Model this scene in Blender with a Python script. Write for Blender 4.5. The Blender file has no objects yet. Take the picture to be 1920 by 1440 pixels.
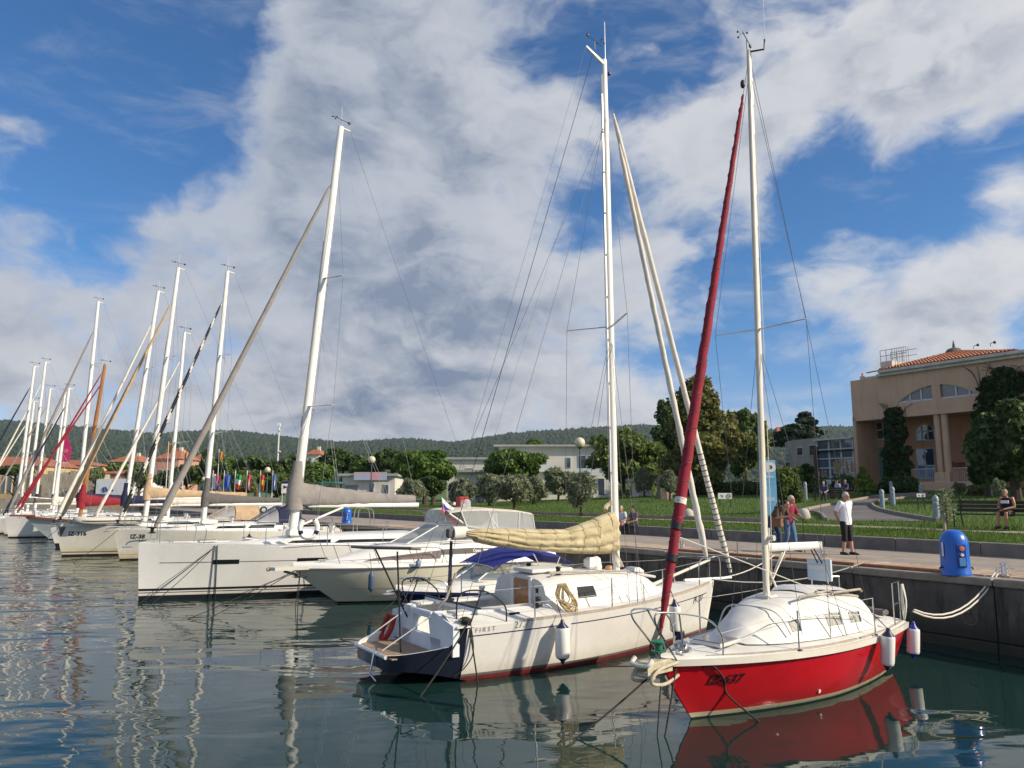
import bpy, bmesh, math, random
import numpy as np
from mathutils import Vector, Matrix
R = math.radians
rng = np.random.default_rng(7); random.seed(7)
SC = bpy.context.scene; COL = SC.collection

# ---------------------------------------------------------------- camera
F = 1440.0; HY = 930.0; H = 3.0                 # focal length (px of a 1920 px frame), horizon row, eye height above water
TILT = math.atan((HY - 720) / F)
cam = bpy.data.cameras.new('camera'); camo = bpy.data.objects.new('camera', cam); COL.objects.link(camo)
cam.sensor_width = 36; cam.lens = 36 * F / 1920; cam.clip_start = .1; cam.clip_end = 20000
camo.location = (0, 0, H); camo.rotation_euler = (R(90) + TILT, 0, 0); SC.camera = camo

# ---------------------------------------------------------------- sky, sun, exposure
SUN_EL = R(29); SX, SY = .95, -.31
SUN = Vector((SX, SY, 0)).normalized() * math.cos(SUN_EL) + Vector((0, 0, math.sin(SUN_EL)))
sl = bpy.data.lights.new('sun', 'SUN'); slo = bpy.data.objects.new('sun', sl); COL.objects.link(slo)
sl.energy = 5.0; sl.angle = R(.6); sl.color = (1, .87, .68)
slo.rotation_euler = SUN.to_track_quat('Z', 'Y').to_euler()
SC.view_settings.view_transform = 'Standard'; SC.view_settings.look = 'None'
SC.view_settings.gamma = 1; SC.view_settings.exposure = 0.24

class NT:
    """small helper for node trees"""
    def __init__(s, tree): s.t = tree; s.n = tree.nodes; s.l = tree.links
    def new(s, typ, **kw):
        n = s.n.new(typ)
        for k, v in kw.items():
            if k in ('op', 'operation'): n.operation = v
            elif hasattr(n, k) and not k[0].isdigit(): setattr(n, k, v)
        return n
    def put(s, sock, v):
        if isinstance(v, bpy.types.NodeSocket): s.l.new(v, sock)
        elif v is not None: sock.default_value = v
    def math(s, op, a, b=None, c=None, clamp=False):
        n = s.n.new('ShaderNodeMath'); n.operation = op; n.use_clamp = clamp
        for i, v in enumerate((a, b, c)):
            if v is not None: s.put(n.inputs[i], v)
        return n.outputs[0]
    def vmath(s, op, a, b=None, out=0):
        n = s.n.new('ShaderNodeVectorMath'); n.operation = op; s.put(n.inputs[0], a)
        if b is not None: s.put(n.inputs[1], b)
        return n.outputs[out]
    def noise(s, vec, scale, detail=4, rough=.5, dist=0, out=0):
        n = s.n.new('ShaderNodeTexNoise'); s.put(n.inputs['Vector'], vec); s.put(n.inputs['Scale'], scale)
        n.inputs['Detail'].default_value = detail; n.inputs['Roughness'].default_value = rough; n.inputs['Distortion'].default_value = dist
        return n.outputs[out]
    def ramp(s, fac, stops, interp='LINEAR'):
        n = s.n.new('ShaderNodeValToRGB'); s.put(n.inputs[0], fac); cr = n.color_ramp; cr.interpolation = interp
        while len(cr.elements) < len(stops): cr.elements.new(.5)
        for e, (p, c) in zip(cr.elements, stops):
            e.position = p; e.color = (c, c, c, 1) if isinstance(c, (int, float)) else (*c, 1)
        return n.outputs[0]
    def mix(s, fac, a, b, typ='MIX'):
        n = s.n.new('ShaderNodeMix'); n.data_type = 'RGBA'; n.blend_type = typ
        s.put(n.inputs[0], fac)
        for i, v in ((6, a), (7, b)):
            s.put(n.inputs[i], (*v, 1) if isinstance(v, tuple) and len(v) == 3 else v)
        return n.outputs[2]
    def mapr(s, v, a, b, c=0., d=1., smooth=True):
        n = s.n.new('ShaderNodeMapRange'); n.interpolation_type = 'SMOOTHSTEP' if smooth else 'LINEAR'
        for i, x in enumerate((v, a, b, c, d)): s.put(n.inputs[i], x)
        return n.outputs[0]

def pix_dir(px, py):
    x = (px - 960) / F; y = (720 - py) / F
    return Vector((x, math.cos(TILT) - y * math.sin(TILT), math.sin(TILT) + y * math.cos(TILT)))

def make_world():
    w = bpy.data.worlds.new('World'); SC.world = w; w.use_nodes = True
    T = NT(w.node_tree); T.n.clear()
    sky = T.new('ShaderNodeTexSky'); sky.sky_type = 'NISHITA'; sky.sun_disc = False
    sky.sun_elevation = SUN_EL; sky.sun_rotation = math.atan2(SX, SY); sky.altitude = 0
    sky.air_density = 1.0; sky.dust_density = .15; sky.ozone_density = 4.5
    tc = T.new('ShaderNodeTexCoord'); d = T.vmath('NORMALIZE', tc.outputs['Generated'])
    sep = T.new('ShaderNodeSeparateXYZ'); T.l.new(d, sep.inputs[0])
    z = T.math('MAXIMUM', sep.outputs[2], 0.0)
    den = T.math('ADD', z, .30)
    cx = T.math('DIVIDE', sep.outputs[0], den); cy = T.math('DIVIDE', sep.outputs[1], den)
    com = T.new('ShaderNodeCombineXYZ'); T.l.new(cx, com.inputs[0]); T.l.new(cy, com.inputs[1]); com.inputs[2].default_value = 3.7
    v = com.outputs[0]
    ms = T.new('ShaderNodeMapping'); T.l.new(d, ms.inputs[0]); ms.inputs['Scale'].default_value = (1, 1, 1.7); ms.inputs['Rotation'].default_value = (0, R(14), 0); ms.inputs['Location'].default_value = (2.3, .4, 1.1)
    q = ms.outputs[0]
    warp = T.vmath('SCALE', T.vmath('SUBTRACT', T.noise(q, 4.5, 4, .55, 0, 1), (.5, .5, .5))); warp.node.inputs['Scale'].default_value = .16
    v2 = T.vmath('ADD', q, warp)
    nA = T.noise(v, 1.4, 3, .5); nB = T.noise(v2, 5.4, 11, .57)
    dens = T.math('ADD', T.math('MULTIPLY', nA, .30), T.math('MULTIPLY', nB, .70))
    # where the cloud field of this day is thick and thin (soft lobes in the sky's own directions)
    lobes = [(20, 20, 19, -.17), (330, 40, 10, -.07), (60, 400, 8, -.07), (1200, 110, 6, -.10), (1010, 20, 6, -.06), (1640, 350, 8, -.12), (1400, 435, 7, -.08), (1540, 770, 9, -.13), (1180, 700, 5, -.06),
             (20, 740, 7, -.06), (700, 300, 17, .08), (560, 560, 16, .07), (150, 600, 9, .09), (640, 720, 12, .08), (1250, 520, 7, .07), (1660, 585, 8, .14), (900, 690, 6, .09), (1460, 190, 11, .08), (1860, 90, 10, .10), (60, 310, 6, .10), (1830, 410, 6, .06), (930, 640, 8, .06), (960, 440, 9, .05)]
    tot = dens
    for px, py, deg, a in lobes:
        c = pix_dir(px, py).normalized()
        dt = T.vmath('DOT_PRODUCT', d, tuple(c), 1)
        g = T.mapr(dt, math.cos(R(deg)), 1.0, 0., a)
        tot = T.math('ADD', tot, g)
    tot = T.math('ADD', tot, T.mapr(z, .02, .20, .055, 0.))
    cov = T.mapr(tot, .415, .575)
    mw = T.new('ShaderNodeMapping'); T.l.new(d, mw.inputs[0]); mw.inputs['Rotation'].default_value = (0, R(-38), 0); mw.inputs['Scale'].default_value = (2.2, 2, 9)
    cov = T.math('MAXIMUM', cov, T.mapr(T.noise(mw.outputs[0], 2.2, 8, .6, .6),   .48, .80, 0., .42))
    # cloud light: thick middles go grey, edges towards the sun stay white
    off = T.vmath('ADD', v2, (SX * .035, SY * .035, .045))
    nS = T.noise(off, 5.4, 7, .57)
    lit = T.mapr(T.math('SUBTRACT', nB, nS), -.14, .14)
    thick = T.mapr(T.math('ADD', tot, T.math('MULTIPLY', T.math('SUBTRACT', T.noise(v2, 9, 7, .6), .5), .30)), .46, .74)
    low = T.mapr(z, .03, .32)
    right = T.mapr(T.vmath('DOT_PRODUCT', d, tuple(Vector((SX, SY, 0)).normalized()), 1), -.75, .45)   # brighter towards the sun's side
    grey = T.mix(low, (.15, .21, .33), (.26, .32, .44)); grey = T.mix(right, grey, (.38, .43, .53))
    white = T.mix(low, (.80, .78, .78), (.60, .64, .72)); white = T.mix(right, white, (.86, .86, .87))
    shade = T.math('MULTIPLY', thick, T.math('SUBTRACT', 1.25, T.math('MULTIPLY', lit, 1.05)), clamp=True)
    ccol = T.mix(shade, white, grey)
    skyc = T.new('ShaderNodeVectorMath', operation='MULTIPLY'); T.l.new(sky.outputs[0], skyc.inputs[0]); T.l.new(T.mix(T.mapr(z, .0, .28), (.80, .86, 1.10), (.50, .83, 1.06)), skyc.inputs[1])
    # Background strength is 0.135: bring cloud radiance to the same scale as the sky texture
    cl = T.new('ShaderNodeVectorMath', operation='SCALE'); T.l.new(ccol, cl.inputs[0]); cl.inputs['Scale'].default_value = 1 / .135
    hz = T.mapr(z, .0, .10, .60, 1.0)
    fin = T.mix(T.math('MULTIPLY', cov, T.math('MULTIPLY', hz, .96)), skyc.outputs[0], cl.outputs[0])
    bg = T.new('ShaderNodeBackground'); T.l.new(fin, bg.inputs[0]); bg.inputs[1].default_value = 0.102
    out = T.new('ShaderNodeOutputWorld'); T.l.new(bg.outputs[0], out.inputs[0])
    w.cycles.sampling_method = 'MANUAL'; w.cycles.sample_map_resolution = 512
make_world()

# ---------------------------------------------------------------- the quay frame: u runs along the quay edge (away), n points out over the water
def ray(px, py): return pix_dir(px, py)
def W(px, py, z):
    d = ray(px, py); k = (z - H) / d.z; return Vector((d.x * k, d.y * k, z))
def D(px, py, Y):
    d = ray(px, py); k = Y / d.y; return Vector((d.x * k, Y, H + d.z * k))
ZQ = 1.4
O = Vector((9.6409, 14.9396, 0)); U = Vector((-.54054, .84132, 0)); N = Vector((-.84132, -.54054, 0))
ANG_N = math.atan2(N.y, N.x); ANG_U = math.atan2(U.y, U.x)
def P(u, n, z=0.): return O + U * u + N * n + Vector((0, 0, z))
def UN(p):
    q = Vector((p[0], p[1], 0)) - O; return q.dot(U), q.dot(N)
def zg(u, n):
    """height of the land"""
    if n > -6.25: return ZQ
    if n > -9: return 1.72 + (-6.25 - n) / 2.75 * .16
    if n > -10.3: return 1.89
    k = 1.0 if u < 44 else max(.25, 1 - (u - 44) / 36 * .75)
    z = 1.92 + k * (.042 * min(-10.3 - n, 24) + .055 * max(0, min(-34.3 - n, 34)))
    if n < -75: z += min(-75 - n, 400) * .03
    return z
def G(px, py):
    """where a pixel's ray meets the land"""
    d = ray(px, py); lo = 16.
    prev = None
    for i in range(2400):
        Y = lo + i * .1; p = D(px, py, Y); u, n = UN(p)
        if p.z <= zg(u, n) and n < -5: return Vector((p.x, p.y, zg(u, n)))
    p = D(px, py, 90); u, n = UN(p); p.z = zg(u, n); return p

# ---------------------------------------------------------------- materials
MATS = {}
def mat(name, col, rough=.5, metal=0., var=.0, scale=6., bump=0., bscale=40., coat=0., spec=.5, col2=None, emit=None, streak=0., grime=None):
    if name in MATS: return MATS[name]
    m = bpy.data.materials.new(name); m.use_nodes = True; T = NT(m.node_tree)
    b = T.n['Principled BSDF']; b.inputs['Roughness'].default_value = rough; b.inputs['Metallic'].default_value = metal
    b.inputs['Coat Weight'].default_value = coat; b.inputs['Coat Roughness'].default_value = .08; b.inputs['Specular IOR Level'].default_value = spec
    c = (*col, 1); tc = T.new('ShaderNodeTexCoord')
    if var or col2:
        f = T.noise(tc.outputs['Object'], scale, 5, .6)
        f = T.mapr(f, .3, .7)
        c2 = col2 if col2 else tuple(x * (1 - var) for x in col)
        cc = T.mix(f, col, c2)
        if streak:                                                             # run-off stains
            mp = T.new('ShaderNodeMapping'); T.l.new(tc.outputs['Object'], mp.inputs[0]); mp.inputs['Scale'].default_value = (1.6, 1.6, .10)
            cc = T.mix(T.mapr(T.noise(mp.outputs[0], 2.2, 6, .65), .50, .74, 0., streak), cc, tuple(x * .38 for x in col))
        if grime:                                                              # dirt line above the water
            sp = T.new('ShaderNodeSeparateXYZ'); T.l.new(tc.outputs['Object'], sp.inputs[0]); g = T.math('ADD', sp.outputs[2], T.math('MULTIPLY', T.math('SUBTRACT', T.noise(tc.outputs['Object'], 3.5, 5, .65), .5), .35))
            cc = T.mix(T.mapr(g, .05, grime[1], grime[2], 0.), cc, grime[0])
        T.l.new(cc, b.inputs['Base Color'])
        if grime: T.l.new(T.mapr(T.noise(tc.outputs['Object'], 2.5, 6, .7), .35, .75, rough * .7, rough * 1.9), b.inputs['Roughness'])
    else: b.inputs['Base Color'].default_value = c
    if bump:
        bn = T.new('ShaderNodeBump'); bn.inputs['Strength'].default_value = bump; bn.inputs['Distance'].default_value = .02
        T.l.new(T.noise(tc.outputs['Object'], bscale, 5, .6), bn.inputs['Height']); T.l.new(bn.outputs[0], b.inputs['Normal'])
    if emit: b.inputs['Emission Color'].default_value = (*emit[:3], 1); b.inputs['Emission Strength'].default_value = emit[3]
    MATS[name] = m; return m
def leafmat(name, c1, c2, rough=.6, trans=.25):
    if name in MATS: return MATS[name]
    m = bpy.data.materials.new(name); m.use_nodes = True; T = NT(m.node_tree); b = T.n['Principled BSDF']
    g = T.new('ShaderNodeNewGeometry'); T.l.new(T.mix(g.outputs['Random Per Island'], c1, c2), b.inputs['Base Color'])
    b.inputs['Roughness'].default_value = rough; b.inputs['Specular IOR Level'].default_value = .3
    tr = T.new('ShaderNodeBsdfTranslucent'); T.l.new(T.mix(.5, tuple(x * 1.5 for x in c1), tuple(x * 1.6 for x in c2)), tr.inputs[0])
    ms = T.new('ShaderNodeMixShader'); ms.inputs[0].default_value = trans
    T.l.new(b.outputs[0], ms.inputs[1]); T.l.new(tr.outputs[0], ms.inputs[2]); T.l.new(ms.outputs[0], T.n['Material Output'].inputs[0])
    MATS[name] = m; return m
def glassmat(name, col=(.6, .7, .75), alpha=.35, rough=.05):
    if name in MATS: return MATS[name]
    m = mat(name, col, rough); b = m.node_tree.nodes['Principled BSDF']; b.inputs['Alpha'].default_value = alpha; return m

# ---------------------------------------------------------------- mesh builder
class MB:
    def __init__(s): s.v = []; s.f = []; s.m = []
    def add(s, vs, fs, m=0):
        o = len(s.v); s.v += [tuple(v) for v in vs]; s.f += [tuple(i + o for i in f) for f in fs]; s.m += [m] * len(fs); return s
    def box(s, c, d, m=0, rz=0., bev=0., M=None):
        x, y, z = d[0] / 2, d[1] / 2, d[2] / 2
        if bev:
            b = min(bev, x * .49, y * .49, z * .49); vs = []; fs = []
            for sz, zz in ((-1, -z), (-1, -z + b), (1, z - b), (1, z)):
                inset = b if abs(zz) == z else 0
                for (sx, sy) in ((-1, -1), (1, -1), (1, 1), (-1, 1)):
                    vs.append((sx * (x - inset), sy * (y - inset), zz))
            for k in range(3):
                for i in range(4): j = (i + 1) % 4; fs.append((k * 4 + i, k * 4 + j, k * 4 + 4 + j, k * 4 + 4 + i))
            fs += [(3, 2, 1, 0), (12, 13, 14, 15)]
        else:
            vs = [(sx * x, sy * y, sz * z) for sz in (-1, 1) for sx, sy in ((-1, -1), (1, -1), (1, 1), (-1, 1))]
            fs = [(3, 2, 1, 0), (4, 5, 6, 7), (0, 1, 5, 4), (1, 2, 6, 5), (2, 3, 7, 6), (3, 0, 4, 7)]
        if M is not None: vs = [tuple(M @ Vector(v)) for v in vs]
        else:
            ca, sa = math.cos(rz), math.sin(rz); vs = [(c[0] + a * ca - b_ * sa, c[1] + a * sa + b_ * ca, c[2] + e) for a, b_, e in vs]
        return s.add(vs, fs, m)
    def rings(s, rs, m=0, caps=True, closed=True):
        """rs: list of rings (equal length lists of points)"""
        n = len(rs[0]); vs = [p for r in rs for p in r]; fs = []
        for k in range(len(rs) - 1):
            for i in range(n if closed else n - 1):
                j = (i + 1) % n; fs.append((k * n + i, k * n + j, (k + 1) * n + j, (k + 1) * n + i))
        if caps and closed: fs.append(tuple(range(n - 1, -1, -1))); fs.append(tuple((len(rs) - 1) * n + i for i in range(n)))
        return s.add(vs, fs, m)
    def tube(s, pts, r, seg=8, m=0, caps=True, flat=None, mfun=None):
        pts = [Vector(p) for p in pts]; n = len(pts); rr = r if isinstance(r, (list, tuple)) else [r] * n
        d0 = (pts[1] - pts[0]).normalized(); up = Vector((0, 0, 1)) if abs(d0.z) < .9 else Vector((1, 0, 0))
        a = d0.cross(up).normalized(); rs = []
        for i, p in enumerate(pts):
            d = (pts[min(i + 1, n - 1)] - pts[max(i - 1, 0)])
            if d.length < 1e-9: d = d0
            d.normalize(); a = a - d * a.dot(d)
            if a.length < 1e-6: a = d.orthogonal()
            a.normalize(); b = d.cross(a)
            fa, fb = (1, 1) if flat is None else flat
            rs.append([p + (a * math.cos(t) * fa + b * math.sin(t) * fb) * rr[i] for t in [2 * math.pi * k / seg for k in range(seg)]])
        o = len(s.m); s.rings(rs, m, caps)
        if mfun:
            for k in range(n - 1):
                for i in range(seg): s.m[o + k * seg + i] = mfun(k, i)
        return s
    def lathe(s, prof, seg=16, m=0, c=(0, 0, 0), axis=None, mf=None):
        """prof: list of (r, z)"""
        M = Matrix.Translation(c) if axis is None else Matrix.Translation(c) @ Vector(axis).to_track_quat('Z', 'Y').to_matrix().to_4x4()
        o = len(s.m)
        rs = [[tuple(M @ Vector((r * math.cos(2 * math.pi * k / seg), r * math.sin(2 * math.pi * k / seg), z))) for k in range(seg)] for r, z in prof]
        s.rings(rs, m)
        if mf:
            for k in range(len(prof) - 1):
                for i in range(seg): s.m[o + k * seg + i] = mf[k]
        return s
    def ball(s, c, r, seg=10, m=0):
        rx, ry, rz = r if isinstance(r, (tuple, list)) else (r, r, r)
        rs = [[(c[0] + rx * max(math.sin(a), .02) * math.cos(2 * math.pi * k / seg), c[1] + ry * max(math.sin(a), .02) * math.sin(2 * math.pi * k / seg), c[2] - rz * math.cos(a)) for k in range(seg)] for a in [math.pi * i / (seg // 2 + 1) for i in range(seg // 2 + 2)]]
        return s.rings(rs, m)
    def prism(s, poly, ext, m=0):
        """poly: 3D points of one face; ext: vector"""
        n = len(poly); e = Vector(ext); vs = [tuple(p) for p in poly] + [tuple(Vector(p) + e) for p in poly]
        fs = [tuple(range(n - 1, -1, -1)), tuple(range(n, 2 * n))] + [(i, (i + 1) % n, n + (i + 1) % n, n + i) for i in range(n)]
        return s.add(vs, fs, m)
    def mesh(s, name, mats, smooth=True, ang=38):
        me = bpy.data.meshes.new(name); me.from_pydata(s.v, [], s.f)
        ms = mats if isinstance(mats, (list, tuple)) else [mats]
        for m in ms: me.materials.append(m)
        if len(ms) > 1: me.polygons.foreach_set('material_index', s.m)
        me.polygons.foreach_set('use_smooth', [smooth] * len(me.polygons))
        if smooth: me.set_sharp_from_angle(angle=R(ang))
        me.update(); return me
    def build(s, name, mats, parent=None, smooth=True, ang=38, loc=None, fixn=False):
        me = s.mesh(name, mats, smooth, ang)
        if fixn:
            bm = bmesh.new(); bm.from_mesh(me); bmesh.ops.recalc_face_normals(bm, faces=bm.faces); bm.to_mesh(me); bm.free()
        return link(name, me, parent, loc)
def link(name, me, parent=None, loc=None, rz=0.):
    o = bpy.data.objects.new(name, me); COL.objects.link(o)
    if parent: o.parent = parent
    if loc is not None: o.location = loc
    if rz: o.rotation_euler = (0, 0, rz)
    return o
def tag(o, label=None, cat=None, group=None, kind=None):
    if label: o['label'] = label
    if cat: o['category'] = cat
    if group: o['group'] = group
    if kind: o['kind'] = kind
    return o
def thing(name, label, cat, loc=(0, 0, 0), rz=0., group=None):
    o = bpy.data.objects.new(name, None); COL.objects.link(o); o.empty_display_size = .2
    o.location = loc; o.rotation_euler = (0, 0, rz); return tag(o, label, cat, group)
def struct(o): o['kind'] = 'structure'; return o
def copy_tree(o, parent=None):
    c = o.copy(); COL.objects.link(c); c.parent = parent
    for ch in list(o.children): copy_tree(ch, c)
    return c
def tube(name, pts, r, m, parent=None, seg=6, **k): return MB().tube(pts, r, seg, **k).build(name, m, parent)
def sag(a, b, drop, n=12):
    a = Vector(a); b = Vector(b); return [a.lerp(b, i / n) - Vector((0, 0, drop * 4 * (i / n) * (1 - i / n))) for i in range(n + 1)]
def bez(pts, n=8):
    """smooth curve through the points"""
    P_ = [Vector(p) for p in pts]; P_ = [P_[0]] + P_ + [P_[-1]]; out = []
    for i in range(1, len(P_) - 2):
        for k in range(n):
            t = k / n; a, b, c, d = P_[i - 1:i + 3]
            out.append(.5 * ((2 * b) + (c - a) * t + (2 * a - 5 * b + 4 * c - d) * t * t + (3 * b - a - 3 * c + d) * t ** 3))
    out.append(P_[-2]); return out
def text_mesh(txt, size, shear=0., bold=0.):
    cu = bpy.data.curves.new('t', 'FONT'); cu.body = txt; cu.size = size; cu.shear = shear; cu.offset = bold; cu.resolution_u = 3
    o = bpy.data.objects.new('t', cu); COL.objects.link(o); dg = bpy.context.evaluated_depsgraph_get()
    me = o.evaluated_get(dg).to_mesh(); vs = [tuple(v.co) for v in me.vertices]; fs = [tuple(p.vertices) for p in me.polygons]
    o.evaluated_get(dg).to_mesh_clear(); bpy.data.objects.remove(o); bpy.data.curves.remove(cu); return vs, fs
def text_on(name, txt, size, fn, m, parent=None, shear=0., bold=0.):
    """fn maps text (x, y) to a 3D point"""
    vs, fs = text_mesh(txt, size, shear, bold); b = MB(); b.add([fn(x, y) for x, y, _ in vs], fs); return b.build(name, m, parent, smooth=False)

# shared colours
M_white = mat('gelcoat_white', (.79, .775, .735), .22, var=.07, scale=1.3, coat=.3, grime=((.46, .40, .28), .36, .5), streak=.07)
M_white2 = mat('gelcoat_cream', (.72, .69, .60), .25, var=.12, scale=1.1, coat=.3, grime=((.44, .37, .22), .55, .75), streak=.12)
M_deck = mat('deck_white', (.72, .71, .67), .55, var=.16, scale=2.2, bump=.15, bscale=120)
M_deckb = mat('deck_blue_white', (.70, .75, .80), .5, var=.10, scale=2.5, bump=.12, bscale=110)
M_red = mat('hull_red', (.60, .008, .018), .14, var=.16, scale=1.4, coat=.5, grime=((.34, .02, .02), .5, .5), streak=.14)
M_anti = mat('antifouling_black', (.012, .013, .02), .5, var=.3)
M_antired = mat('antifouling_red', (.16, .02, .02), .55, var=.3)
M_navy = mat('navy', (.012, .018, .07), .35)
M_black = mat('black', (.012, .012, .013), .45)
M_rub = mat('rubber', (.02, .02, .022), .75)
M_steel = mat('stainless', (.62, .62, .60), .22, 1.)
M_alu = mat('aluminium', (.72, .71, .68), .38, .35, var=.1)
M_mastw = mat('mast_paint', (.80, .79, .75), .35, var=.08, scale=2)
M_mastc = mat('mast_cream', (.70, .66, .55), .4, var=.15, scale=2)
M_wire = mat('rig_wire', (.10, .10, .10), .6, .0)
M_wirel = mat('rig_wire_light', (.5, .5, .48), .4, .4)
M_ropew = mat('rope_white', (.66, .63, .55), .8, bump=.3, bscale=90)
M_ropek = mat('rope_black', (.018, .018, .018), .8)
M_ropey = mat('rope_ochre', (.45, .33, .12), .8, col2=(.30, .25, .18), scale=30)
M_teak = mat('teak', (.34, .24, .15), .65, col2=(.24, .16, .10), scale=18, bump=.2)
M_teakg = mat('teak_grey', (.44, .38, .31), .75, col2=(.32, .28, .23), scale=14, bump=.2)
M_wood = mat('varnished_wood', (.40, .17, .04), .25, col2=(.28, .10, .025), scale=9, coat=.5)
M_dark = mat('dark_acrylic', (.012, .013, .016), .08, coat=.4)
M_smoke = mat('smoked_hatch', (.20, .16, .14), .12, coat=.6, var=.2)
M_bluec = mat('canvas_blue', (.012, .02, .22), .8, var=.25, scale=5, bump=.25, bscale=14)
M_navyc = mat('canvas_navy', (.012, .016, .06), .85, var=.25, scale=5, bump=.2, bscale=12)
M_greyc = mat('canvas_grey', (.27, .25, .235), .9, var=.2, scale=4, bump=.35, bscale=9)
M_dgreyc = mat('canvas_dark_grey', (.13, .125, .12), .9, var=.2, scale=4, bump=.35, bscale=9)
M_tanc = mat('canvas_tan', (.50, .36, .22), .9, var=.2, scale=4, bump=.3, bscale=9)
M_redc = mat('canvas_red', (.28, .014, .03), .85, var=.3, scale=5, bump=.4, bscale=10)
M_sail = mat('sailcloth_cream', (.54, .47, .30), .85, col2=(.42, .35, .20), scale=3.5, bump=.9, bscale=7)
M_sailw = mat('sailcloth_white', (.72, .68, .60), .85, var=.15, scale=4, bump=.35, bscale=9)
M_clear = glassmat('clear_vinyl', (.72, .74, .75), .42, .12)
M_tint = glassmat('tinted_screen', (.25, .29, .32), .62, .05)
M_plas = mat('white_plastic', (.78, .77, .74), .35)
# ================================================================ THE SETTING
# ---- water
def water():
    m = bpy.data.materials.new('harbour_water'); m.use_nodes = True; T = NT(m.node_tree); b = T.n['Principled BSDF']
    b.inputs['Base Color'].default_value = (.009, .031, .028, 1); b.inputs['Roughness'].default_value = .015; b.inputs['IOR'].default_value = 1.333
    g = T.new('ShaderNodeNewGeometry'); pos = g.outputs['Position']
    mp = T.new('ShaderNodeMapping'); T.l.new(pos, mp.inputs[0]); mp.inputs['Rotation'].default_value = (0, 0, R(-14)); mp.inputs['Scale'].default_value = (.62, 1.35, 1)
    p = mp.outputs[0]
    # patches of livelier and calmer water; calm in the lee of the hulls near the quay
    patch = T.mapr(T.noise(pos, .11, 2, .5), .38, .68, .35, 1.0)
    sp = T.new('ShaderNodeSeparateXYZ'); T.l.new(pos, sp.inputs[0])
    calm = T.mapr(sp.outputs[0], -20.0, 3.0, 2.3, .70)
    h1 = T.noise(p, .62, 2, .4, .6); h2 = T.noise(p, 2.3, 2, .5, .5); h3 = T.noise(p, 6.5, 2, .5, .3)
    h = T.math('ADD', T.math('MULTIPLY', h1, .072), T.math('ADD', T.math('MULTIPLY', h2, .0062), T.math('MULTIPLY', h3, .00035)))
    h = T.math('MULTIPLY', h, T.math('MULTIPLY', patch, calm))
    bn = T.new('ShaderNodeBump'); bn.inputs['Strength'].default_value = 1.; bn.inputs['Distance'].default_value = 1.
    T.l.new(h, bn.inputs['Height']); T.l.new(bn.outputs[0], b.inputs['Normal'])
    mb = MB(); pts = [P(-60, .05, 0), P(150, .05, 0), P(150, 200, 0), P(-60, 200, 0)]
    mb.add(pts, [(0, 1, 2, 3)]); struct(mb.build('water', m, smooth=False))
    bed = mat('harbour_bed', (.03, .045, .04), .9)
    struct(MB().add([p_ - Vector((0, 0, 3.5)) for p_ in pts], [(0, 1, 2, 3)]).build('harbour_bed', bed, smooth=False))
water()

# ---- land
def surf_mat(name, build):
    m = bpy.data.materials.new(name); m.use_nodes = True; T = NT(m.node_tree); b = T.n['Principled BSDF']
    g = T.new('ShaderNodeNewGeometry'); build(T, b, g.outputs['Position']); MATS[name] = m; return m
def _lawn(T, b, pos):
    n1 = T.noise(pos, .22, 4, .6); n2 = T.noise(pos, 2.6, 5, .65); n3 = T.noise(pos, 14, 3, .6)
    c = T.mix(T.mapr(n1, .35, .65), (.060, .125, .022), (.085, .150, .028)); c = T.mix(T.mapr(n2, .5, .75), c, (.115, .150, .045))
    c = T.mix(T.mapr(n3, .5, .8, 0., .5), c, (.035, .075, .014)); c = T.mix(T.mapr(T.noise(pos, .45, 5, .7), .56, .74, 0., .6), c, (.16, .15, .07)); T.l.new(c, b.inputs['Base Color']); b.inputs['Roughness'].default_value = .95
    bn = T.new('ShaderNodeBump'); bn.inputs['Strength'].default_value = .8; bn.inputs['Distance'].default_value = .08; T.l.new(n3, bn.inputs['Height']); T.l.new(bn.outputs[0], b.inputs['Normal'])
M_lawn = surf_mat('lawn_ground', _lawn)
def _paving(T, b, pos):
    mp = T.new('ShaderNodeMapping'); T.l.new(pos, mp.inputs[0]); mp.inputs['Rotation'].default_value = (0, 0, -ANG_U)
    br = T.new('ShaderNodeTexBrick'); T.l.new(mp.outputs[0], br.inputs['Vector']); br.inputs['Scale'].default_value = 1.; br.inputs['Brick Width'].default_value = 1.2; br.inputs['Row Height'].default_value = .6
    br.inputs['Mortar Size'].default_value = .012; br.inputs['Color1'].default_value = (.29, .245, .205, 1); br.inputs['Color2'].default_value = (.35, .30, .25, 1); br.inputs['Mortar'].default_value = (.16, .13, .11, 1)
    n = T.noise(pos, 1.3, 5, .65); c = T.mix(T.mapr(n, .4, .75, 0., .55), br.outputs[0], (.20, .165, .14)); T.l.new(c, b.inputs['Base Color']); b.inputs['Roughness'].default_value = .85
    bn = T.new('ShaderNodeBump'); bn.inputs['Strength'].default_value = .4; bn.inputs['Distance'].default_value = .01; T.l.new(T.noise(pos, 30, 4, .6), bn.inputs['Height']); T.l.new(bn.outputs[0], b.inputs['Normal'])
M_pave = surf_mat('paving', _paving)
def _asph(T, b, pos):
    n = T.noise(pos, .7, 5, .6); f = T.noise(pos, 60, 2, .5)
    c = T.mix(T.mapr(n, .35, .7), (.11, .10, .10), (.16, .145, .135)); c = T.mix(T.mapr(f, .5, .8, 0, .4), c, (.05, .05, .05)); T.l.new(c, b.inputs['Base Color']); b.inputs['Roughness'].default_value = .9
M_asph = surf_mat('asphalt', _asph)
def _pathm(T, b, pos):
    n = T.noise(pos, 1.5, 5, .6); T.l.new(T.mix(T.mapr(n, .35, .7), (.36, .30, .23), (.27, .22, .18)), b.inputs['Base Color']); b.inputs['Roughness'].default_value = .9
M_path = surf_mat('path_paving', _pathm)
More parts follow.
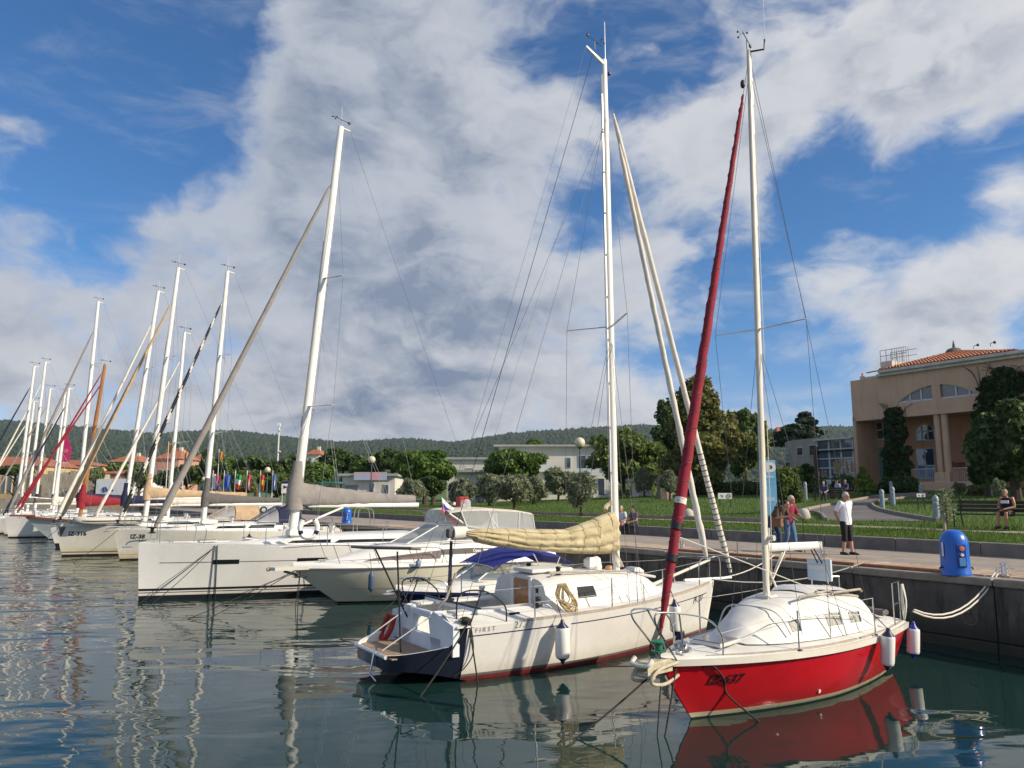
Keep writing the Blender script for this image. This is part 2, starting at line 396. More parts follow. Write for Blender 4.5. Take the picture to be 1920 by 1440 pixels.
def _conc(T, b, pos):
    sp = T.new('ShaderNodeSeparateXYZ'); T.l.new(pos, sp.inputs[0])
    st = T.new('ShaderNodeMapping'); T.l.new(pos, st.inputs[0]); st.inputs['Scale'].default_value = (2.2, 2.2, .35)
    n = T.noise(pos, 1.1, 6, .65); s = T.noise(st.outputs[0], 1.6, 6, .7)
    c = T.mix(T.mapr(n, .3, .7), (.135, .12, .105), (.075, .068, .06)); c = T.mix(T.mapr(s, .48, .66, 0, .85), c, (.03, .028, .026)); c = T.mix(T.mapr(s, .38, .28, 0, .5), c, (.34, .30, .25))
    wet = T.mapr(T.math('ADD', sp.outputs[2], T.math('MULTIPLY', T.math('SUBTRACT', n, .5), .7)), .25, .75, 1., 0.)
    c = T.mix(T.math('MULTIPLY', wet, .9), c, (.022, .026, .016)); T.l.new(c, b.inputs['Base Color']); b.inputs['Roughness'].default_value = .85
    bn = T.new('ShaderNodeBump'); bn.inputs['Strength'].default_value = .5; bn.inputs['Distance'].default_value = .03; T.l.new(T.noise(pos, 9, 6, .7), bn.inputs['Height']); T.l.new(bn.outputs[0], b.inputs['Normal'])
M_conc = surf_mat('weathered_concrete', _conc)
M_kerb = mat('kerb_stone', (.30, .26, .21), .85, var=.3, scale=3, bump=.3)
M_stone = mat('wall_stone', (.20, .19, .17), .9, col2=(.13, .12, .11), scale=2.2, bump=.5, bscale=8)

def sheet(name, us, ns, zf, m, kind=True, off=0.):
    mb = MB(); vs = [P(u, n, zf(u, n) + off) for u in us for n in ns]; k = len(ns)
    fs = [(i * k + j, i * k + j + 1, (i + 1) * k + j + 1, (i + 1) * k + j) for i in range(len(us) - 1) for j in range(k - 1)]
    o = mb.add(vs, fs).build(name, m); 
    return struct(o) if kind else o
us = [-60, -40, -25] + list(range(-16, 90, 2)) + [95, 105, 120, 150, 200, 300, 500, 900]
ns = [-6.24, -6.26] + list(np.arange(-7, -76, -1.5)) + [-80, -100, -140, -200, -300, -475, -800, -1500, -3000]
sheet('ground', us, ns, zg, M_lawn)
# promenade on the quay with its planks along the edge
prom = MB().box((0, 0, 0), (1, 1, 1)); prom = MB()
a, b_ = -40, 130
pr = [P(a, -.42, ZQ), P(b_, -.42, ZQ), P(b_, -6.3, ZQ), P(a, -6.3, ZQ)]
prom.add(pr, [(0, 1, 2, 3)]); promo = struct(prom.build('promenade', M_pave, smooth=False))
M_plank = mat('promenade_plank', (.42, .30, .20), .75, col2=(.30, .22, .16), scale=4, bump=.2)
M_plank2 = mat('promenade_plank_pale', (.50, .39, .28), .75, col2=(.36, .28, .20), scale=4, bump=.2)
pk = [MB().box((0, 0, 0), (.235, 1.25, .03), bev=.006).mesh('plank', m_) for m_ in (M_plank, M_plank2)]
i = 0; u = -6.
while u < 34:
    o = link('plank', pk[0] if random.random() < .6 else pk[1], promo, P(u, -1.08, ZQ + .004 + random.uniform(0, .008)), ANG_U + random.uniform(-.004, .004)); u += .25
beam = MB().box((0, 0, 0), (1.9, .16, .07), bev=.02).mesh('edge_beam', mat('edge_timber', (.36, .15, .07), .7, col2=(.22, .10, .05), scale=8))
for u in (2.6, 4.6, 6.6, 8.6): link('edge_beam', beam, promo, P(u, -.36, ZQ + .035), ANG_U)
# quay wall of blocks
qw = tag(thing('quay_wall', 'dark weathered concrete quay wall standing in the water along the promenade', 'wall', P(0, 0, -2)), None)
qcore = MB(); qcore.prism([P(a, -.06, -3), P(b_, -.06, -3), P(b_, -6.2, -3), P(a, -6.2, -3)], (0, 0, 3 + ZQ - .012)); o = qcore.build('core', M_conc, smooth=False); o.parent = qw; o.location = -qw.location
blk = [MB().box((0, 0, 0), (2.97, .5, 1.04), bev=.02).mesh('block', M_conc), MB().box((0, 0, 0), (2.97, .5, 2.9), bev=.02).mesh('block', M_conc)]
cop = MB().box((0, 0, 0), (2.975, .46, .16), bev=.025).mesh('coping', M_kerb)
u = -16.
while u < 118:
    for me, zz, nn in ((blk[0], .72, -.255), (blk[1], -1.27, -.235), (cop, ZQ - .075, -.19)):
        o = link(me.name.split('.')[0], me, qw, Vector(P(u, nn + random.uniform(-.008, .008), zz)) - qw.location, ANG_U)
    u += 3.
# iron mooring rings in the quay wall
def ring(u):
    t = thing('mooring_ring', 'rusty iron mooring ring hanging on the dark quay wall', 'ring', P(u, .02, .72), ANG_U, 'mooring rings on the quay wall')
    m = mat('rusty_iron', (.20, .17, .14), .8, .3, col2=(.12, .08, .06), scale=20)
    MB().tube([(.13 * math.cos(x), -.03, -.13 + .13 * math.sin(x)) for x in np.linspace(0, 2 * math.pi, 17)], .014, 6, caps=False).build('hoop', m, t)
    MB().box((0, .0, .01), (.07, .05, .09), bev=.01).build('eye_plate', m, t)
for u in (1.0, 7.5): ring(u)
# low garden wall
gw = thing('garden_wall', 'low dark stone wall between the promenade and the grass strip', 'wall', P(0, -6.1, ZQ), ANG_U)
bl = [MB().box((0, 0, 0), (2.38, .44, .37), bev=.015).mesh('block', M_stone)]
u = -16.8
while u < 118:
    link('block', bl[0], gw, (u, random.uniform(-.008, .008), .17 + random.uniform(-.004, .004))); u += 2.4
# footpath between the grass strips
sheet('footpath', list(range(-24, 120, 4)), [-9.02, -10.28], lambda u, n: 1.905, M_path)
# ---- asphalt drive that climbs from the footpath to the house; outline read off the photograph's ground
left_px = [(1548, 977), (1543, 970), (1530, 964), (1497, 962), (1540, 951), (1570, 946), (1610, 938), (1650, 932), (1700, 928.5), (1738, 927)]
right_px = [(1760, 979), (1720, 972.5), (1680, 965), (1650, 957.5), (1638, 951), (1637, 945.5), (1650, 941), (1675, 937.5), (1705, 934.5), (1745, 932)]
def onland(px, py): p = G(px, py); u, n = UN(p); return u, n
def flatpoly(name, pts_un, off, m):
    bm = bmesh.new(); vs = [bm.verts.new(P(u, n, zg(u, n) + off)) for u, n in pts_un]; f = bm.faces.new(vs); bmesh.ops.triangulate(bm, faces=[f])
    me = bpy.data.meshes.new(name); bm.to_mesh(me); bm.free(); me.materials.append(m); return struct(link(name, me))
L_ = [onland(*p) for p in left_px]; R_ = [onland(*p) for p in right_px]
def strip(name, A, B, off, m, k=6):
    mb = MB(); n = len(A); vs = []
    for (a, b) in zip(A, B):
        for j in range(k + 1):
            u = a[0] + (b[0] - a[0]) * j / k; nn = a[1] + (b[1] - a[1]) * j / k; vs.append(P(u, nn, zg(u, nn) + off))
    fs = [(i * (k + 1) + j, i * (k + 1) + j + 1, (i + 1) * (k + 1) + j + 1, (i + 1) * (k + 1) + j) for i in range(n - 1) for j in range(k)]
    return struct(mb.add(vs, fs).build(name, m))
def dense(A, n=3): return [(p.x, p.y) for p in bez([(a, b, 0) for a, b in A], n)]
Ld, Rd = dense(L_), dense(R_)
strip('driveway', Ld, Rd, .02, M_asph)
def kerb(name, label, line):
    t = thing(name, label, 'kerb', P(line[0][0], line[0][1], zg(*line[0])))
    for i in range(len(line) - 1):
        a = P(*line[i], zg(*line[i])); b = P(*line[i + 1], zg(*line[i + 1])); d = (b - a); ln = d.length
        if ln < .05: continue
        M = Matrix.Translation((a + b) / 2 - t.location + Vector((0, 0, .05))) @ d.to_track_quat('X', 'Z').to_matrix().to_4x4()
        MB().box((0, 0, 0), (ln - .012, .14, .2), bev=.015, M=M).build('kerb_stone', M_kerb, t)
kerb('kerb', 'pale kerb round the lawn with the light bollards beside the drive', Rd)
kerb('kerb', 'pale kerb along the flower bed side of the drive', Ld)
kl = [(u, -10.4) for u in np.arange(14.5, 60, 1.5)]
kerb('kerb', 'long low kerb between the footpath and the olive tree lawn', kl)

# ---- grass blades on the lawns (nobody could count them)
def grass():
    n = 150000
    uu = rng.uniform(-6, 62, n) ; nn = np.where(rng.random(n) < .33, rng.uniform(-8.95, -6.35, n), -10.6 - 30 * rng.random(n) ** 1.5)
    px = O.x + U.x * uu + N.x * nn; py = O.y + U.y * uu + N.y * nn
    zz = np.array([zg(a, b) for a, b in zip(uu, nn)])
    poly = Ld + Rd[::-1]; pu = np.array([p[0] for p in poly]); pn = np.array([p[1] for p in poly]); ins = np.zeros(n, bool)
    j = len(poly) - 1
    for i in range(len(poly)):
        c = ((pn[i] > nn) != (pn[j] > nn)) & (uu < (pu[j] - pu[i]) * (nn - pn[i]) / (pn[j] - pn[i] + 1e-9) + pu[i]); ins ^= c; j = i
    k = ~ins; px, py, zz, nn2 = px[k], py[k], zz[k], nn[k]; n = len(px)
    clump = .6 + .6 * np.sin(px * 1.7 + 2 * np.sin(py * .9)) * np.sin(py * 1.3)
    h = rng.uniform(.05, .11, n) * (1 + .5 * np.clip(clump, 0, 1)); a = rng.uniform(0, 2 * np.pi, n); w = rng.uniform(.012, .025, n)
    lean = rng.uniform(-.05, .05, (n, 2)); v = np.zeros((n, 3, 3))
    v[:, 0] = np.stack([px - np.cos(a) * w, py - np.sin(a) * w, zz - .01], 1); v[:, 1] = np.stack([px + np.cos(a) * w, py + np.sin(a) * w, zz - .01], 1)
    v[:, 2] = np.stack([px + lean[:, 0], py + lean[:, 1], zz + h], 1)
    fast_mesh('grass', v.reshape(-1, 3), 3, leafmat('grass_blade', (.055, .115, .018), (.14, .20, .05), .8, .3), ('short green lawn grass beyond the garden wall', 'grass'))
def fast_mesh(name, verts, k, m, lab=None, parent=None):
    nf = len(verts) // k; me = bpy.data.meshes.new(name); me.vertices.add(len(verts)); me.vertices.foreach_set('co', np.ascontiguousarray(verts, np.float32).ravel())
    me.loops.add(len(verts)); me.loops.foreach_set('vertex_index', np.arange(len(verts), dtype=np.int32))
    me.polygons.add(nf); me.polygons.foreach_set('loop_start', np.arange(0, nf * k, k, dtype=np.int32)); me.polygons.foreach_set('loop_total', np.full(nf, k, np.int32))
    me.materials.append(m); me.update(calc_edges=True); o = link(name, me, parent)
    if lab: tag(o, lab[0], lab[1], None, 'stuff')
    return o
grass()

# ---- wooded hills
RIDGE = [(-900, 770), (-200, 778), (0, 787), (150, 800), (300, 813), (380, 806), (450, 808), (560, 822), (640, 829), (760, 822), (850, 829), (950, 813), (1100, 802), (1200, 796), (1300, 798), (1450, 806), (1560, 799), (1650, 800), (1900, 792), (2300, 785), (2900, 790)]
def hills():
    pxs = np.linspace(-900, 2900, 140); rid = np.interp(pxs, [a for a, _ in RIDGE], [b for _, b in RIDGE])
    dist = np.concatenate([np.linspace(700, 2600, 50), [2900, 3400]])
    X = (pxs - 960) / F; hz = (HY - rid) / F * 2600 * .985 - 8
    def height(ix, d):
        s = np.clip((d - 720) / 1880, 0, 1); s = s ** 1.4 * (1.6 - .6 * s) if d <= 2600 else 1 - (d - 2600) / 2000
        return -4 + hz[ix] * s
    mb = MB(); k = len(dist); vs = []
    for i in range(len(pxs)):
        for d in dist: vs.append((X[i] * d, d, height(i, d) * (1 + .03 * math.sin(i * .9 + d * .01)) + 3))
    fs = [(i * k + j, (i + 1) * k + j, (i + 1) * k + j + 1, i * k + j + 1) for i in range(len(pxs) - 1) for j in range(k - 1)]
    m = mat('hill_ground', (.022, .04, .014), .95, col2=(.035, .05, .02), scale=.02); struct(mb.add(vs, fs).build('hills', m))
    # the wood on them: thousands of small crowns that read as one mass
    n = 52000; ii = rng.uniform(26, len(pxs) - 30, n); dd = 740 + 1900 * rng.random(n) ** .7
    ico = [(0, 0, 1)] + [(.894 * math.cos(x), .894 * math.sin(x), .447) for x in np.arange(5) * 1.2566] + [(.894 * math.cos(x + .628), .894 * math.sin(x + .628), -.447) for x in np.arange(5) * 1.2566]
    tri = [(0, 1 + k_, 1 + (k_ + 1) % 5) for k_ in range(5)] + [(1 + k_, 6 + k_, 1 + (k_ + 1) % 5) for k_ in range(5)] + [(6 + k_, 6 + (k_ + 1) % 5, 1 + (k_ + 1) % 5) for k_ in range(5)]
    V = np.array(ico); Tt = np.array(tri)
    i0 = ii.astype(int); fr = ii - i0
    xs = np.interp(ii, range(len(pxs)), X); h0 = np.array([height(a, d) * (1 - f) + height(a + 1, d) * f for a, d, f in zip(i0, dd, fr)])
    r = rng.uniform(4.0, 9.0, n) * np.interp(dd, [700, 2600], [.75, 1.1]); sc = np.stack([r, r, r * rng.uniform(.8, 1.5, n)], 1)
    verts = V[None] * sc[:, None] * rng.uniform(.75, 1.2, (n, len(V), 1)) + np.stack([xs * dd, dd, h0 + 3 + r * .5], 1)[:, None]
    me = bpy.data.meshes.new('forest'); nv = len(V); al = verts.reshape(-1, 3); me.vertices.add(len(al)); me.vertices.foreach_set('co', al.astype(np.float32).ravel())
    fi = (Tt[None] + (np.arange(n) * nv)[:, None, None]).reshape(-1); me.loops.add(len(fi)); me.loops.foreach_set('vertex_index', fi.astype(np.int32))
    nf = len(fi) // 3; me.polygons.add(nf); me.polygons.foreach_set('loop_start', np.arange(0, nf * 3, 3, dtype=np.int32)); me.polygons.foreach_set('loop_total', np.full(nf, 3, np.int32))
    me.polygons.foreach_set('use_smooth', np.ones(nf, bool)); me.materials.append(leafmat('forest_leaf', (.014, .032, .014), (.034, .052, .022), .9, .0)); me.update(calc_edges=True)
    tag(link('forest', me), 'dense dark green wood covering the far hills', 'forest', None, 'stuff')
hills()
# ================================================================ BOATS
def clamp(x, a=0., b=1.): return max(a, min(b, x))
class Hull:
    """boat frame: x forward from the stern, y to port, z up from the waterline"""
    def __init__(s, L, B, fbS, fbB, sag=.05, ws=.75, tm=.42, p=2.1, rakeB=.5, rakeS=0., kw=.82, D=.45, zst=-.08, e=1.0, bowfine=1.0):
        s.__dict__.update(L=L, B=B, fbS=fbS, fbB=fbB, sag=sag, ws=ws, tm=tm, p=p, rakeB=rakeB, rakeS=rakeS, kw=kw, D=D, zst=zst, e=e, bowfine=bowfine)
    def zs(s, t): return s.fbS + (s.fbB - s.fbS) * t ** 1.5 - s.sag * 4 * t * (1 - t)
    def xb(s, z): return s.L - s.rakeB * (1 - clamp(z / s.fbB, -.6, 1)) ** 1.15
    def xs(s, z):
        h = clamp(z / s.fbS, -.5, 1); return s.rakeS * h if s.rakeS >= 0 else -s.rakeS * (1 - h)
    def bd(s, t, p=None):
        if t < s.tm: f = s.ws + (1 - s.ws) * math.sin(math.pi / 2 * t / s.tm)
        else: f = 1 - ((t - s.tm) / (1 - s.tm)) ** (p or s.p)
        return max(s.B / 2 * f, .012)
    def bw(s, t): return max(s.bd(t, max(1.25, s.p - .55 * s.bowfine)) * s.kw, .01)
    def zb(s, t):
        b = -s.D * math.sin(math.pi * clamp(.12 + .80 * t, 0, 1)) ** .8
        k = clamp(t / .35); k = k * k * (3 - 2 * k); return s.zst * (1 - k) + b * k
    def half(s, t, z):
        zz = s.zs(t); bw, bd = s.bw(t), s.bd(t)
        if hasattr(s, 'tail') and t * s.L < s.tail[0]: k = t * s.L / s.tail[0]; k = s.tail[1] + (1 - s.tail[1]) * math.sqrt(max(0, 1 - (1 - k) ** 2)); bw *= k; bd *= k
        if z >= 0: return bw + (bd - bw) * clamp(z / zz) ** s.e
        zb = s.zb(t)
        return bw * math.sqrt(max(0, 1 - (z / zb) ** 2)) if zb < 0 else bw
    def side(s, x, z, sg=1, off=.0):
        xs, xb = s.xs(z), s.xb(z); t = clamp((x - xs) / (xb - xs)); return Vector((x, sg * (s.half(t, z) + off), z))
    def at(s, t, z, sg=1): xs, xb = s.xs(z), s.xb(z); return Vector((xs + t * (xb - xs), sg * s.half(t, z), z))
    def edge(s, t, sg=1, inset=0., dz=0.):
        z = s.zs(t); p = s.at(t, z, sg); p.y -= sg * min(inset, abs(p.y)); p.z += dz; return p
    def build(s, parent, bands, mats, transom=99., ns=26, side_z=None, aft=None):
        """bands: (z top, material index) from the bottom; the last goes up to the sheer.  side_z(t): lower the side edge aft"""
        ts = [i / ns for i in range(ns + 1)]; ts = [t if t < .8 else .8 + .2 * (1 - (1 - (t - .8) / .2) ** 1.4) for t in ts]
        fr = 5; mb = MB(); secs = []; mi = []
        for t in ts:
            zb, zt = s.zb(t), s.zs(t)
            if side_z: zt = min(zt, side_z(t))
            rows = [zb, zb * .75, zb * .35]
            if zb > 0: rows = [zb] * 3
            lo = 0.
            for zz, _ in bands[:-1]: rows.append(max(zz, zb))
            st = rows[-1]
            rows += [st + (zt - st) * (k + 1) / fr for k in range(fr)]
            secs.append([(s.at(t, min(z, max(zt, zb)), 1)) for z in rows])
            if zb < 0: secs[-1][0].y = 0
            else: secs[-1][0].y = 0
        mi = [bands[0][1]] * 3 + [b[1] for b in bands[1:-1]] + [bands[-1][1]] * fr
        nr = len(secs[0])
        vs = []; 
        for sc_ in secs: vs += [tuple(p) for p in sc_] + [(p.x, -p.y, p.z) for p in sc_]
        fs = []; fm = []
        for i in range(ns):
            for r in range(nr - 1):
                a, b = i * 2 * nr + r, (i + 1) * 2 * nr + r
                q = aft[1] if aft and ts[i] < aft[0] else mi[r]; fs.append((a, b, b + 1, a + 1)); fm.append(q); a += nr; b += nr; fs.append((a, a + 1, b + 1, b)); fm.append(q)
        for r in range(nr - 1):
            if secs[0][r + 1].z <= transom + 1e-6: fs.append((r, r + 1, nr + r + 1, nr + r)); fm.append(aft[1] if aft else mi[r])
        mb.v = vs; mb.f = fs; mb.m = fm
        return mb.build('hull', mats, parent, ang=50)
    def deck(s, parent, stations, m, name='deck', inset=.0):
        """stations: (t, [(y fraction of half beam, dz above the sheer), ...] from the edge inwards)"""
        mb = MB(); rs = []
        for t, prof in stations:
            z0 = s.zs(t); e = s.at(t, z0); b = max(e.y - inset, .005)
            right = [(e.x, b * f, z0 + dz) for f, dz in prof]
            rs.append(right + [(x, -y, z) for x, y, z in right[::-1]])
        mb.rings(rs, 0, caps=False, closed=False)
        return mb.build(name, m, parent, ang=30)
    def rail(s, name, parent, m, t0, t1, sg, w=.04, h=.035, n=24, dz=0., inset=.01):
        rs = []
        for i in range(n + 1):
            t = t0 + (t1 - t0) * i / n; p = s.edge(t, sg, inset, dz); q = s.edge(t, sg, inset + w, dz)
            rs.append([p, p + Vector((0, 0, h)), q + Vector((0, 0, h)), q])
        return MB().rings(rs).build(name, m, parent, ang=40)
    def band(s, name, parent, m, z, w, t0, t1, sg=1, off=.004, n=30):
        """thin stripe that follows the side"""
        vs = []
        for i in range(n + 1):
            t = t0 + (t1 - t0) * i / n; zz = z(t) if callable(z) else z
            for q in (zz - w / 2, zz + w / 2): p = s.at(t, q, sg); p.y += sg * off; vs.append(p)
        return MB().add(vs, [(2 * i, 2 * i + 2, 2 * i + 3, 2 * i + 1) for i in range(n)]).build(name, m, parent)
    def patch(s, name, parent, m, x0, x1, z0, z1, sg=1, off=.006, slope=0.):
        vs = []
        k = 6
        for i in range(k + 1):
            x = x0 + (x1 - x0) * i / k
            for z in (z0, z1): p = s.side(x, z + slope * (x - x0), sg, off); vs.append(p)
        return MB().add(vs, [(2 * i, 2 * i + 2, 2 * i + 3, 2 * i + 1) for i in range(k)]).build(name, m, parent)
    def text(s, name, parent, m, txt, size, x, z, sg, direction, shear=0., slope=0., bold=0., off=.008):
        return text_on(name, txt, size, lambda a, b: s.side(x + direction * a, z + b + slope * a, sg, off), m, parent, shear, bold)

class Cabin:
    """coachroof lofted over stations (x, half width at base, half width at top, base z, height)"""
    def __init__(s, st, crown=.06): s.st = st; s.crown = crown
    def sec(s, x):
        xs = [a[0] for a in s.st]
        return [float(np.interp(x, xs, [a[k] for a in s.st])) for k in range(1, 5)]
    def ring(s, x, grow=0.):
        wb, wt, zb, h = s.sec(x); r = [(wb, zb), (wb + (wt - wb) * .55, zb + h * .55), (wt, zb + h * .86), (wt * .93, zb + h * .96), (wt * .78, zb + h + s.crown * .35 * min(1, h * 4)), (wt * .4, zb + h + s.crown * .85 * min(1, h * 4)), (0, zb + h + s.crown * min(1, h * 4))]
        return [(x, y, z) for y, z in r] + [(x, -y, z) for y, z in r[-2::-1]]
    def build(s, parent, m, name='coachroof', n=28):
        x0, x1 = s.st[0][0], s.st[-1][0]; xs = sorted(set([x0 + (x1 - x0) * i / n for i in range(n + 1)] + [a[0] for a in s.st]))
        mb = MB(); mb.rings([s.ring(x) for x in xs], 0, caps=False, closed=False)
        k = len(s.ring(x0)); mb.f.append(tuple(range(k))); mb.m.append(0); e = len(mb.v) - k; mb.f.append(tuple(range(e + k - 1, e - 1, -1))); mb.m.append(0)
        return mb.build(name, m, parent, ang=45)
    def pt(s, x, f, sg, off=.0):
        wb, wt, zb, h = s.sec(x); f2 = clamp(f, 0, .86); g = f2 if f2 < .55 else .55 + (f2 - .55) / .31 * .45; y = wb + (wt - wb) * g; return Vector((x, sg * (y + off), zb + h * f))
    def top(s, x, y=0.): wb, wt, zb, h = s.sec(x); return zb + h + s.crown * min(1, h * 4) * (1 - (y / max(wt, .01)) ** 2 * .65)
    def window(s, name, parent, m, x0, x1, f0, f1, sg, slant=0., slant2=0., off=.010, taper=0.):
        vs = []; k = 8
        for i in range(k + 1):
            a = i / k
            for j, f in ((0, f0 + taper * a), (1, f1 - taper * a)):
                x = x0 + (x1 - x0) * a + (slant * (1 - a) + slant2 * a) * j; vs.append(s.pt(x, f, sg, off))
        return MB().add(vs, [(2 * i, 2 * i + 2, 2 * i + 3, 2 * i + 1) for i in range(k)]).build(name, m, parent)

def rope(name, pts, r, m, label, cat='rope', group=None, parent=None, smooth=True):
    o = MB().tube(bez(pts, 6) if smooth else pts, r, 6).build(name, m, parent)
    if label: tag(o, label, cat, group)
    return o
def world(root, p): return Matrix.Translation(root.location) @ Matrix.Rotation(root.rotation_euler[2], 4, 'Z') @ Vector(p)

def mast(root, x, zb, ztop, rake, r, m=M_mastw, name='mast', flat=(.72, 1.), seg=12, sx=1):
    pts = [(x - rake * k, 0, zb + (ztop - zb) * k) for k in (0, .3, .6, .85, 1)]
    return MB().tube(pts, [r, r, r, r * .92, r * .78], seg, flat=flat).build(name, m, root)
def mpt(x, zb, ztop, rake, z, y=0): k = (z - zb) / (ztop - zb); return Vector((x - rake * k, y, z))
def spreaders(mo, x, z, half, sweep, m=M_alu, r=.02, drop=0.):
    tips = []
    for sg in (1, -1):
        tip = Vector((x - sweep, sg * half, z + drop)); MB().tube([(x, sg * .04, z), tip], [r, r * .7], 8, flat=(1.6, .7)).build('spreader', m, mo); tips.append(tip)
    return tips
def wire(name, root, pts, r=.004, m=M_wire): return MB().tube(pts, r, 5).build(name, m, root)
def wind_vane(mo, p, s=1., aerial=.9, side=.25):
    p = Vector(p); q = p + Vector((.0, 0, .22 * s))
    b = MB(); b.tube([p, q], .008 * s, 5); b.tube([q + Vector((.3 * s, .1 * s, .02)), q - Vector((.32 * s, .1 * s, -.02))], .009 * s, 5); b.ball(q - Vector((.3 * s, .1 * s, -.02)), (.05 * s, .02 * s, .05 * s), 8)
    for a in (0, 2.1, 4.2): b.tube([q + Vector((.2 * s, 0, .05)), q + Vector((.2 * s + .09 * math.cos(a), .09 * math.sin(a), .05))], .004 * s, 4); b.ball(q + Vector((.2 * s + .1 * math.cos(a), .1 * math.sin(a), .05)), .024 * s, 6)
    b.build('wind_vane', M_black, mo)
    if aerial: MB().tube([p + Vector((-.03, -.04, -.1)), p + Vector((-.03, -.04, aerial))], [.008 * s, .004 * s], 5).build('aerial', M_plas, mo)
def furled(root, a, b, r0, r1, m, name='furled_jib', twist=9, stripes=None, lump=.10, seg=14, prof=None, cord=None):
    a, b = Vector(a), Vector(b); n = 64; pts = [a.lerp(b, i / n) for i in range(n + 1)]
    rr = []
    for i in range(n + 1):
        k = i / n; r = r0 + (r1 - r0) * k
        if prof: r = float(np.interp(k, [q[0] for q in prof], [q[1] for q in prof]))
        if k < .05: r *= .45 + .55 * k / .05
        if k > .96: r *= .5 + .5 * (1 - k) / .04
        rr.append(r * (1 + lump * .35 * math.sin(i * 2.3) * math.sin(i * .7)))
    mb = MB(); o = 0; d = (b - a).normalized(); A = d.orthogonal().normalized(); B = d.cross(A); rs = []
    for i, p in enumerate(pts):
        ring_ = []
        for k in range(seg):
            t = 2 * math.pi * k / seg; w = (t / (2 * math.pi) + i / n * twist) % 1
            q = rr[i] * (1 + lump * (w - .5) + .25 * lump * math.sin(5 * t + i)); ring_.append(p + (A * math.cos(t) + B * math.sin(t)) * q)
        rs.append(ring_)
    mb.rings(rs)
    ms = m
    if stripes:
        ms = list(stripes)
        for i in range(n):
            for k in range(seg): mb.m[i * seg + k] = 1 if ((k / seg + i / n * twist) % 1) < .33 else 0
    o = mb.build(name, ms, root, ang=60)
    if cord:
        m_ = 260; cp_ = []
        for i in range(m_ + 1):
            k = i / m_; j = k * n; a_ = 2 * math.pi * k * cord[0]; r = rr[int(min(j, n))] * 1.03 + .004; cp_.append(a.lerp(b, k) + (A * math.cos(a_) + B * math.sin(a_)) * r)
        MB().tube(cp_, cord[1], 4).build('lashing', cord[2], o)
    return o
def fender(label, p, h, r, group=None, m=M_plas, m2=M_navy, tilt=(0, 0), line=.35, up=None):
    """hangs with its top eye at world point p"""
    t = thing('fender', label, 'fender', p, 0, group); t.rotation_euler = (tilt[0], tilt[1], 0)
    prof = [(.02, -h), (.028, -h + .02), (.04, -h + .05), (r * .92, -h * .86), (r, -h * .80), (r, -h * .24), (r * .92, -h * .19), (.04, -.06), (.03, -.02), (.02, 0)]
    mb = MB(); mb.lathe(prof, 18, mf=[1, 1, 1, 0, 0, 0, 1, 1, 1]); mb.m = [x for x in mb.m]; mb.build('body', [m, m2], t, ang=50)
    e = Vector((0, 0, line)) if up is None else Matrix.Rotation(-tilt[1], 3, 'Y') @ (Matrix.Rotation(-tilt[0], 3, 'X') @ (Vector(up) - Vector(p)))
    MB().tube([(0, 0, -.03), e], .007, 5).build('line', M_ropek, t)
    return t
def cleat(root, p, s=1., m=M_steel, rz=0.):
    b = MB(); c = Vector(p); d = Vector((math.cos(rz), math.sin(rz), 0)); b.tube([c - d * .10 * s + Vector((0, 0, .055 * s)), c + d * .10 * s + Vector((0, 0, .055 * s))], .014 * s, 6)
    for k in (-.04, .04): b.tube([c + d * k * s, c + d * k * s + Vector((0, 0, .055 * s))], .013 * s, 6)
    b.build('cleat', m, root)
def winch(root, p, s=1., m=M_steel): MB().lathe([(.075 * s, 0), (.075 * s, .02 * s), (.05 * s, .05 * s), (.045 * s, .09 * s), (.06 * s, .12 * s), (.055 * s, .14 * s), (.02 * s, .15 * s)], 14, c=p).build('winch', m, root)
def lifelines(root, tops, r=.004): 
    for k in range(len(tops) - 1): wire('lifeline', root, sag(tops[k], tops[k + 1], .008, 4), r, M_wirel)
def stanchion(root, h, t, sg, ht=.55, ins=.05):
    p = h.edge(t, sg, ins, .0); q = p + Vector((0, 0, ht)); o = MB().tube([p, q], .0125, 7).build('stanchion', M_steel, root)
    MB().box(p + Vector((0, 0, .015)), (.07, .06, .03), bev=.008).build('base', M_black, o); return q
def boom_cover(root, a, b, ra, rb, m, name='sail_cover', collar=0., mast_r=.1, wr=.04, z_low=.05, seg=16, n=30, up=0.):
    """fabric roll along a boom from mast end a to outer end b"""
    a, b = Vector(a), Vector(b); d = (b - a).normalized(); y = Vector((0, 0, 1)).cross(d).normalized(); z = d.cross(y); rs = []
    for i in range(n + 1):
        k = i / n; r = ra * (1 - k) ** 1.4 + rb * (1 - (1 - k) ** 1.4); c = a.lerp(b, k); ring_ = []
        hk = (1 + up * (1 - k) ** 3)
        for j in range(seg):
            t = 2 * math.pi * j / seg; wob = 1 + wr * math.sin(3 * t + i * .8) + wr * .8 * math.sin(7 * t - i * 1.7) + wr * .6 * math.sin(i * 2.1 + j)
            cz = math.sin(t); rz_ = (r * hk if cz > 0 else r * .75)
            ring_.append(c + y * math.cos(t) * r * .52 * wob + z * (cz * rz_ * wob + z_low + r * .35))
        rs.append(ring_)
    o = MB().rings(rs).build(name, m, root, ang=70)
    if collar:
        pts = [a + Vector((.02, 0, -ra * .5)), a + Vector((.02, 0, ra)), a + Vector((-.02, 0, ra + collar * .5)), a + Vector((-.05, 0, ra + collar))]
        MB().tube(pts, [ra * .62, ra * .6, ra * .42, mast_r * 1.15], 14, flat=(.85, 1)).build('collar', m, o)
    return o
def mooring(label, a, b, drop, r=.011, m=M_ropek, group=None): return rope('mooring_line', sag(a, b, drop, 10), r, m, label, 'rope', group, smooth=False)
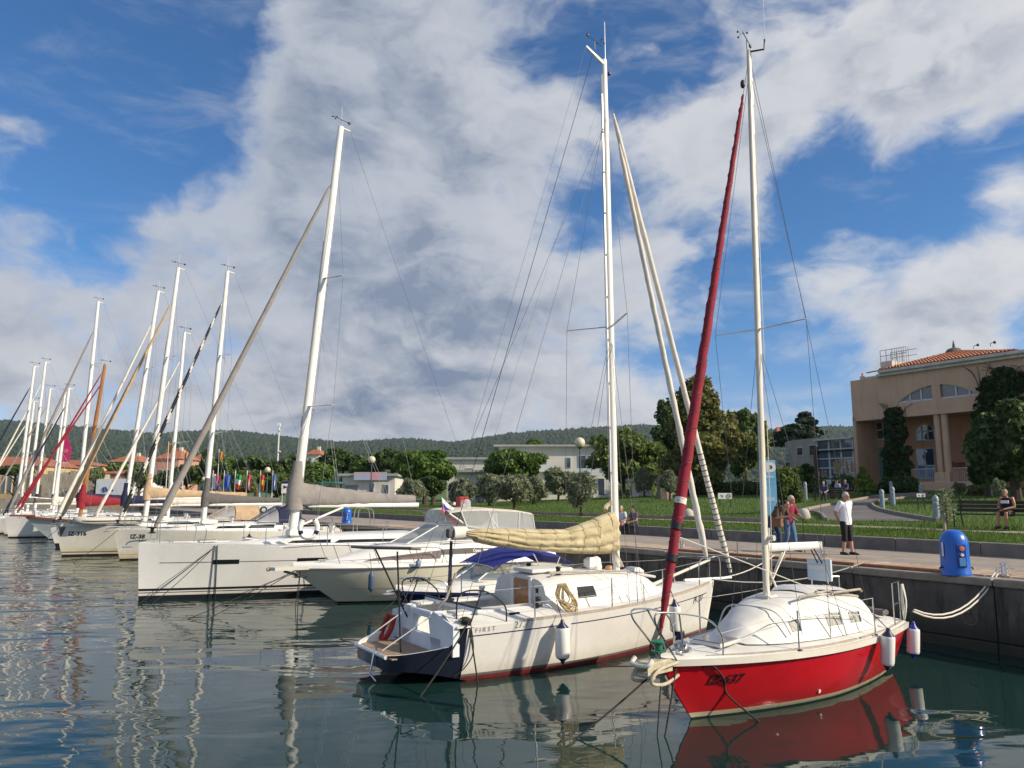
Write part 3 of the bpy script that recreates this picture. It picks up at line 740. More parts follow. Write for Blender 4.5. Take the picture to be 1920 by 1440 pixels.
def hatch(root, c, w, l, m=M_smoke, pitch=0., frame=M_alu, h=.05):
    M = Matrix.Translation(c) @ Matrix.Rotation(pitch, 4, 'Y'); o = MB().box((0, 0, 0), (l, w, h), bev=.015, M=M).build('hatch', frame, root)
    MB().box((0, 0, 0), (l * .86, w * .88, .012), bev=.004, M=M @ Matrix.Translation((0, 0, h / 2 + .006))).build('hatch_pane', m, o); return o

def yacht(name, label, u, n_stern, L, B, fbS, fbB, mastx, mastz, rake, boom_l, boom_z, cover, jib, jibr=.11, bow=(1,), sp=((.42, .8), (.70, .7)), hullm=None, bands=None, mats=None, mast_r=.10, mastm=M_mastw, cabm=M_white, win=True, detail=1, rakeB=.35, stripes=None, jib_top=.88, jib_x=.1, backstay=True, dodger=None, rakeS=.3, text=None, winset=None, rails=M_alu, spm=M_alu, cabh=.36, hullkw={}, jib_low=.35, cov_r=.34, spr=.026):
    t = thing(name, label, 'sailboat', P(u, n_stern, 0), ANG_N)
    h = Hull(L, B, fbS, fbB, rakeB=rakeB, rakeS=rakeS, **{**dict(sag=.03, ws=.82, tm=.40, p=2.0, kw=.86), **hullkw})
    bands = bands or [(.0, 0), (.09, 0), (.13, 1), (9, 1)]; mats = mats or [M_anti, M_white]
    h.build(t, bands, mats, ns=24 if detail else 14)
    cw = B * .5
    ck = .30
    cp = lambda f: [(1, 0), (.80, .02), (.50, .03), (.49, .03), (.49, .03), (.0, .05)]
    well = lambda f: [(1, 0), (.80, .05), (.52, .12), (.50, .12), (.48, -.42), (.0, -.42)]
    st = [(0, well(0)), (.02, well(0)), (ck * .5, well(0)), (ck, well(0)), (ck + .001, cp(0))] + [(ck + (1 - ck) * k / 12, cp(0)) for k in range(1, 13)]
    h.deck(t, st, M_deck)
    zsC = lambda x: h.zs(x / L) + .02
    c0, c1 = L * (ck - .005), L * .80
    zz = fbS + (fbB - fbS) * .4
    cab = Cabin([(c0, B * .29, B * .25, zsC(c0), cabh * 1.15), (L * .45, B * .29, B * .24, zsC(L * .45), cabh * 1.05), (L * .60, B * .26, B * .20, zsC(L * .6), cabh * .8), (L * .70, B * .21, B * .14, zsC(L * .7), cabh * .45), (c1, B * .10, B * .05, zsC(c1), .02)])
    cab.build(t, cabm)
    for sg in (1, -1):
        if win:
            for (x0, x1, f0, f1) in (winset or ((.34, .46, .35, .72), (.47, .60, .35, .70))): cab.window('window', t, M_dark, L * x0, L * x1, f0, f1, sg, slant=-.04, slant2=-.18)
        h.rail('toe_rail', t, rails, .03, .99, sg)
    hatch(t, (L * .735, 0, cab.top(L * .735) + .02), .45, .45, M_dark, pitch=-.12)
    # mast, boom, rig
    mo = mast(t, mastx, cab.top(mastx) - .25, mastz, rake, mast_r, mastm)
    zbm = cab.top(mastx) - .25; mp = lambda z, y=0: mpt(mastx, zbm, mastz, rake, z, y)
    boom = MB().tube([(mastx - mast_r, 0, boom_z), (mastx - boom_l, 0, boom_z - .03)], [.085, .07], 10, flat=(.8, 1.1)).build('boom', mastm if mastm != M_mastw else M_mastw, t)
    if cover: boom_cover(t, (mastx - mast_r * .5, 0, boom_z + .06), (mastx - boom_l * .97, 0, boom_z + .05), cov_r, .15, cover, collar=.9 if detail else .4, mast_r=mast_r)
    zp = h.zs(mastx / L)
    tops = []
    for k, w in sp:
        z = zbm + (mastz - zbm) * k; tops.append(spreaders(mo, mp(z).x, z, B * .40 * w, B * .22 * w, spm, spr))
    for i, sg in enumerate((1, -1)):
        ch = h.edge(clamp((mastx - .25) / L), sg, .06); pts = [ch] + [tp[i] for tp in tops] + [mp(mastz * .93)]
        wire('shroud', t, pts, .005); wire('shroud', t, [h.edge(clamp((mastx - .5) / L), sg, .06), mp(tops[0][0].z - .05)], .005)
    bowp = Vector((L - jib_x, 0, fbB + .12)); jt = mp(zbm + (mastz - zbm) * jib_top)
    wire('forestay', t, [bowp, jt], .005)
    if jib or stripes: furled(t, bowp.lerp(jt, jib_low / 13), bowp.lerp(jt, .965), jibr, jibr * .42, jib, stripes=stripes)
    if jib or stripes: MB().lathe([(.11, 0), (.11, .02), (.05, .04), (.05, .14), (.11, .16), (.11, .18)], 12, c=bowp.lerp(jt, .012)).build('furler_drum', M_black, t)
    if backstay:
        mh = mp(mastz - .03); crane = mh + Vector((-.35, 0, -.06)); MB().tube([mh, crane], .035, 6).build('mast_crane', mastm, mo)
        wire('backstay', t, [(.15, 0, fbS + .05), crane], .005)
    wind_vane(mo, mp(mastz), 1.15, .8)
    for k in range(3): wire('halyard', t, [mp(zbm + .5, .05 * (k - 1)) + Vector((mast_r + .03 if k else -mast_r - .03, 0, 0)), mp(mastz * (.97 - .12 * k), .03) + Vector((mast_r if k else -mast_r - .02, 0, 0))], .006, (M_wirel, M_ropew, M_wire)[k])
    for sg in (1, -1):
        lj = mp(boom_z + (mastz - boom_z) * .45, sg * .1)
        for q in (.35, .75): wire('lazy_jack', t, [lj, (mastx - boom_l * q, sg * .12, boom_z + .1)], .004, M_wirel)
        wire('flag_halyard', t, [h.edge(clamp((mastx - .35) / L), sg, .1), tops[0][0 if sg > 0 else 1] - Vector((0, sg * .15, 0))], .003, M_wirel)
    wire('topping_lift', t, [(mastx - boom_l * .98, 0, boom_z + .05), mp(mastz - .1)], .004, M_wirel)
    MB().box((L * .62, B * .12, cab.top(L * .62, B * .12) + .10), (.75, .5, .22), bev=.08).build('liferaft_case', M_plas, t)
    MB().lathe([(.08, 0), (.09, .12), (.14, .2), (.13, .3), (.03, .33)], 10, c=(L * .50, -B * .15, cab.top(L * .5, B * .15) - .02)).build('dorade_vent', M_steel, t)
    for q, m_ in ((.12, M_ropew), (.22, M_ropey)): MB().lathe([(.10, 0), (.17, .03), (.17, .12), (.09, .14)], 10, c=(L * q, B * .34, h.zs(q) + .06)).build('rope_coil', m_, t)
    # guard rails
    for sg in (1, -1):
        tops_ = [stanchion(t, h, x, sg, .58) for x in (.12, .27, .42, .57, .72)]
        pb = h.edge(.86, sg, .05); pf = h.edge(.975, sg, .02)
        tops_.append(Vector((pb.x, pb.y, pb.z + .58)))
        lifelines(t, tops_)
    pb = h.edge(.86, 1, .05); pf = h.edge(.955, 1, .02); hp = .6
    MB().tube(bez([pb, pb + Vector((.03, 0, hp)), pf + Vector((0, 0, hp)), (L + .02, .10, fbB + hp + .02), (L + .02, -.10, fbB + hp + .02), (pf.x, -pf.y, pf.z + hp), (pb.x + .03, -pb.y, pb.z + hp), (pb.x, -pb.y, pb.z)], 5), .014, 7).build('pulpit', M_steel, t)
    for sg in (1, -1): MB().tube([(pf.x, sg * pf.y, pf.z), (pf.x + .02, sg * pf.y, pf.z + hp)], .012, 6).build('pulpit_leg', M_steel, t)
    sa = h.edge(.10, 1, .06); sb = h.edge(.01, 1, .1)
    for sg in (1, -1): MB().tube(bez([(sa.x, sg * sa.y, sa.z), (sa.x, sg * sa.y, sa.z + .6), (sb.x, sg * sb.y, sb.z + .62), (sb.x, sg * .35, sb.z + .62), (sb.x, sg * .35, sb.z)], 4), .013, 6).build('pushpit', M_steel, t)
    if detail:
        for sg in (1, -1): winch(t, (L * .29, sg * B * .29, h.zs(.29) + .13)); cleat(t, h.edge(.93, sg, .10) + Vector((0, 0, .02)))
        # anchor on its roller
        MB().tube(bez([(L - .5, .06, fbB + .09), (L + .18, .06, fbB + .07), (L + .34, .06, fbB - .05)], 4), .03, 6).box((L + .30, .06, fbB - .10), (.26, .20, .03), bev=.01).build('anchor', M_steel, t)
    if dodger:
        dodge(t, L * .215, L * .42, B * .30, cab.top(L * .36) - .04, .86, dodger)
    return t, h, cab, mp
def dodge(t, x0, x1, w, z, hh, m):
    """spray hood: three hoops with cloth and clear front"""
    def hoop(x, w_, h_, zz): return [Vector((x, w_ * math.cos(a) * (1 if abs(math.cos(a)) < .98 else 1), zz + h_ * max(0, math.sin(a)) ** .55)) for a in np.linspace(0, math.pi, 15)]
    A, B_, C = hoop(x0, w * 1.03, hh, z - .1), hoop((x0 + x1) / 2, w, hh * .98, z - .05), hoop(x1, w * .9, .03, z)
    o = MB().rings([A, B_], closed=False).build('spray_hood', m, t)
    MB().rings([[b.lerp(c, .04) for b, c in zip(B_, C)], [b.lerp(c, .9) for b, c in zip(B_, C)]], closed=False).build('spray_hood_window', M_clear, o)
    for k in (0, 4, 7, 10, 14): MB().tube([B_[k] + Vector((0, 0, .004)), C[k] + Vector((0, 0, .006))], .022, 5).build('spray_hood_seam', m, o)
    MB().tube(A, .014, 6).build('hoop', M_steel, o)
    return o
def PL(px, py, u):
    d = ray(px, py); k = (u + O.dot(U)) / d.dot(U); p = Vector((k * d.x, k * d.y, H + k * d.z)); return UN(p)[1], p.z

# ---------------------------------------------------------------- the small red sailboat
def red_boat():
    S0 = P(1.3, 2.6); fw = P(.5, 8.8) - S0; fw.z = 0; fw.normalize(); S0 = S0 + fw * .25; AR = math.atan2(fw.y, fw.x)
    t = thing('sailboat', 'small red hulled sailboat with rounded white cabin and furled maroon jib', 'sailboat', S0, AR)
    h = Hull(6.0, 2.04, .80, .84, sag=-.01, ws=.62, tm=.45, p=2.2, rakeB=.62, rakeS=-.35, kw=.66, D=.32, zst=.06, e=.75)
    h.build(t, [(.0, 0), (.02, 0), (.085, 1), (9, 2)], [M_anti, M_white2, M_red], ns=30)
    cp = [(1, .0), (.9, .03), (.55, .06), (.54, .06), (.54, .06), (0, .09)]; well = [(1, .0), (.9, .03), (.60, .10), (.56, .10), (.54, -.34), (0, -.34)]
    h.deck(t, [(0, cp), (.05, cp), (.051, well), (.12, well), (.195, well), (.196, cp)] + [(.2 + .8 * k / 16, cp) for k in range(17)], M_deck)
    # white rubbing strake and teak toe rail
    for sg in (1, -1):
        h.rail('rubbing_strake', t, M_white2, .0, .995, sg, w=.05, h=.085, dz=-.075, inset=-.022, n=40)
        h.rail('toe_rail', t, M_teakg, .42, .90, sg, w=.035, h=.03, inset=.05, dz=.012); h.rail('toe_rail', t, M_teakg, .03, .40, sg, w=.035, h=.03, inset=.05, dz=.012)
    cab = Cabin([(1.2, .66, .54, .86, .30), (1.42, .70, .57, .86, .44), (2.1, .74, .57, .87, .51), (2.9, .74, .52, .88, .54), (3.45, .68, .43, .89, .50), (3.95, .58, .33, .90, .38), (4.3, .46, .23, .91, .20), (4.52, .34, .14, .92, .03)], crown=.07)
    cab.build(t, M_deck)
    MB().tube(bez([(3.8, .62, 1.0), (3.85, .42, cab.top(3.85, .3) - .04), (3.9, 0, cab.top(3.9) + .0), (3.85, -.42, cab.top(3.85, .3) - .04), (3.8, -.62, 1.0)], 5), .012, 6).build('cabin_moulding', M_deck, t)
    # sliding hatch and washboard
    sl_ = MB(); rs = []
    for x, z in ((1.5, .0), (1.52, .07), (2.55, .075), (2.7, .0)): rs.append([(x, .36, cab.top(1.6 if x < 2 else 2.6, .36) + z), (x, .2, cab.top(1.6 if x < 2 else 2.6, .2) + z + .02), (x, 0, cab.top(1.6 if x < 2 else 2.6) + z + .03), (x, -.2, cab.top(1.6 if x < 2 else 2.6, .2) + z + .02), (x, -.36, cab.top(1.6 if x < 2 else 2.6, .36) + z)])
    sl_.rings(rs, closed=False).build('sliding_hatch', M_white, t)
    for sg in (1, -1): MB().tube([(1.35, sg * .42, cab.top(1.35, .42) + .03), (2.2, sg * .42, cab.top(2.2, .42) + .03)], .028, 6).build('hatch_rail', M_teakg, t)
    MB().box((1.72, -.02, 1.76), (.05, .42, .36), bev=.01).build('washboard', mat('pale_blue_board', (.55, .62, .68), .4), t)
    MB().box((1.75, -.02, 1.80), (.012, .36, .08), bev=.004).build('washboard_stripe', M_alu, t)
    for x in (1.9, 2.9): MB().tube([(x - .55, .50, cab.top(x, .5) + .03), (x - .5, .50, cab.top(x, .5) + .07), (x + .4, .50, cab.top(x + .2, .5) + .06), (x + .45, .50, cab.top(x + .2, .5) + .02)], .02, 6).build('grab_rail', M_teakg, t)
    # cabin windows with curtains behind
    M_curt = mat('curtain_stripe', (.42, .42, .38), .6, col2=(.20, .20, .18), scale=16)
    for sg in (1, -1):
        for x0, x1 in ((3.48, 3.68), (2.40, 2.84), (1.80, 2.16)):
            w = cab.window('window', t, M_plas, x0 - .03, x1 + .03, .24, .66, sg, slant=-.03, slant2=-.03, off=.006)
            cab.window('pane', w, M_curt, x0, x1, .29, .61, sg, slant=-.03, slant2=-.03, off=.012)
            cab.window('pane', w, M_dark, x0, x0 + .06, .29, .61, sg, slant=-.03, slant2=-.03, off=.016)
    hatch(t, (4.80, 0.02, h.zs(.8) + .12), .52, .50, M_smoke, pitch=.05)
    MB().lathe([(.14, 0), (.14, .03), (.10, .05), (.105, .09), (.07, .12), (.02, .13)], 16, c=(5.55, .0, .92)).build('deck_vent', M_steel, t)
    # bow roller, fittings
    rb = MB(); rb.box((6.10, 0, .84), (.50, .20, .05), bev=.01); rb.box((6.14, .1, .78), (.5, .02, .14), bev=.005); rb.box((6.14, -.1, .78), (.5, .02, .14), bev=.005)
    rb.tube([(6.34, -.14, .70), (6.34, .14, .70)], .035, 8); rb.tube(bez([(5.84, .16, .82), (6.24, .17, .78), (6.38, .16, .64), (6.09, .14, .58), (5.76, .10, .64)], 5), .022, 7); rb.tube(bez([(5.84, -.16, .82), (6.24, -.17, .78), (6.38, -.16, .64), (6.09, -.14, .58), (5.76, -.10, .64)], 5), .022, 7)
    rb.build('bow_roller', mat('worn_cream', (.55, .50, .38), .6, col2=(.40, .34, .24), scale=12), t)
    MB().tube(bez([(6.34, .14, .91), (6.42, .12, .84), (6.42, -.12, .84), (6.34, -.14, .91)], 4), .03, 7).build('bow_fender', M_white2, t)
    for sg in (1, -1): cleat(t, h.edge(.955, sg, .10) + Vector((0, 0, .03)), .9); MB().box(h.side(5.45, .745, sg, .0), (.07, .03, .055), bev=.01).build('fairlead', M_black, t)
    # split pulpit
    for sg in (1, -1):
        a = h.edge(.865, sg, .06); f = h.edge(.965, sg, .01)
        MB().tube(bez([a, a + Vector((.02, 0, .30)), a + Vector((.30, -sg * .06, .54)), (6.22, sg * .22, 1.50), (6.32, sg * .19, 1.40), (6.08, sg * .15, 1.12), f + Vector((.03, 0, .0))], 6), .0125, 8).build('pulpit', M_steel, t)
        MB().tube([f + Vector((-.10, 0, 0)), f + Vector((-.02, sg * .06, .30)), (5.92, sg * .27, 1.46)], .0125, 8).build('pulpit_leg', M_steel, t)
    # mast and rig
    zt = 10.69; mx = 3.41; zb = cab.top(mx) - .02; rake = .24
    mp = lambda z, y=0: mpt(mx, zb, zt, rake, z, y)
    mo = mast(t, mx, zb - .1, zt, rake, .062, M_mastc)
    MB().box((mx, 0, zb + .02), (.26, .22, .05), bev=.015).build('mast_step', M_white2, mo)
    for z in np.arange(1.7, 10.2, .55): MB().box(mp(z) + Vector((-.066, 0, 0)), (.03, .02, .5), bev=.004).build('sail_track', M_alu, mo)
    MB().tube([mp(2.35) + Vector((-.05, .05, 0)), mp(2.35) + Vector((-.05, .14, 0))], .045, 10).build('winch', M_alu, mo)
    for dy in (.05, -.05):
        rope_ = MB().tube([mp(1.75) + Vector((-.09, dy, 0)), mp(2.6) + Vector((-.10, dy * 1.2, 0)), mp(10.1) + Vector((-.06, dy * .6, 0))], .006, 5); rope_.build('halyard', M_ropew, mo)
    MB().tube(bez([mp(1.8) + Vector((-.1, .02, 0)), mp(1.6) + Vector((-.14, .08, 0)), mp(1.66) + Vector((-.2, .02, 0)), mp(1.85) + Vector((-.13, -.02, 0)), mp(2.5) + Vector((-.1, .02, 0))], 4), .016, 6).build('rope_hank', M_ropew, mo)
    boom = MB().tube([mp(2.2) + Vector((-.06, 0, 0)), (mx - 1.66, 0, 2.17)], .058, 10, flat=(.8, 1.15)).build('boom', M_plas, t)
    MB().box((mx - 1.67, 0, 2.17), (.05, .10, .13), bev=.01).build('boom_cap', M_alu, boom)
    MB().tube([mp(1.62) + Vector((-.1, 0, 0)), (mx - .52, 0, 2.10)], .022, 7).tube([mp(1.66) + Vector((-.1, .03, 0)), (mx - .54, .03, 2.12)], .012, 6).build('kicker', M_mastc, boom)
    for dy in (.03, -.03): wire('mainsheet', t, [(mx - 1.45, dy, 2.12), (mx - 2.05, dy * 2, cab.top(1.6) + .06)], .011, M_ropek)
    tips = spreaders(mo, mp(5.71).x, 5.71, .84, .02, M_alu, .016, .03)
    for i, sg in enumerate((1, -1)):
        for k, x in enumerate((3.35, 2.95, 3.95)):
            ch = Vector((x - .45, sg * (cab.sec(x)[0] + .05), h.zs(.5) + .05)); top_ = [tips[i], mp(zt - .35)] if k == 0 else [mp(5.5 if k == 1 else 5.6)]
            wire('shroud', t, [ch] + top_, .004); MB().tube([ch, ch.lerp(top_[0], .09)], .011, 6).build('turnbuckle', M_steel, t)
    jb, jt = Vector((6.0, 0, 1.16)), mp(zt - .30) + Vector((.05, 0, 0))
    wire('forestay', t, [(6.06, 0, .88), jt], .005)
    furled(t, jb, jb.lerp(jt, .935), .112, .036, M_redc, twist=13, lump=.16, prof=[(0, .036), (.06, .055), (.2, .080), (.45, .072), (.7, .052), (1, .028)], cord=(34, .006, mat('lashing_grey', (.20, .10, .11), .8)))
    sj = lambda k: jb.lerp(jt, k * .935)
    for k, m_ in ((.205, M_sailw), (.165, M_black), (.115, M_black)):
        q = sj(k); d = (jt - jb).normalized(); MB().tube([q - d * (.045 if m_ == M_sailw else .05), q + d * .045], .085, 14).build('sail_tie', m_, t)
    MB().lathe([(.10, 0), (.10, .012), (.05, .03), (.05, .10), (.10, .12), (.10, .13), (.05, .15)], 16, c=(6.03, 0, .96)).build('furler_drum', mat('green_plastic', (.02, .16, .09), .4), t)
    MB().lathe([(.02, 0), (.04, .03), (.04, .10), (.02, .14)], 10, c=sj(1.0) + Vector((0, 0, .12))).build('furler_swivel', M_black, t)
    wire('backstay', t, [(.10, 0, .85), mp(zt - .05)], .004)
    MB().tube([mp(zt - .02), mp(zt - .05) + Vector((-.12, .22, .02)), mp(zt + .1) + Vector((-.12, .24, .05))], .016, 6).build('aerial_bracket', M_black, mo)
    MB().tube([mp(zt + .0) + Vector((-.12, .24, .05)), mp(zt + .85) + Vector((-.12, .24, .05))], [.007, .004], 5).build('aerial', M_plas, mo)
    wind_vane(mo, mp(zt) + Vector((.06, 0, 0)), .8, 0)
    # a sheet from the jib's tie down to the deck aft
    rope('jib_sheet', sag(sj(.15), (1.3, .86, 1.0), -.02, 10), .008, M_ropew, None, parent=t, smooth=False)
    rope('jib_sheet', sag((5.1, .42, .98), (3.9, .55, 1.25), .02, 6) + [Vector((2.0, .80, 1.14))], .007, M_ropew, None, parent=t, smooth=False)
    # stanchions, lines, stern rail
    for sg in (1, -1):
        tp = [stanchion(t, h, .665, sg, .56), stanchion(t, h, .31, sg, .58)]
        a = h.edge(.865, sg, .06) + Vector((.02, 0, .32)); lifelines(t, [a, tp[0], tp[1]])
        e0, e1 = h.edge(.12, sg, .06), h.edge(.01, sg, .10)
        MB().tube([e0, e0 + Vector((0, 0, .72)), e1 + Vector((0, 0, .70)), e1], .0125, 7).build('stern_rail', M_steel, t)
        MB().tube([e0 + Vector((0, 0, .36)), e1 + Vector((0, 0, .35))], .010, 6).build('stern_rail_bar', M_steel, t)
    # coiled line hung on the stern rail
    e = h.edge(.015, 1, .06) + Vector((0, 0, .66)); bb = MB()
    for k in range(4): bb.tube(bez([e + Vector((.02 * k - .05, .02, 0)), e + Vector((.03 * k - .09, .04 + .01 * k, -.30)), e + Vector((.02 * k, .05, -.52 - .03 * k)), e + Vector((.05, .05 - .01 * k, -.3)), e + Vector((.02, .02, 0))], 4), .010, 5)
    tag(bb.build('coiled_rope', M_ropew), 'pale rope coils hanging on the stern rail of the red sailboat', 'rope').matrix_world = Matrix.Translation(t.location) @ Matrix.Rotation(AR, 4, 'Z')
    MB().tube([(.55, -.3, .72), (1.0, -.2, .86)], .03, 7).build('tiller', M_teak, t)
    for k, x in ((0, .42), (1, .30)): MB().box((x, .30 - .3 * k, .98), (.22, .30, .10), bev=.03).build('locker_cushion', M_dgreyc, t)
    h.text('registration', t, M_black, 'IZ-637', .18, 5.36, .48, 1, -1, shear=.2, bold=.004)
    MB().lathe([(.028, 0), (.028, .012), (.012, .014)], 10, c=h.side(3.3, .17, 1, 0), axis=(0, 1, -.3)).build('skin_fitting', M_plas, t)
    # things that hang from it
    w = lambda p: world(t, p)
    q = h.edge(.31, 1, -.16); fender('white fender with navy ends hung on the sunny side of the red hull', w((q.x, q.y, .97)), .66, .105, tilt=(.10, .05), up=w(h.edge(.31, 1, .05) + Vector((0, 0, .32))))
    q = h.edge(.02, 1, -.10); fender('white fender with blue ends hung at the red stern by the quay', w((-.02, .72, .82)), .62, .105, m2=mat('bright_blue', (.01, .02, .30), .4), tilt=(0, .08), up=w((.1, .6, 1.2)))
    g = 'dark mooring lines of the red boat bow'
    c = h.edge(.955, 1, .10) + Vector((0, 0, .06))
    mooring('black mooring line looping down the red bow into the water', w(c), w((6.5, .35, -.25)), .08, .013, group=None)
    rope('mooring_line', [w(c), w(h.side(5.42, .78, 1, .02)), w(h.side(5.15, .55, 1, .02)), w(h.side(5.0, .3, 1, .04)), w((4.7, .85, -.15))], .014, M_ropek, 'black line hanging over the red hull beside its registration', 'rope')
    mooring('thin black line from the red bow roller out into open water', w((6.15, -.1, .62)), w((7.6, -.5, -.2)), .03, .012)
    mooring('thin black line from the red bow roller straight down', w((6.12, .1, .62)), w((6.45, .25, -.25)), .0, .010)
    # stern lines to the quay bollard
    bo = P(.62, -.55, ZQ + .12); s0 = w((.03, .75, 1.0))
    mooring('white mooring rope from red stern to steel quay bollard', s0, bo, .42, .016, M_ropew, 'pair of white stern ropes')
    mooring('white mooring rope from red stern to steel quay bollard', s0 + Vector((.02, 0, .03)), bo + Vector((-.04, .03, .02)), .38, .016, M_ropew, 'pair of white stern ropes')
    mooring('thin rope from red stern to quay near the second bollard', w((.03, -.6, 1.05)), P(4.5, -.3, ZQ + .1), .25, .010, M_ropew)
    return t, h
red, redh = red_boat()
# ---------------------------------------------------------------- white sailboat moored bow to the quay
def first_boat():
    ns_, u0 = 10.95, 5.2
    t = thing('sailboat', 'white sailboat moored bow to quay with cream sail flaked on its boom', 'sailboat', P(u0, ns_), ANG_N + math.pi)
    L = 8.25; h = Hull(L, 2.80, .86, 1.08, sag=.0, ws=.80, tm=.42, p=1.95, rakeB=.32, rakeS=.0, kw=.84, D=.40, zst=.22, e=.85); h.tail = (1.15, .55)
    sole = .40
    def sidez(t_):
        x = t_ * L
        if x > 1.22: return 9
        k = clamp((x - .95) / .27); return sole + .05 + .14 * clamp(x / .95) + (.90 - sole - .19) * k
    h.build(t, [(.0, 0), (.015, 0), (.075, 1), (.115, 2), (9, 3)], [M_antired, M_antired, M_dgreyc, M_white, mat('stern_shade_dark', (.012, .016, .03), .12, coat=.5)], ns=56, transom=sole + .3, side_z=sidez, aft=(1.05 / L, 4))  # aft faces coloured near-black for the shade and water reflection under the stern
    # decks: side decks and cockpit well, then the foredeck
    cp = [(1, .0), (.92, .02), (.62, .04), (.61, .04), (.60, .04), (0, .08)]
    well = [(1, .0), (.92, .02), (.66, .16), (.60, .17), (.56, sole - .92), (0, sole - .92)]
    T0 = .97 / L; T1 = 3.02 / L
    st = [(T0, well)] + [(T0 + (T1 - T0) * k / 5, well) for k in range(1, 6)] + [(T1 + .0005, cp)] + [(T1 + (1 - T1) * k / 16, cp) for k in range(1, 17)]
    h.deck(t, st, M_deck)
    # inside faces of the open stern, and its teak step
    inn = MB(); rs = []
    for k in range(9):
        x = .02 + .95 * k / 8; tt = x / L; z = min(sidez(tt), h.zs(tt)); y = h.side(x, z, 1).y - .05
        rs.append([(x, y + .05, z), (x, y, z), (x, y - .03, sole), (x, 0, sole), (x, -(y - .03), sole), (x, -y, z), (x, -(y + .05), z)])
    inn.rings(rs, closed=False).build('stern_step', M_white, t)
    for k in range(9):
        y = -.72 + .18 * k; MB().box((.46, y, sole + .012), (.84, .168, .02), bev=.004).build('teak_slat', M_teak, t)
    MB().tube([(.0, h.side(.02, sole, 1).y, sole + .03), (.0, -h.side(.02, sole, 1).y, sole + .03)], .035, 8).build('stern_lip', M_alu, t)
    # transom bulkhead: frame with an open slot
    tb = MB(); yb = h.side(.95, .85, 1).y - .03; X = .98
    tb.box((X, 0, sole + .12), (.10, 1.5, .24), bev=.01)
    for sg in (1, -1): tb.prism([(X - .05, sg * yb, sole + .02), (X - .05, sg * .42, sole + .02), (X - .05, sg * .30, .93), (X - .05, sg * .48, 1.06), (X - .05, sg * yb, .90)], (.12, 0, 0))
    tb.box((X + .01, 0, .97), (.10, .72, .11), bev=.02); tb.build('transom_bulkhead', M_deckb, t, ang=30)
    lk = MB().box((X + .45, -.35, .74), (.05, .36, .24), bev=.02).build('locker_door', M_white, t)
    MB().lathe([(.09, 0), (.09, .012), (.05, .018)], 14, c=(X + .42, -.42, .74), axis=(-1, 0, 0)).build('inspection_hatch', M_plas, t)
    # traveller across the cockpit
    tv = MB().box((1.55, 0, 1.07), (.10, 2.0, .06), bev=.012).build('traveller', M_deckb, t); MB().box((1.55, 0, 1.115), (.04, 2.0, .03), bev=.005).build('track', M_black, tv); MB().box((1.55, .1, 1.15), (.12, .16, .05), bev=.015).build('car', M_black, tv)
    for sg in (1, -1):
        MB().box((2.0, sg * .72, 1.04), (1.7, .36, .05), bev=.015).build('cockpit_bench', M_deck, t)
        winch(t, (2.75, sg * .98, 1.07), 1.1, M_steel if sg > 0 else M_black)
    MB().box((2.2, -1.06, .97), (.20, .04, .09), bev=.02).build('coaming_pocket', M_dark, t)
    # coachroof with companionway
    cab = Cabin([(3.0, .96, .80, .92, .52), (3.6, .98, .80, .94, .55), (4.6, .94, .74, .97, .50), (5.5, .82, .60, 1.0, .40), (5.95, .66, .44, 1.02, .26), (6.35, .40, .22, 1.04, .06), (6.7, .12, .06, 1.06, .02)], crown=.08)
    cab.build(t, M_deck)
    dr = MB().box((2.985, -.12, 1.14), (.03, .50, .62), bev=.01).build('companionway_door', M_wood, t)
    for y in (-.42, .18): MB().box((2.975, y, 1.14), (.05, .08, .70), bev=.01).build('door_frame', M_white, dr)
    for y, z, s_ in ((-.60, 1.28, .07), (-.60, 1.10, .08)): MB().box((2.975, y, z), (.03, s_, s_ * 1.2), bev=.01).build('instrument', M_black, t)
    for sg in (1, -1):
        for x0, x1 in ((3.70, 4.16),): cab.window('window', t, M_dark, x0, x1, .34, .70, sg, slant=.03, slant2=-.03)
        MB().tube([(3.3, sg * .62, cab.top(3.3, .62) + .02), (3.4, sg * .62, cab.top(3.4, .62) + .06), (5.2, sg * .55, cab.top(5.2, .55) + .06), (5.3, sg * .55, cab.top(5.3, .55) + .02)], .022, 6).build('grab_rail', M_teakg, t)
        h.rail('toe_rail', t, M_teakg, .27, .97, sg, w=.05, h=.045, inset=.0, n=40); h.rail('toe_rail', t, M_white, .12, .26, sg, w=.06, h=.03, inset=.0)
        winch(t, (3.55, sg * .5, cab.top(3.55, .5)), .9, M_black)
    MB().box((3.55, 0, cab.top(3.5) + .03), (.95, .66, .07), bev=.03).build('sliding_hatch', M_deck, t)
    sp_ = MB(); sp_.lathe([(.11, 0), (.12, .05), (.10, .16), (.09, .22), (.03, .26)], 14, c=(4.75, -.15, cab.top(4.75))); sp_.box((4.62, -.15, cab.top(4.7) + .13), (.22, .2, .22), bev=.06); sp_.build('dorade_vent', M_white, t)
    MB().lathe([(.06, 0), (.08, .05), (.06, .08)], 10, c=(5.05, -.2, cab.top(5.05)), axis=(-.4, 0, 1)).build('vent', mat('wood_vent', (.45, .28, .14), .5), t)
    hatch(t, (6.02, 0, cab.top(6.0) + .03), .5, .5, M_dark, pitch=.18)
    # stripes and lettering on the sunny side
    for sg in (-1, 1):
        h.band('cove_stripe', t, M_navy, lambda q: .70 + .20 * q, .018, .145, .36, sg); h.band('cove_stripe', t, M_navy, lambda q: .70 + .20 * q, .018, .39, .95, sg)
    M_let = mat('lettering_grey', (.28, .27, .25), .4)
    h.text('name_lettering', t, M_let, 'F I R S T', .105, 1.30, .785, -1, 1, slope=.03); h.text('name_number', t, M_let, '27.7', .17, 2.02, .80, -1, 1, slope=.03)
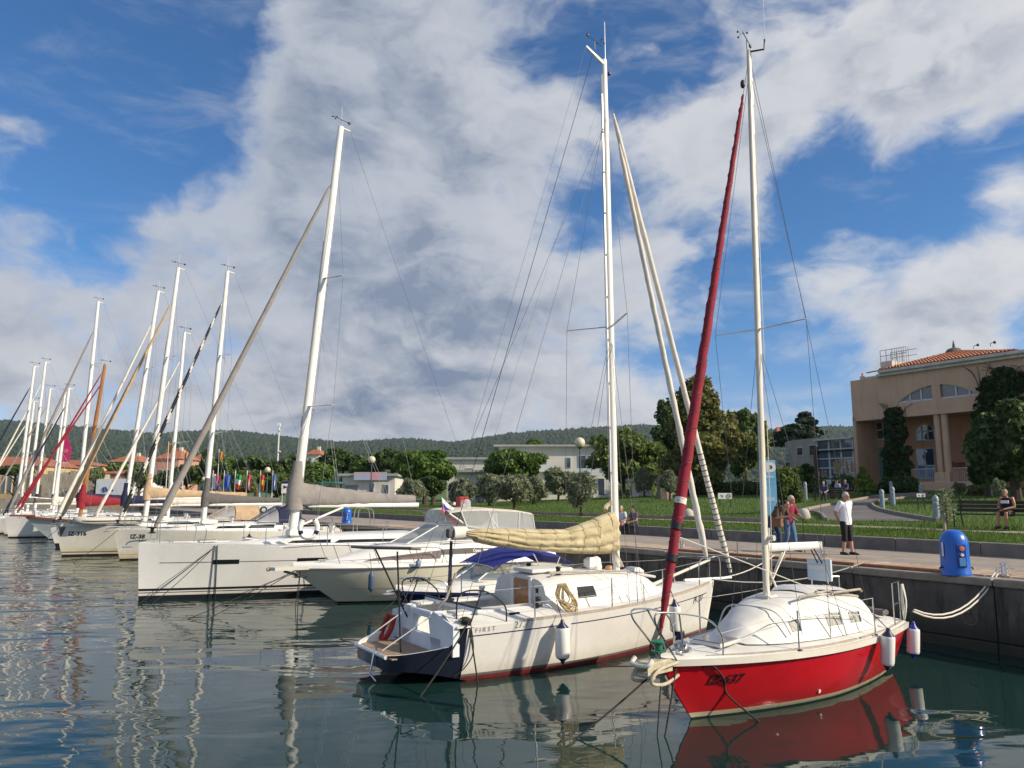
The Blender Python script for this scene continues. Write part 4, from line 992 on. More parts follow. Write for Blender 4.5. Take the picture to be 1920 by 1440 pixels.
    h.text('registration', t, M_black, 'PI-307', .20, 7.05, .74, -1, 1, shear=.1, slope=.03)
    # mast, boom and flaked sail
    n, zt = PL(1133, 112, u0); mx = 5.41; zb = cab.top(mx) - .02; rake = (n - (ns_ - mx))
    mp = lambda z, y=0: mpt(mx, zb, zt, rake, z, y)
    mo = mast(t, mx, zb - .1, zt, rake, .076, M_mastw, flat=(.75, 1.05))
    for z in np.arange(3.0, zt - .5, .95): MB().box(mp(z) + Vector((-.095, 0, 0)), (.03, .025, .9), bev=.004).build('sail_track', M_alu, mo)
    for dy in (.06, -.06, .0): MB().tube([mp(1.62) + Vector((-.11, dy, 0)), mp(zt - .4) + Vector((-.09, dy * .5, 0))], .006, 5).build('halyard', M_ropew, mo)
    for k in range(5): MB().tube(bez([mp(1.55) + Vector((-.05 + .04 * k, -.10, 0)), mp(1.9) + Vector((-.1, -.09 - .01 * k, 0)), mp(2.2) + Vector((-.06, -.08, 0))], 3), .008, 5).build('halyard_tail', M_ropew, mo)
    tips = spreaders(mo, mp(6.64).x, 6.64, 1.02, .42, M_alu, .02, .04)
    cr = mp(zt - .02) + Vector((-.52, 0, .18)); MB().tube([mp(zt - .12), cr], [.06, .03], 8, flat=(.6, 1)).build('mast_crane', M_mastc, mo)
    MB().lathe([(.02, 0), (.05, .02), (.05, .07), (.02, .09)], 10, c=mp(zt - .35) + Vector((.12, 0, 0))).build('halyard_block', M_black, mo)
    wind_vane(mo, cr + Vector((.25, 0, 0)), .9, 0); MB().tube([mp(zt) + Vector((.03, 0, -.05)), mp(zt) + Vector((.03, 0, .95))], [.008, .004], 5).build('aerial', M_plas, mo)
    be = Vector((1.52, 0, 2.33)); bm_ = mp(2.14) + Vector((-.08, 0, 0))
    boom = MB().tube([bm_, be], .075, 10, flat=(.75, 1.2)).build('boom', M_alu, t); MB().box(be + Vector((-.03, 0, 0)), (.10, .13, .16), bev=.02).build('boom_cap', M_dgreyc, boom); MB().tube([be + Vector((.02, 0, 0)), be + Vector((.30, 0, 0))], .12, 12).build('boom_band', M_sailw, boom)
    # the flaked mainsail: irregular folds, fat at the mast
    rs = []; seg = 84; n_ = 72
    for i in range(n_ + 1):
        k = i / n_; c = bm_.lerp(be, k * .93)
        top = .10 + .06 * (1 - k) + .40 * max(0, (.36 - k) / .36) ** 1.2 * (1 if i > 1 else .9); bot = .32 * (1 - .72 * max(0, (k - .5) / .5) ** 1.4) + .02 * math.sin(k * 9)
        if k > .94: top *= .75; bot *= .6
        w = .19 * (1 - .45 * k) + .02; ring_ = []; ph = (k * 10.0) % 1; tie = 1 - .025 * math.exp(-((ph - .5) / .12) ** 2); puff = 1
        for j in range(seg):
            a = 2 * math.pi * j / seg; s_, c_ = math.sin(a), math.cos(a); z = (top if s_ > 0 else bot) * math.copysign(abs(s_) ** .8, s_)
            hgt = (z + bot) / (top + bot)                                      # folds run along the boom, wandering up and down
            fold = .80 + .36 * abs(math.sin(hgt * 10.5 + 1.1 * math.sin(k * 4.2) + .35 * math.sin(k * 13))) ** .5 + .05 * math.sin(k * 31 + hgt * 12) + .03 * math.sin(k * 53 - hgt * 23)
            ring_.append((c.x + .02 * math.sin(j * 1.3 + i * .5), w * c_ * fold * tie * puff, c.z + z * (.97 + .03 * fold) * tie))
        rs.append(ring_)
    so = MB().rings(rs).build('flaked_mainsail', M_sail, t, ang=180)
    for q in range(9):
        i = int((q + .5) * 7.2); MB().tube([Vector(p).lerp(bm_.lerp(be, i / n_ * .93), -.015) for p in rs[i][::3]] + [rs[i][0]], .006, 5, caps=False).build('sail_tie', M_ropey, so)
    MB().tube(bez([mp(2.9) + Vector((-.02, 0, 0)), mp(2.72) + Vector((-.22, .03, .06)), mp(2.7) + Vector((-.3, -.05, 0))], 4), .05, 7).build('head_of_sail', M_sail, so)
    # shrouds, stays, runners
    for i, sg in enumerate((1, -1)):
        e = h.edge(.60, sg, .10); wire('shroud', t, [e, tips[i], mp(zt - 1.2)], .0045); wire('shroud', t, [h.edge(.625, sg, .13), mp(6.5)], .0045); wire('shroud', t, [h.edge(.575, sg, .13), mp(6.5)], .004)
        for tt in (.60, .625): a = h.edge(tt, sg, .1); MB().tube([a, a + Vector((0, -sg * .015, .34))], .011, 6).build('turnbuckle', M_steel, t)
        e = h.edge(.13, sg, .10); wire('running_backstay', t, [e, mp(zt - 1.5)], .0045, M_wire)
    wire('backstay', t, [(.98, .1, .98), cr], .0035, M_wire); wire('topping_lift', t, [be + Vector((.1, 0, .1)), cr + Vector((.2, 0, -.1))], .006, M_ropek); wire('flag_halyard', t, [be + Vector((.4, .1, .2)), mp(zt - .6)],   .002, M_wire)
    bow = Vector((L - .18, 0, 1.14)); n1, z1 = PL(1325, 1048, u0); n2, z2 = PL(1370, 1073, u0); J1 = Vector((ns_ - n1, 0, z1)); J2 = Vector((ns_ - n2, 0, z2))
    nt, zt1 = PL(1146, 200, u0); T1_ = Vector((ns_ - nt, 0, zt1)); nt, zt2 = PL(1149, 228, u0); T2_ = Vector((ns_ - nt + .05, 0, zt2))
    wire('forestay', t, [bow, J1, T2_], .005); wire('forestay', t, [J2 + Vector((.02, 0, -.12)), T1_], .005)
    furled(t, J1, J1.lerp(T2_, .95), .075, .045, M_sailw, twist=16, lump=.22); furled(t, J2, J2.lerp(T1_, .985), .070, .050, M_sailw, twist=7, lump=.1)
    d = (T1_ - J2).normalized()
    for k in range(22):
        q = J2 + d * (.10 + .13 * k); MB().tube([q - d * .008, q + d * .008], .076, 10).build('sail_tie', M_ropek, t)
    spr = MB().tube([(L - .9, 0, 1.16), J2 + Vector((0, 0, -.12))], [.035, .03], 8).build('bowsprit', M_alu, t); MB().lathe([(.07, 0), (.07, .02), (.04, .03), (.04, .09), (.07, .1)], 12, c=J1 - Vector((0, 0, .16))).build('furler_drum', M_black, t)
    MB().tube([(L - 2.4, -.5, 1.18), J1 + Vector((.1, 0, -.02))], .032, 8).build('spinnaker_pole', M_mastc, t)
    # guard rails: pulpit at the bow, black hoops at the stern
    for sg in (1, -1):
        a = h.edge(.90, sg, .06); b = h.edge(.97, sg, .02)
        MB().tube(bez([a, a + Vector((.03, 0, .54)), b + Vector((.06, 0, .56)), (L + .05, sg * .16, 1.60), (L + .06, sg * .16, 1.14)], 5), .013, 7).build('pulpit', M_steel, t)
        q = [stanchion(t, h, x, sg, .56, .07) for x in (.30, .51, .70)]; lifelines(t, [h.edge(.16, sg, .1) + Vector((0, 0, .55))] + q + [a + Vector((.03, 0, .54))]); lifelines(t, [p - Vector((0, 0, .27)) for p in q])
        s0, s1 = h.edge(.235, sg, .10), h.edge(.13, sg, .08)
        MB().tube(bez([s0 + Vector((0, 0, .02)), s0 + Vector((-.05, 0, .30)), s0.lerp(s1, .5) + Vector((0, 0, .55)), s1 + Vector((.02, -sg * .05, .52)), s1 + Vector((.06, -sg * .22, .10))], 6), .013, 7).build('pushpit', M_black, t)
        m_ = s0.lerp(s1, .55); MB().tube([m_ + Vector((0, 0, .55)), h.edge(.15, sg, .07)], .012, 6).build('pushpit_leg', M_black, t)
        cleat(t, h.edge(.145, sg, .14) + Vector((0, 0, .04)), 1.2, M_black)
    # mainsheet and tiller
    for dy in (-.03, .03, .0): wire('mainsheet', t, [be + Vector((-.0, dy, -.14)), (1.53, dy * 2 + .08, 1.16)], .012, M_ropek)
    wire('boom_vang_tail', t, [be + Vector((.1, 0, -.05)), (1.25, -.2, 1.0)], .005, mat('rope_blue', (.02, .08, .30), .8))
    MB().tube([(1.15, .05, .92), (1.45, .03, 1.18), (1.62, .0, 1.62)], [.028, .024, .02], 7).build('tiller', M_teakg, t)
    # solar panel on two black poles over the stern
    a0, b0 = PL(703, 1028, 5.6), PL(745, 1034, 5.0); pa = Vector((ns_ - a0[0], .4, a0[1])); pb_ = Vector((ns_ - b0[0], -.2, b0[1]))
    sp = MB(); cpt = (pa + pb_) / 2; Mx = Matrix.Translation(cpt + Vector((0, 0, .03))) @ Matrix.Rotation(R(40), 4, 'Z') @ Matrix.Rotation(R(6), 4, 'Y'); sp.box((0, 0, 0), (.42, 1.15, .035), bev=.008, M=Mx)
    so2 = sp.build('solar_panel', M_dgreyc, t); MB().box((0, 0, 0), (.38, 1.10, .006), M=Mx @ Matrix.Translation((0, 0, .0215))).build('solar_cells', mat('solar_cell', (.12, .15, .20), .12), so2)
    MB().tube([pa, (.95, .55, .80)], .015, 6).build('pole', M_black, so2); MB().tube([pb_, (.40, -.35, sole + .02)], .015, 6).build('pole', M_black, so2)
    for sg in (1, -1): MB().tube([(.95, sg * .5, 1.02), (.02, sg * .45, sole + .1)], .010, 5).build('stern_ladder_stay', M_alu, t)
    MB().tube([(-.02, -.25, .50), (-.10, -.25, .12), (-.04, -.38, .02)], .018, 6).build('boarding_ladder', M_steel, t)
    # things lying or hanging on it
    w = lambda p: world(t, p)
    hb = MB().tube(bez([(0, -.13, .50), (.02, -.20, .25), (.02, -.14, .02), (.02, .05, -.02), (.02, .17, .06), (.02, .20, .28), (0, .13, .50)], 5), .06, 9).build('horseshoe_buoy', mat('buoy_red', (.36, .02, .012), .7, var=.3, scale=9)); tag(hb, 'red horseshoe lifebuoy leaning at the open stern of the white sailboat', 'lifebuoy'); hb.scale = (.82, .82, .82); hb.location = w((.62, .93, .46)); hb.rotation_euler = (0, .45, t.rotation_euler[2])
    cb = MB()
    for k in range(12):
        c = Vector((3.05 + .03 * (k % 5), -1.16 - .012 * (k % 3), 1.42)); w_ = .09 + .03 * (k % 4); dr = .34 + .05 * (k % 5); cb.tube(bez([c, c + Vector((-w_ + .1, -.02, -dr * .55)), c + Vector((.10 + .02 * k, -.03, -dr)), c + Vector((w_ + .16, -.02, -dr * .7)), c + Vector((.06, 0, .01)), c], 4), .011, 5)
    co = cb.build('coiled_rope', M_ropey); tag(co, 'ochre and brown rope coil hung on the guard rail of the white sailboat', 'rope'); co.matrix_world = Matrix.Translation(t.location) @ Matrix.Rotation(t.rotation_euler[2], 4, 'Z')
    q = h.edge(.352, -1, -.12); fender('white fender with navy ends below the 27.7 lettering of the white sailboat', w((q.x, q.y, .90)), .74, .125, up=w(h.edge(.352, -1, .05) + Vector((0, 0, .3))))
    q = h.edge(.72, -1, -.12); fender('white fender with navy ends hung near the bow of the white sailboat', w((q.x, q.y, .98)), .70, .11, up=w(h.edge(.72, -1, .05) + Vector((0, 0, .25))))
    q = h.edge(.735, -1, -.10); fender('small navy fender low beside the bow of the white sailboat', w((q.x + .05, q.y, .42)), .36, .09, m=M_navy, up=w(h.edge(.735, -1, .05) + Vector((0, 0, .1))))
    c = h.edge(.145, -1, .14) + Vector((0, 0, .10))
    kn = MB().ball((0, 0, 0), (.10, .07, .06), 10).ball((.05, -.03, -.03), (.05, .05, .06), 8).build('rope_knot', M_ropek); tag(kn, 'knot of black mooring rope on the quarter cleat of the white sailboat', 'rope'); kn.location = w(c)
    g = 'black stern lines of the white sailboat'
    mooring('black mooring line hanging straight down the quarter of the white sailboat', w(c + Vector((0, -.12, 0))), w((1.35, -1.35, -.2)), .0, .014)
    mooring('black mooring line slanting from white sailboat quarter into the water astern', w(c + Vector((0, -.14, 0))), w((-.05, -1.6, -.2)), .06, .013)
    rope('mooring_line', [w(c + Vector((.02, -.14, 0))), w(h.side(1.28, .5, -1, .05)), w(h.side(1.18, .25, -1, .04)), w(h.side(1.0, .10, -1, .03))], .010, M_ropek, 'thin dark line draped in a curve on the white quarter', 'rope')
    mooring('pale mooring rope from white sailboat bow to the quay', w((L - .1, .1, 1.15)), P(5.9, -.3, ZQ + .1), .15, .013, M_ropew, 'bow ropes of the white sailboat')
    mooring('pale mooring rope from white sailboat bow to the quay', w((L - .1, -.1, 1.15)), P(3.4, -.3, ZQ + .1), .22, .013, M_ropew, 'bow ropes of the white sailboat')
    return t
first_boat()
# ---------------------------------------------------------------- small motorboat with the blue bimini
def tisa():
    ns_, u0 = 1.5, 9.2
    t = thing('motorboat', 'small white motorboat with bright blue bimini and raked windscreen', 'motorboat', P(u0, ns_), ANG_N)
    h = Hull(7.2, 2.2, .66, .86, sag=.02, ws=.9, tm=.45, p=2.4, rakeB=.9, rakeS=.1, kw=.85, D=.3, zst=-.1, e=.7)
    h.build(t, [(.0, 0), (.06, 0), (.56, 1), (9, 2)], [M_anti, M_white, M_navy], ns=26)
    cp = [(1, 0), (.93, .03), (.7, .07), (.6, .10), (0, .14)]; well = [(1, 0), (.9, .05), (.8, .06), (.78, -.35), (0, -.35)]
    h.deck(t, [(0, well), (.3, well), (.62, well), (.621, cp)] + [(.62 + .38 * k / 10, cp) for k in range(1, 11)], M_deck)
    for sg in (1, -1): h.rail('rub_rail', t, M_navy, 0, .99, sg, w=.04, h=.06, dz=-.05, inset=-.03)
    cab = Cabin([(4.3, .82, .72, .74, .30), (5.0, .80, .66, .78, .26), (5.9, .60, .40, .82, .12), (6.5, .3, .15, .86, .02)], .06); cab.build(t, M_deck, 'foredeck_cabin')
    # windscreen of framed panes
    A = [Vector((4.15, .86, 1.00)), Vector((5.35, .56, 1.04)), Vector((5.65, 0, 1.06)), Vector((5.35, -.56, 1.04)), Vector((4.15, -.86, 1.00))]; B = [Vector((3.75, .78, 1.34)), Vector((4.75, .48, 1.40)), Vector((4.98, 0, 1.42)), Vector((4.75, -.48, 1.40)), Vector((3.75, -.78, 1.34))]
    ws = MB().rings([[Vector(p) - Vector((0, 0, .03)) for p in A], A], closed=False).build('windscreen', M_plas, t)
    for k in range(4): MB().add([A[k], A[k + 1], B[k + 1], B[k]], [(0, 1, 2, 3)]).build('pane', M_tint, ws)
    for k in range(5): MB().tube([A[k], B[k]], .018, 6).build('frame_post', M_plas, ws)
    MB().tube(B, .018, 6).build('frame_top', M_plas, ws)
    # bimini: cloth over three hoops
    def arch(x, z, w=.98, cam=.12): return [Vector((x, w * math.cos(a), z + cam * math.sin(a))) for a in np.linspace(.0, math.pi, 11)]
    rows = [arch(5.10, 1.34, .80, .05), arch(4.6, 1.50, .90), arch(4.05, 1.60, .98, .14), arch(3.3, 1.52, 1.0, .10), arch(2.65, 1.24, 1.0, .04)]
    bi = MB().rings(rows, closed=False).build('bimini', M_bluec, t)
    for r_ in (rows[0], rows[2], rows[4]): MB().tube([p - Vector((0, 0, .015)) for p in r_], .013, 6).build('hoop', M_alu, bi)
    for sg in (0, 10):
        s_ = 1 if sg == 0 else -1; b = Vector((3.6, s_ * .98, .86))
        for r_ in (rows[1], rows[2], rows[3]): MB().tube([b, r_[sg]], .012, 6).build('hoop_leg', M_plas, bi)
    MB().box((1.2, 0, .62), (.9, 1.5, .35), bev=.05).build('rear_seat', M_white2, t); MB().box((.05, 0, .75), (.34, .5, .6), bev=.12).build('outboard', M_white, t)
    MB().tube(bez([h.edge(.84, 1, .08), h.edge(.86, 1, .1) + Vector((.1, 0, .26)), (7.05, .1, 1.13), (7.05, -.1, 1.13), h.edge(.86, -1, .1) + Vector((.1, 0, .26)), h.edge(.84, -1, .08)], 5), .012, 6).build('bow_rail', M_steel, t)
    an = MB().tube([(6.9, .05, .92), (7.45, .05, .86)], .03, 6).box((7.4, .05, .80), (.22, .2, .04), bev=.01).build('anchor', M_steel, t)
    h.text('name_lettering', t, mat('lettering_grey', (.3, .3, .3)), 'Tisa', .22, 4.35, .42, 1, -1)
    w = lambda p: world(t, p)
    mooring('black mooring line from small motorboat bow down into the water', w((7.0, .1, .85)), w((9.4, .6, -.2)), .15, .012)
    return t
tisa()

# ---------------------------------------------------------------- motor cruiser with clear canopy
def cruiser():
    ns_, u0 = 1.2, 14.15
    t = thing('motor_cruiser', 'cream motor cruiser with clear canopy, dark side windows and bow platform', 'motorboat', P(u0, ns_), ANG_N)
    h = Hull(8.35, 2.75, .98, 1.02, sag=-.02, ws=.92, tm=.45, p=2.6, rakeB=1.35, rakeS=.1, kw=.80, D=.35, zst=-.15, e=.62, bowfine=1.4)
    M_cr = mat('gelcoat_pale_cream', (.68, .64, .52), .2, var=.06, scale=1, coat=.4)
    h.build(t, [(.0, 0), (.05, 0), (9, 1)], [M_anti, M_cr], ns=30)
    h.band('hull_crease', t, M_greyc, .42, .012, .05, .90, 1, .002); h.band('hull_crease', t, M_greyc, .20, .01, .05, .86, 1, .002)
    cp = [(1, 0), (.97, .05), (.9, .09), (.6, .14), (0, .18)]; h.deck(t, [(k / 14, cp) for k in range(15)], M_white)
    for sg in (1, -1): h.rail('rub_rail', t, M_dgreyc, 0, .995, sg, w=.03, h=.035, dz=-.03, inset=-.02)
    cab = Cabin([(.25, 1.22, 1.12, 1.02, .28), (1.6, 1.25, 1.12, 1.04, .52), (3.2, 1.22, 1.05, 1.06, .62), (4.6, 1.10, .90, 1.07, .56), (5.8, .88, .62, 1.08, .40), (6.8, .58, .34, 1.10, .18), (7.6, .22, .1, 1.12, .03)], .08); cab.build(t, M_white, 'superstructure')
    for sg in (1, -1):
        cab.window('window', t, M_smoke, 4.35, 6.55, .22, .62, sg, taper=.10, slant=-.1, slant2=-.3); cab.window('window', t, M_dgreyc, 1.3, 4.3, .40, .66, sg, off=.012, slant=.25)
    fw = lambda a, b: cab.pt(3.3 - a, .46 + b * 1.8, 1, .018); text_on('name_lettering', 'Open  380  1 S', .12, fw, M_plas, t, shear=.2)
    h.text('registration', t, M_black, 'LP2330-A', .15, 5.35, .60, 1, -1, bold=.004)
    # bow platform, roller and anchor
    MB().prism([(8.0, .34, 1.0), (8.9, .22, 1.0), (9.0, 0, 1.0), (8.9, -.22, 1.0), (8.0, -.34, 1.0)], (0, 0, .09)).build('bow_platform', M_white2, t)
    MB().tube([(8.98, 0, 1.04), (9.06, 0, 1.02)], .05, 8).build('bow_light', M_teak, t)
    MB().tube([(8.6, 0, .96), (8.2, 0, .84)], .04, 6).box((8.15, 0, .80), (.35, .24, .06), bev=.02).build('anchor', M_steel, t)
    # windscreen
    A = [Vector((1.9, 1.10, 1.66)), Vector((4.1, 1.0, 1.68)), Vector((5.2, .55, 1.60)), Vector((5.5, 0, 1.62)), Vector((5.2, -.55, 1.60)), Vector((4.1, -1.0, 1.68)), Vector((1.9, -1.10, 1.66))]
    B = [Vector((2.2, 1.04, 1.90)), Vector((3.4, .92, 2.10)), Vector((4.1, .50, 2.14)), Vector((4.3, 0, 2.15)), Vector((4.1, -.50, 2.14)), Vector((3.4, -.92, 2.10)), Vector((2.2, -1.04, 1.90))]
    ws = MB().rings([[p - Vector((0, 0, .06)) for p in A], A], closed=False).build('windscreen', M_plas, t)
    for k in range(6): MB().add([A[k], A[k + 1], B[k + 1], B[k]], [(0, 1, 2, 3)]).build('pane', M_tint, ws)
    for k in range(7): MB().tube([A[k], B[k]], .022, 6).build('frame_post', M_plas, ws)
    MB().tube(B, .028, 6).build('frame_top', M_plas, ws); MB().tube(A, .02, 6).build('frame_sill', M_plas, ws)
    MB().box((3.6, .3, 1.78), (.5, .6, .2), bev=.06).lathe([(.17, 0), (.18, .015), (.17, .03)], 16, c=(3.3, .35, 1.86), axis=(-1, 0, .6)).build('helm', M_dgreyc, t)
    # canopy: cream roof on hoops, clear sides
    def arch(x, z, w, cam): return [Vector((x, w * math.cos(a) ** 1 if True else 0, z + cam * math.sin(a) ** .6)) for a in np.linspace(0, math.pi, 13)]
    top = [arch(3.95, 2.48, .84, .10), arch(3.6, 2.54, .95, .10), arch(2.7, 2.56, 1.06, .10), arch(1.6, 2.50, 1.10, .08), arch(1.1, 2.42, 1.10, .08)]
    lowr = []
    for r_ in top: lowr.append([p for p in r_])
    ca = MB().rings(top, closed=False).build('canopy', mat('canopy_cream', (.60, .56, .47), .7, var=.15, scale=3, bump=.3, bscale=8), t)
    f0 = [B[1] + Vector((0, 0, .02)), B[2], B[3], B[4], B[5]]; f1 = [top[0][i] for i in (0, 3, 6, 9, 12)]
    fp = MB()
    for k in range(4): fp.add([f0[k], f0[k + 1], f1[k + 1], f1[k]], [(0, 1, 2, 3)])
    fp.build('canopy_front', M_clear, ca)
    for k in (0, 4): MB().tube([f0[k], f1[k]], .035, 6).build('canopy_edge', M_white2, ca)
    for sg, i in ((1, 0), (-1, 12)):
        xs = [3.6, 2.75, 1.75, 1.1]; up = [top[1][i], top[2][i], top[3][i], top[4][i]]; dn = [Vector((3.4, sg * .96, 2.08)), Vector((2.5, sg * 1.06, 1.86)), Vector((1.7, sg * 1.14, 1.52)), Vector((.95, sg * 1.16, 1.36))]
        for k in range(3):
            n_ = 7; rs = [[up[k].lerp(up[k + 1], q / n_) + Vector((0, sg * .02 * math.sin(q * 2.2 + k), 0)) for q in range(n_ + 1)], [up[k].lerp(up[k + 1], q / n_).lerp(dn[k].lerp(dn[k + 1], q / n_), .5) + Vector((0, sg * .03 * math.sin(q * 3.1 + k), 0)) for q in range(n_ + 1)], [dn[k].lerp(dn[k + 1], q / n_) for q in range(n_ + 1)]]
            MB().rings(rs, closed=False).build('canopy_side', M_clear, ca)
        for k in range(4): MB().tube([up[k], dn[k]], .018, 6).build('canopy_strut', M_plas, ca)
        MB().tube([up[1] + Vector((0, -.05 * sg, -.02)), dn[2].lerp(dn[1], .6)], .014, 6).build('canopy_strut', M_plas, ca)
    bk = [top[4][i] for i in (0, 3, 6, 9, 12)]; bl = [Vector((.9, y, 1.36)) for y in (1.16, .6, 0, -.6, -1.16)]
    MB().rings([bk, bl], closed=False).build('canopy_back', M_clear, ca)
    MB().lathe([(.13, 0), (.16, .05), (.15, .22), (.08, .28)], 14, c=(3.1, .35, 2.62)).build('radar_dome', M_clear, t)
    # bow rail
    for sg in (1, -1):
        q = [h.edge(x, sg, .1) + Vector((0, 0, .06)) for x in (.52, .64, .76, .88)]; MB().tube(bez([q[0]] + [p + Vector((.05, 0, .42 + .05 * k)) for k, p in enumerate(q)] + [(8.7, sg * .22, 1.6)], 5), .012, 6).build('bow_rail', M_steel, t)
        for k, p in enumerate(q): MB().tube([p + Vector((-.18, 0, 0)), p + Vector((.05, 0, .42 + .05 * k))], .010, 6).build('bow_rail_post', M_steel, t)
    cleat(t, (7.6, .25, 1.18), 1.2)
    w = lambda p: world(t, p)
    q = h.edge(.775, 1, -.09); fender('slim blue grey fender hung at the cruiser bow', w((q.x, q.y, .95)), .58, .085, m=mat('fender_blue', (.05, .09, .16), .45), m2=mat('fender_blue', (.05, .09, .16)), up=w(h.edge(.775, 1, .08) + Vector((0, 0, .4))))
    q = h.edge(.43, 1, -.12); fender('round blue grey fender hung amidships on the cruiser', w((q.x, q.y, 1.02)), .30, .14, m=mat('fender_blue', (.05, .09, .16)), m2=mat('fender_blue', (.05, .09, .16)), up=w(h.edge(.43, 1, .08) + Vector((0, 0, .35))))
    q = h.edge(.62, 1, -.10); fender('small pale blue fender high on the cruiser side', w((q.x, q.y, 1.24)), .26, .08, m=mat('fender_pale', (.25, .33, .42), .5), m2=M_dgreyc, up=w(h.edge(.62, 1, .08) + Vector((0, 0, .5))))
    g = 'mooring lines at the cruiser bow'
    c = (8.2, .2, 1.05)
    for dx, dy in ((.75, .3), (.45, .35)): mooring('dark mooring line dropping steeply from the cruiser bow', w(c), w((8.2 + dx * .2, dy, -.2)), .0, .010, M_ropek, g)
    for dx, dy in ((3.6, .9), (3.0, 1.0)): mooring('dark mooring line slanting far out ahead of the cruiser', w(c), w((8.2 + dx, dy, -.2)), .05, .010, M_ropek, g + ' slanting')
    # Slovenian ensign on a short staff at the canopy
    fl = thing('ensign', 'white blue and red ensign drooping on a staff at the cruiser canopy', 'flag', w((3.95, .62, 2.35)), ANG_N)
    MB().tube([(0, 0, -.1), (.14, 0, .62)], .010, 6).build('staff', M_plas, fl)
    cloth(fl, (.13, 0, .60), (-.52, 0, -.42), .42, [(.75, .75, .75), (.02, .03, .25), (.55, .02, .02)], 'h')
    return t
def cloth(parent, a, d, w, cols, mode, name='flag', wav=.05, n=10):
    """waving flag: hoist from a down by w, fly vector d"""
    ms = [mat('flag_%d_%d_%d' % tuple(int(x * 100) for x in c), c, .8) for c in cols]; mb = MB(); d = Vector(d); a = Vector(a); k = len(cols); rows = 6 if k < 3 else k * 2; sd = d.cross(Vector((0, 0, 1))); sd = sd.normalized() if sd.length > 1e-4 else Vector((0, 1, 0))
    vs = [a + d * (i / n) + Vector((0, 0, -w * j / rows)) + sd * wav * math.sin(i * 1.15 + j * .35) * (i / n) ** .6 for i in range(n + 1) for j in range(rows + 1)]
    fs = []; fm = []
    for i in range(n):
        for j in range(rows):
            fs.append((i * (rows + 1) + j, i * (rows + 1) + j + 1, (i + 1) * (rows + 1) + j + 1, (i + 1) * (rows + 1) + j)); fm.append(min(k - 1, (j * k // rows) if mode == 'h' else (i * k // n)))
    mb.v = [tuple(v) for v in vs]; mb.f = fs; mb.m = fm; return mb.build(name, ms, parent)
cruiser()

# ---------------------------------------------------------------- big white yacht and the row beyond it
BLK = [(.0, 0), (.13, 0), (.20, 1), (.225, 0), (.26, 1), (.33, 0), (9, 1)]
def PLx(px, py, u, ns_): n, z = PL(px, py, u); return n - ns_, z
t, h, cab, mp = yacht('sailboat', 'large white sailing yacht with grey sail covers and black hull windows', 17.8, .9, 12.1, 3.95, 1.36, 1.64, 7.6, 16.12, 1.18, 4.5, 2.72, M_greyc, M_greyc, .112, bands=BLK, sp=((.305, .62), (.61, .50)), mast_r=.14, rakeB=.10, winset=((.36, .54, .25, .55), (.55, .66, .25, .62)), jib_top=.872, jib_x=.28, cabh=.30, hullkw=dict(kw=.93, p=1.9, e=.9), dodger=None, cov_r=.46, spr=.035)
for sg in (1, -1):
    for a, b in ((9.47, 10.18), (7.0, 7.87)): h.patch('hull_window', t, M_dark, a, b, 1.00, 1.13, sg)
    h.band('cove_stripe', t, M_dgreyc, 1.065, .02, .40, .955, sg)
hatch(t, (10.2, 0, h.zs(.85) + .08), .5, .5, M_dark)
MB().tube([mp(2.0) + Vector((-.1, 0, 0)), (5.9, 0, 2.62)], .035, 7).build('kicker', M_plas, t)
MB().tube(bez([mp(2.6) + Vector((.5, 0, .0)), mp(2.72) + Vector((.0, .12, .04)), mp(2.66) + Vector((-.5, .1, -.1))], 4), .035, 6).build('boom_strap', M_navyc, t)
w = lambda p: world(t, p)
for k in range(3):
    c = h.edge(.91, 1, .1) + Vector((0, 0, .05))
mooring('dark mooring line slanting down the bow of the large yacht', w(h.edge(.83, 1, .08)), w((12.4, .8, -.2)), .06, .013, M_ropek, 'slanting bow lines of the large yacht')
mooring('dark mooring line slanting down the bow of the large yacht', w(h.edge(.832, 1, .08)), w((12.1, 1.2, -.2)), .10, .010, M_ropek, 'slanting bow lines of the large yacht')
mooring('dark line hanging straight down the side of the large yacht', w(h.edge(.83, 1, .0) + Vector((0, .02, 0))), w(h.side(10.02, .02, 1, .03)), .0, .012, M_ropek, 'hanging lines on the large yacht')
mooring('dark line hanging straight down the side of the large yacht', w(h.edge(.836, 1, .0) + Vector((0, .02, 0))), w(h.side(10.18, .02, 1, .03)), .0, .010, M_ropek, 'hanging lines on the large yacht')
lb = MB().tube(bez([(0, -.16, .42), (.02, -.26, .18), (.02, -.18, -.08), (.02, .0, -.14), (.02, .18, -.08), (.02, .26, .18), (0, .16, .42)], 5), .075, 9, mfun=lambda k, i: 1 if k in (7, 8, 21, 22, 0, 29) else 0).build('horseshoe_buoy', [M_plas, M_navy]); tag(lb, 'white horseshoe lifebuoy with blue bands on the rail of the large yacht', 'lifebuoy'); q = h.edge(.62, 1, -.02); lb.location = w(q + Vector((0, 0, .42))); lb.rotation_euler = (0, 0, ANG_N + 1.3)
for x, lab in ((.70, 'small white fender with blue top at the rail forward of the yacht mast'), (.56, 'small white fender with blue top at the rail abaft the yacht mast')):
    q = h.edge(x, -1, -.1); fender(lab, w((q.x, q.y + .0, q.z + .25)), .5, .11, up=w(h.edge(x, -1, .05) + Vector((0, 0, .55))))
YEL = mat('hull_yellowed', (.62, .55, .38), .3, var=.2, scale=1.2)
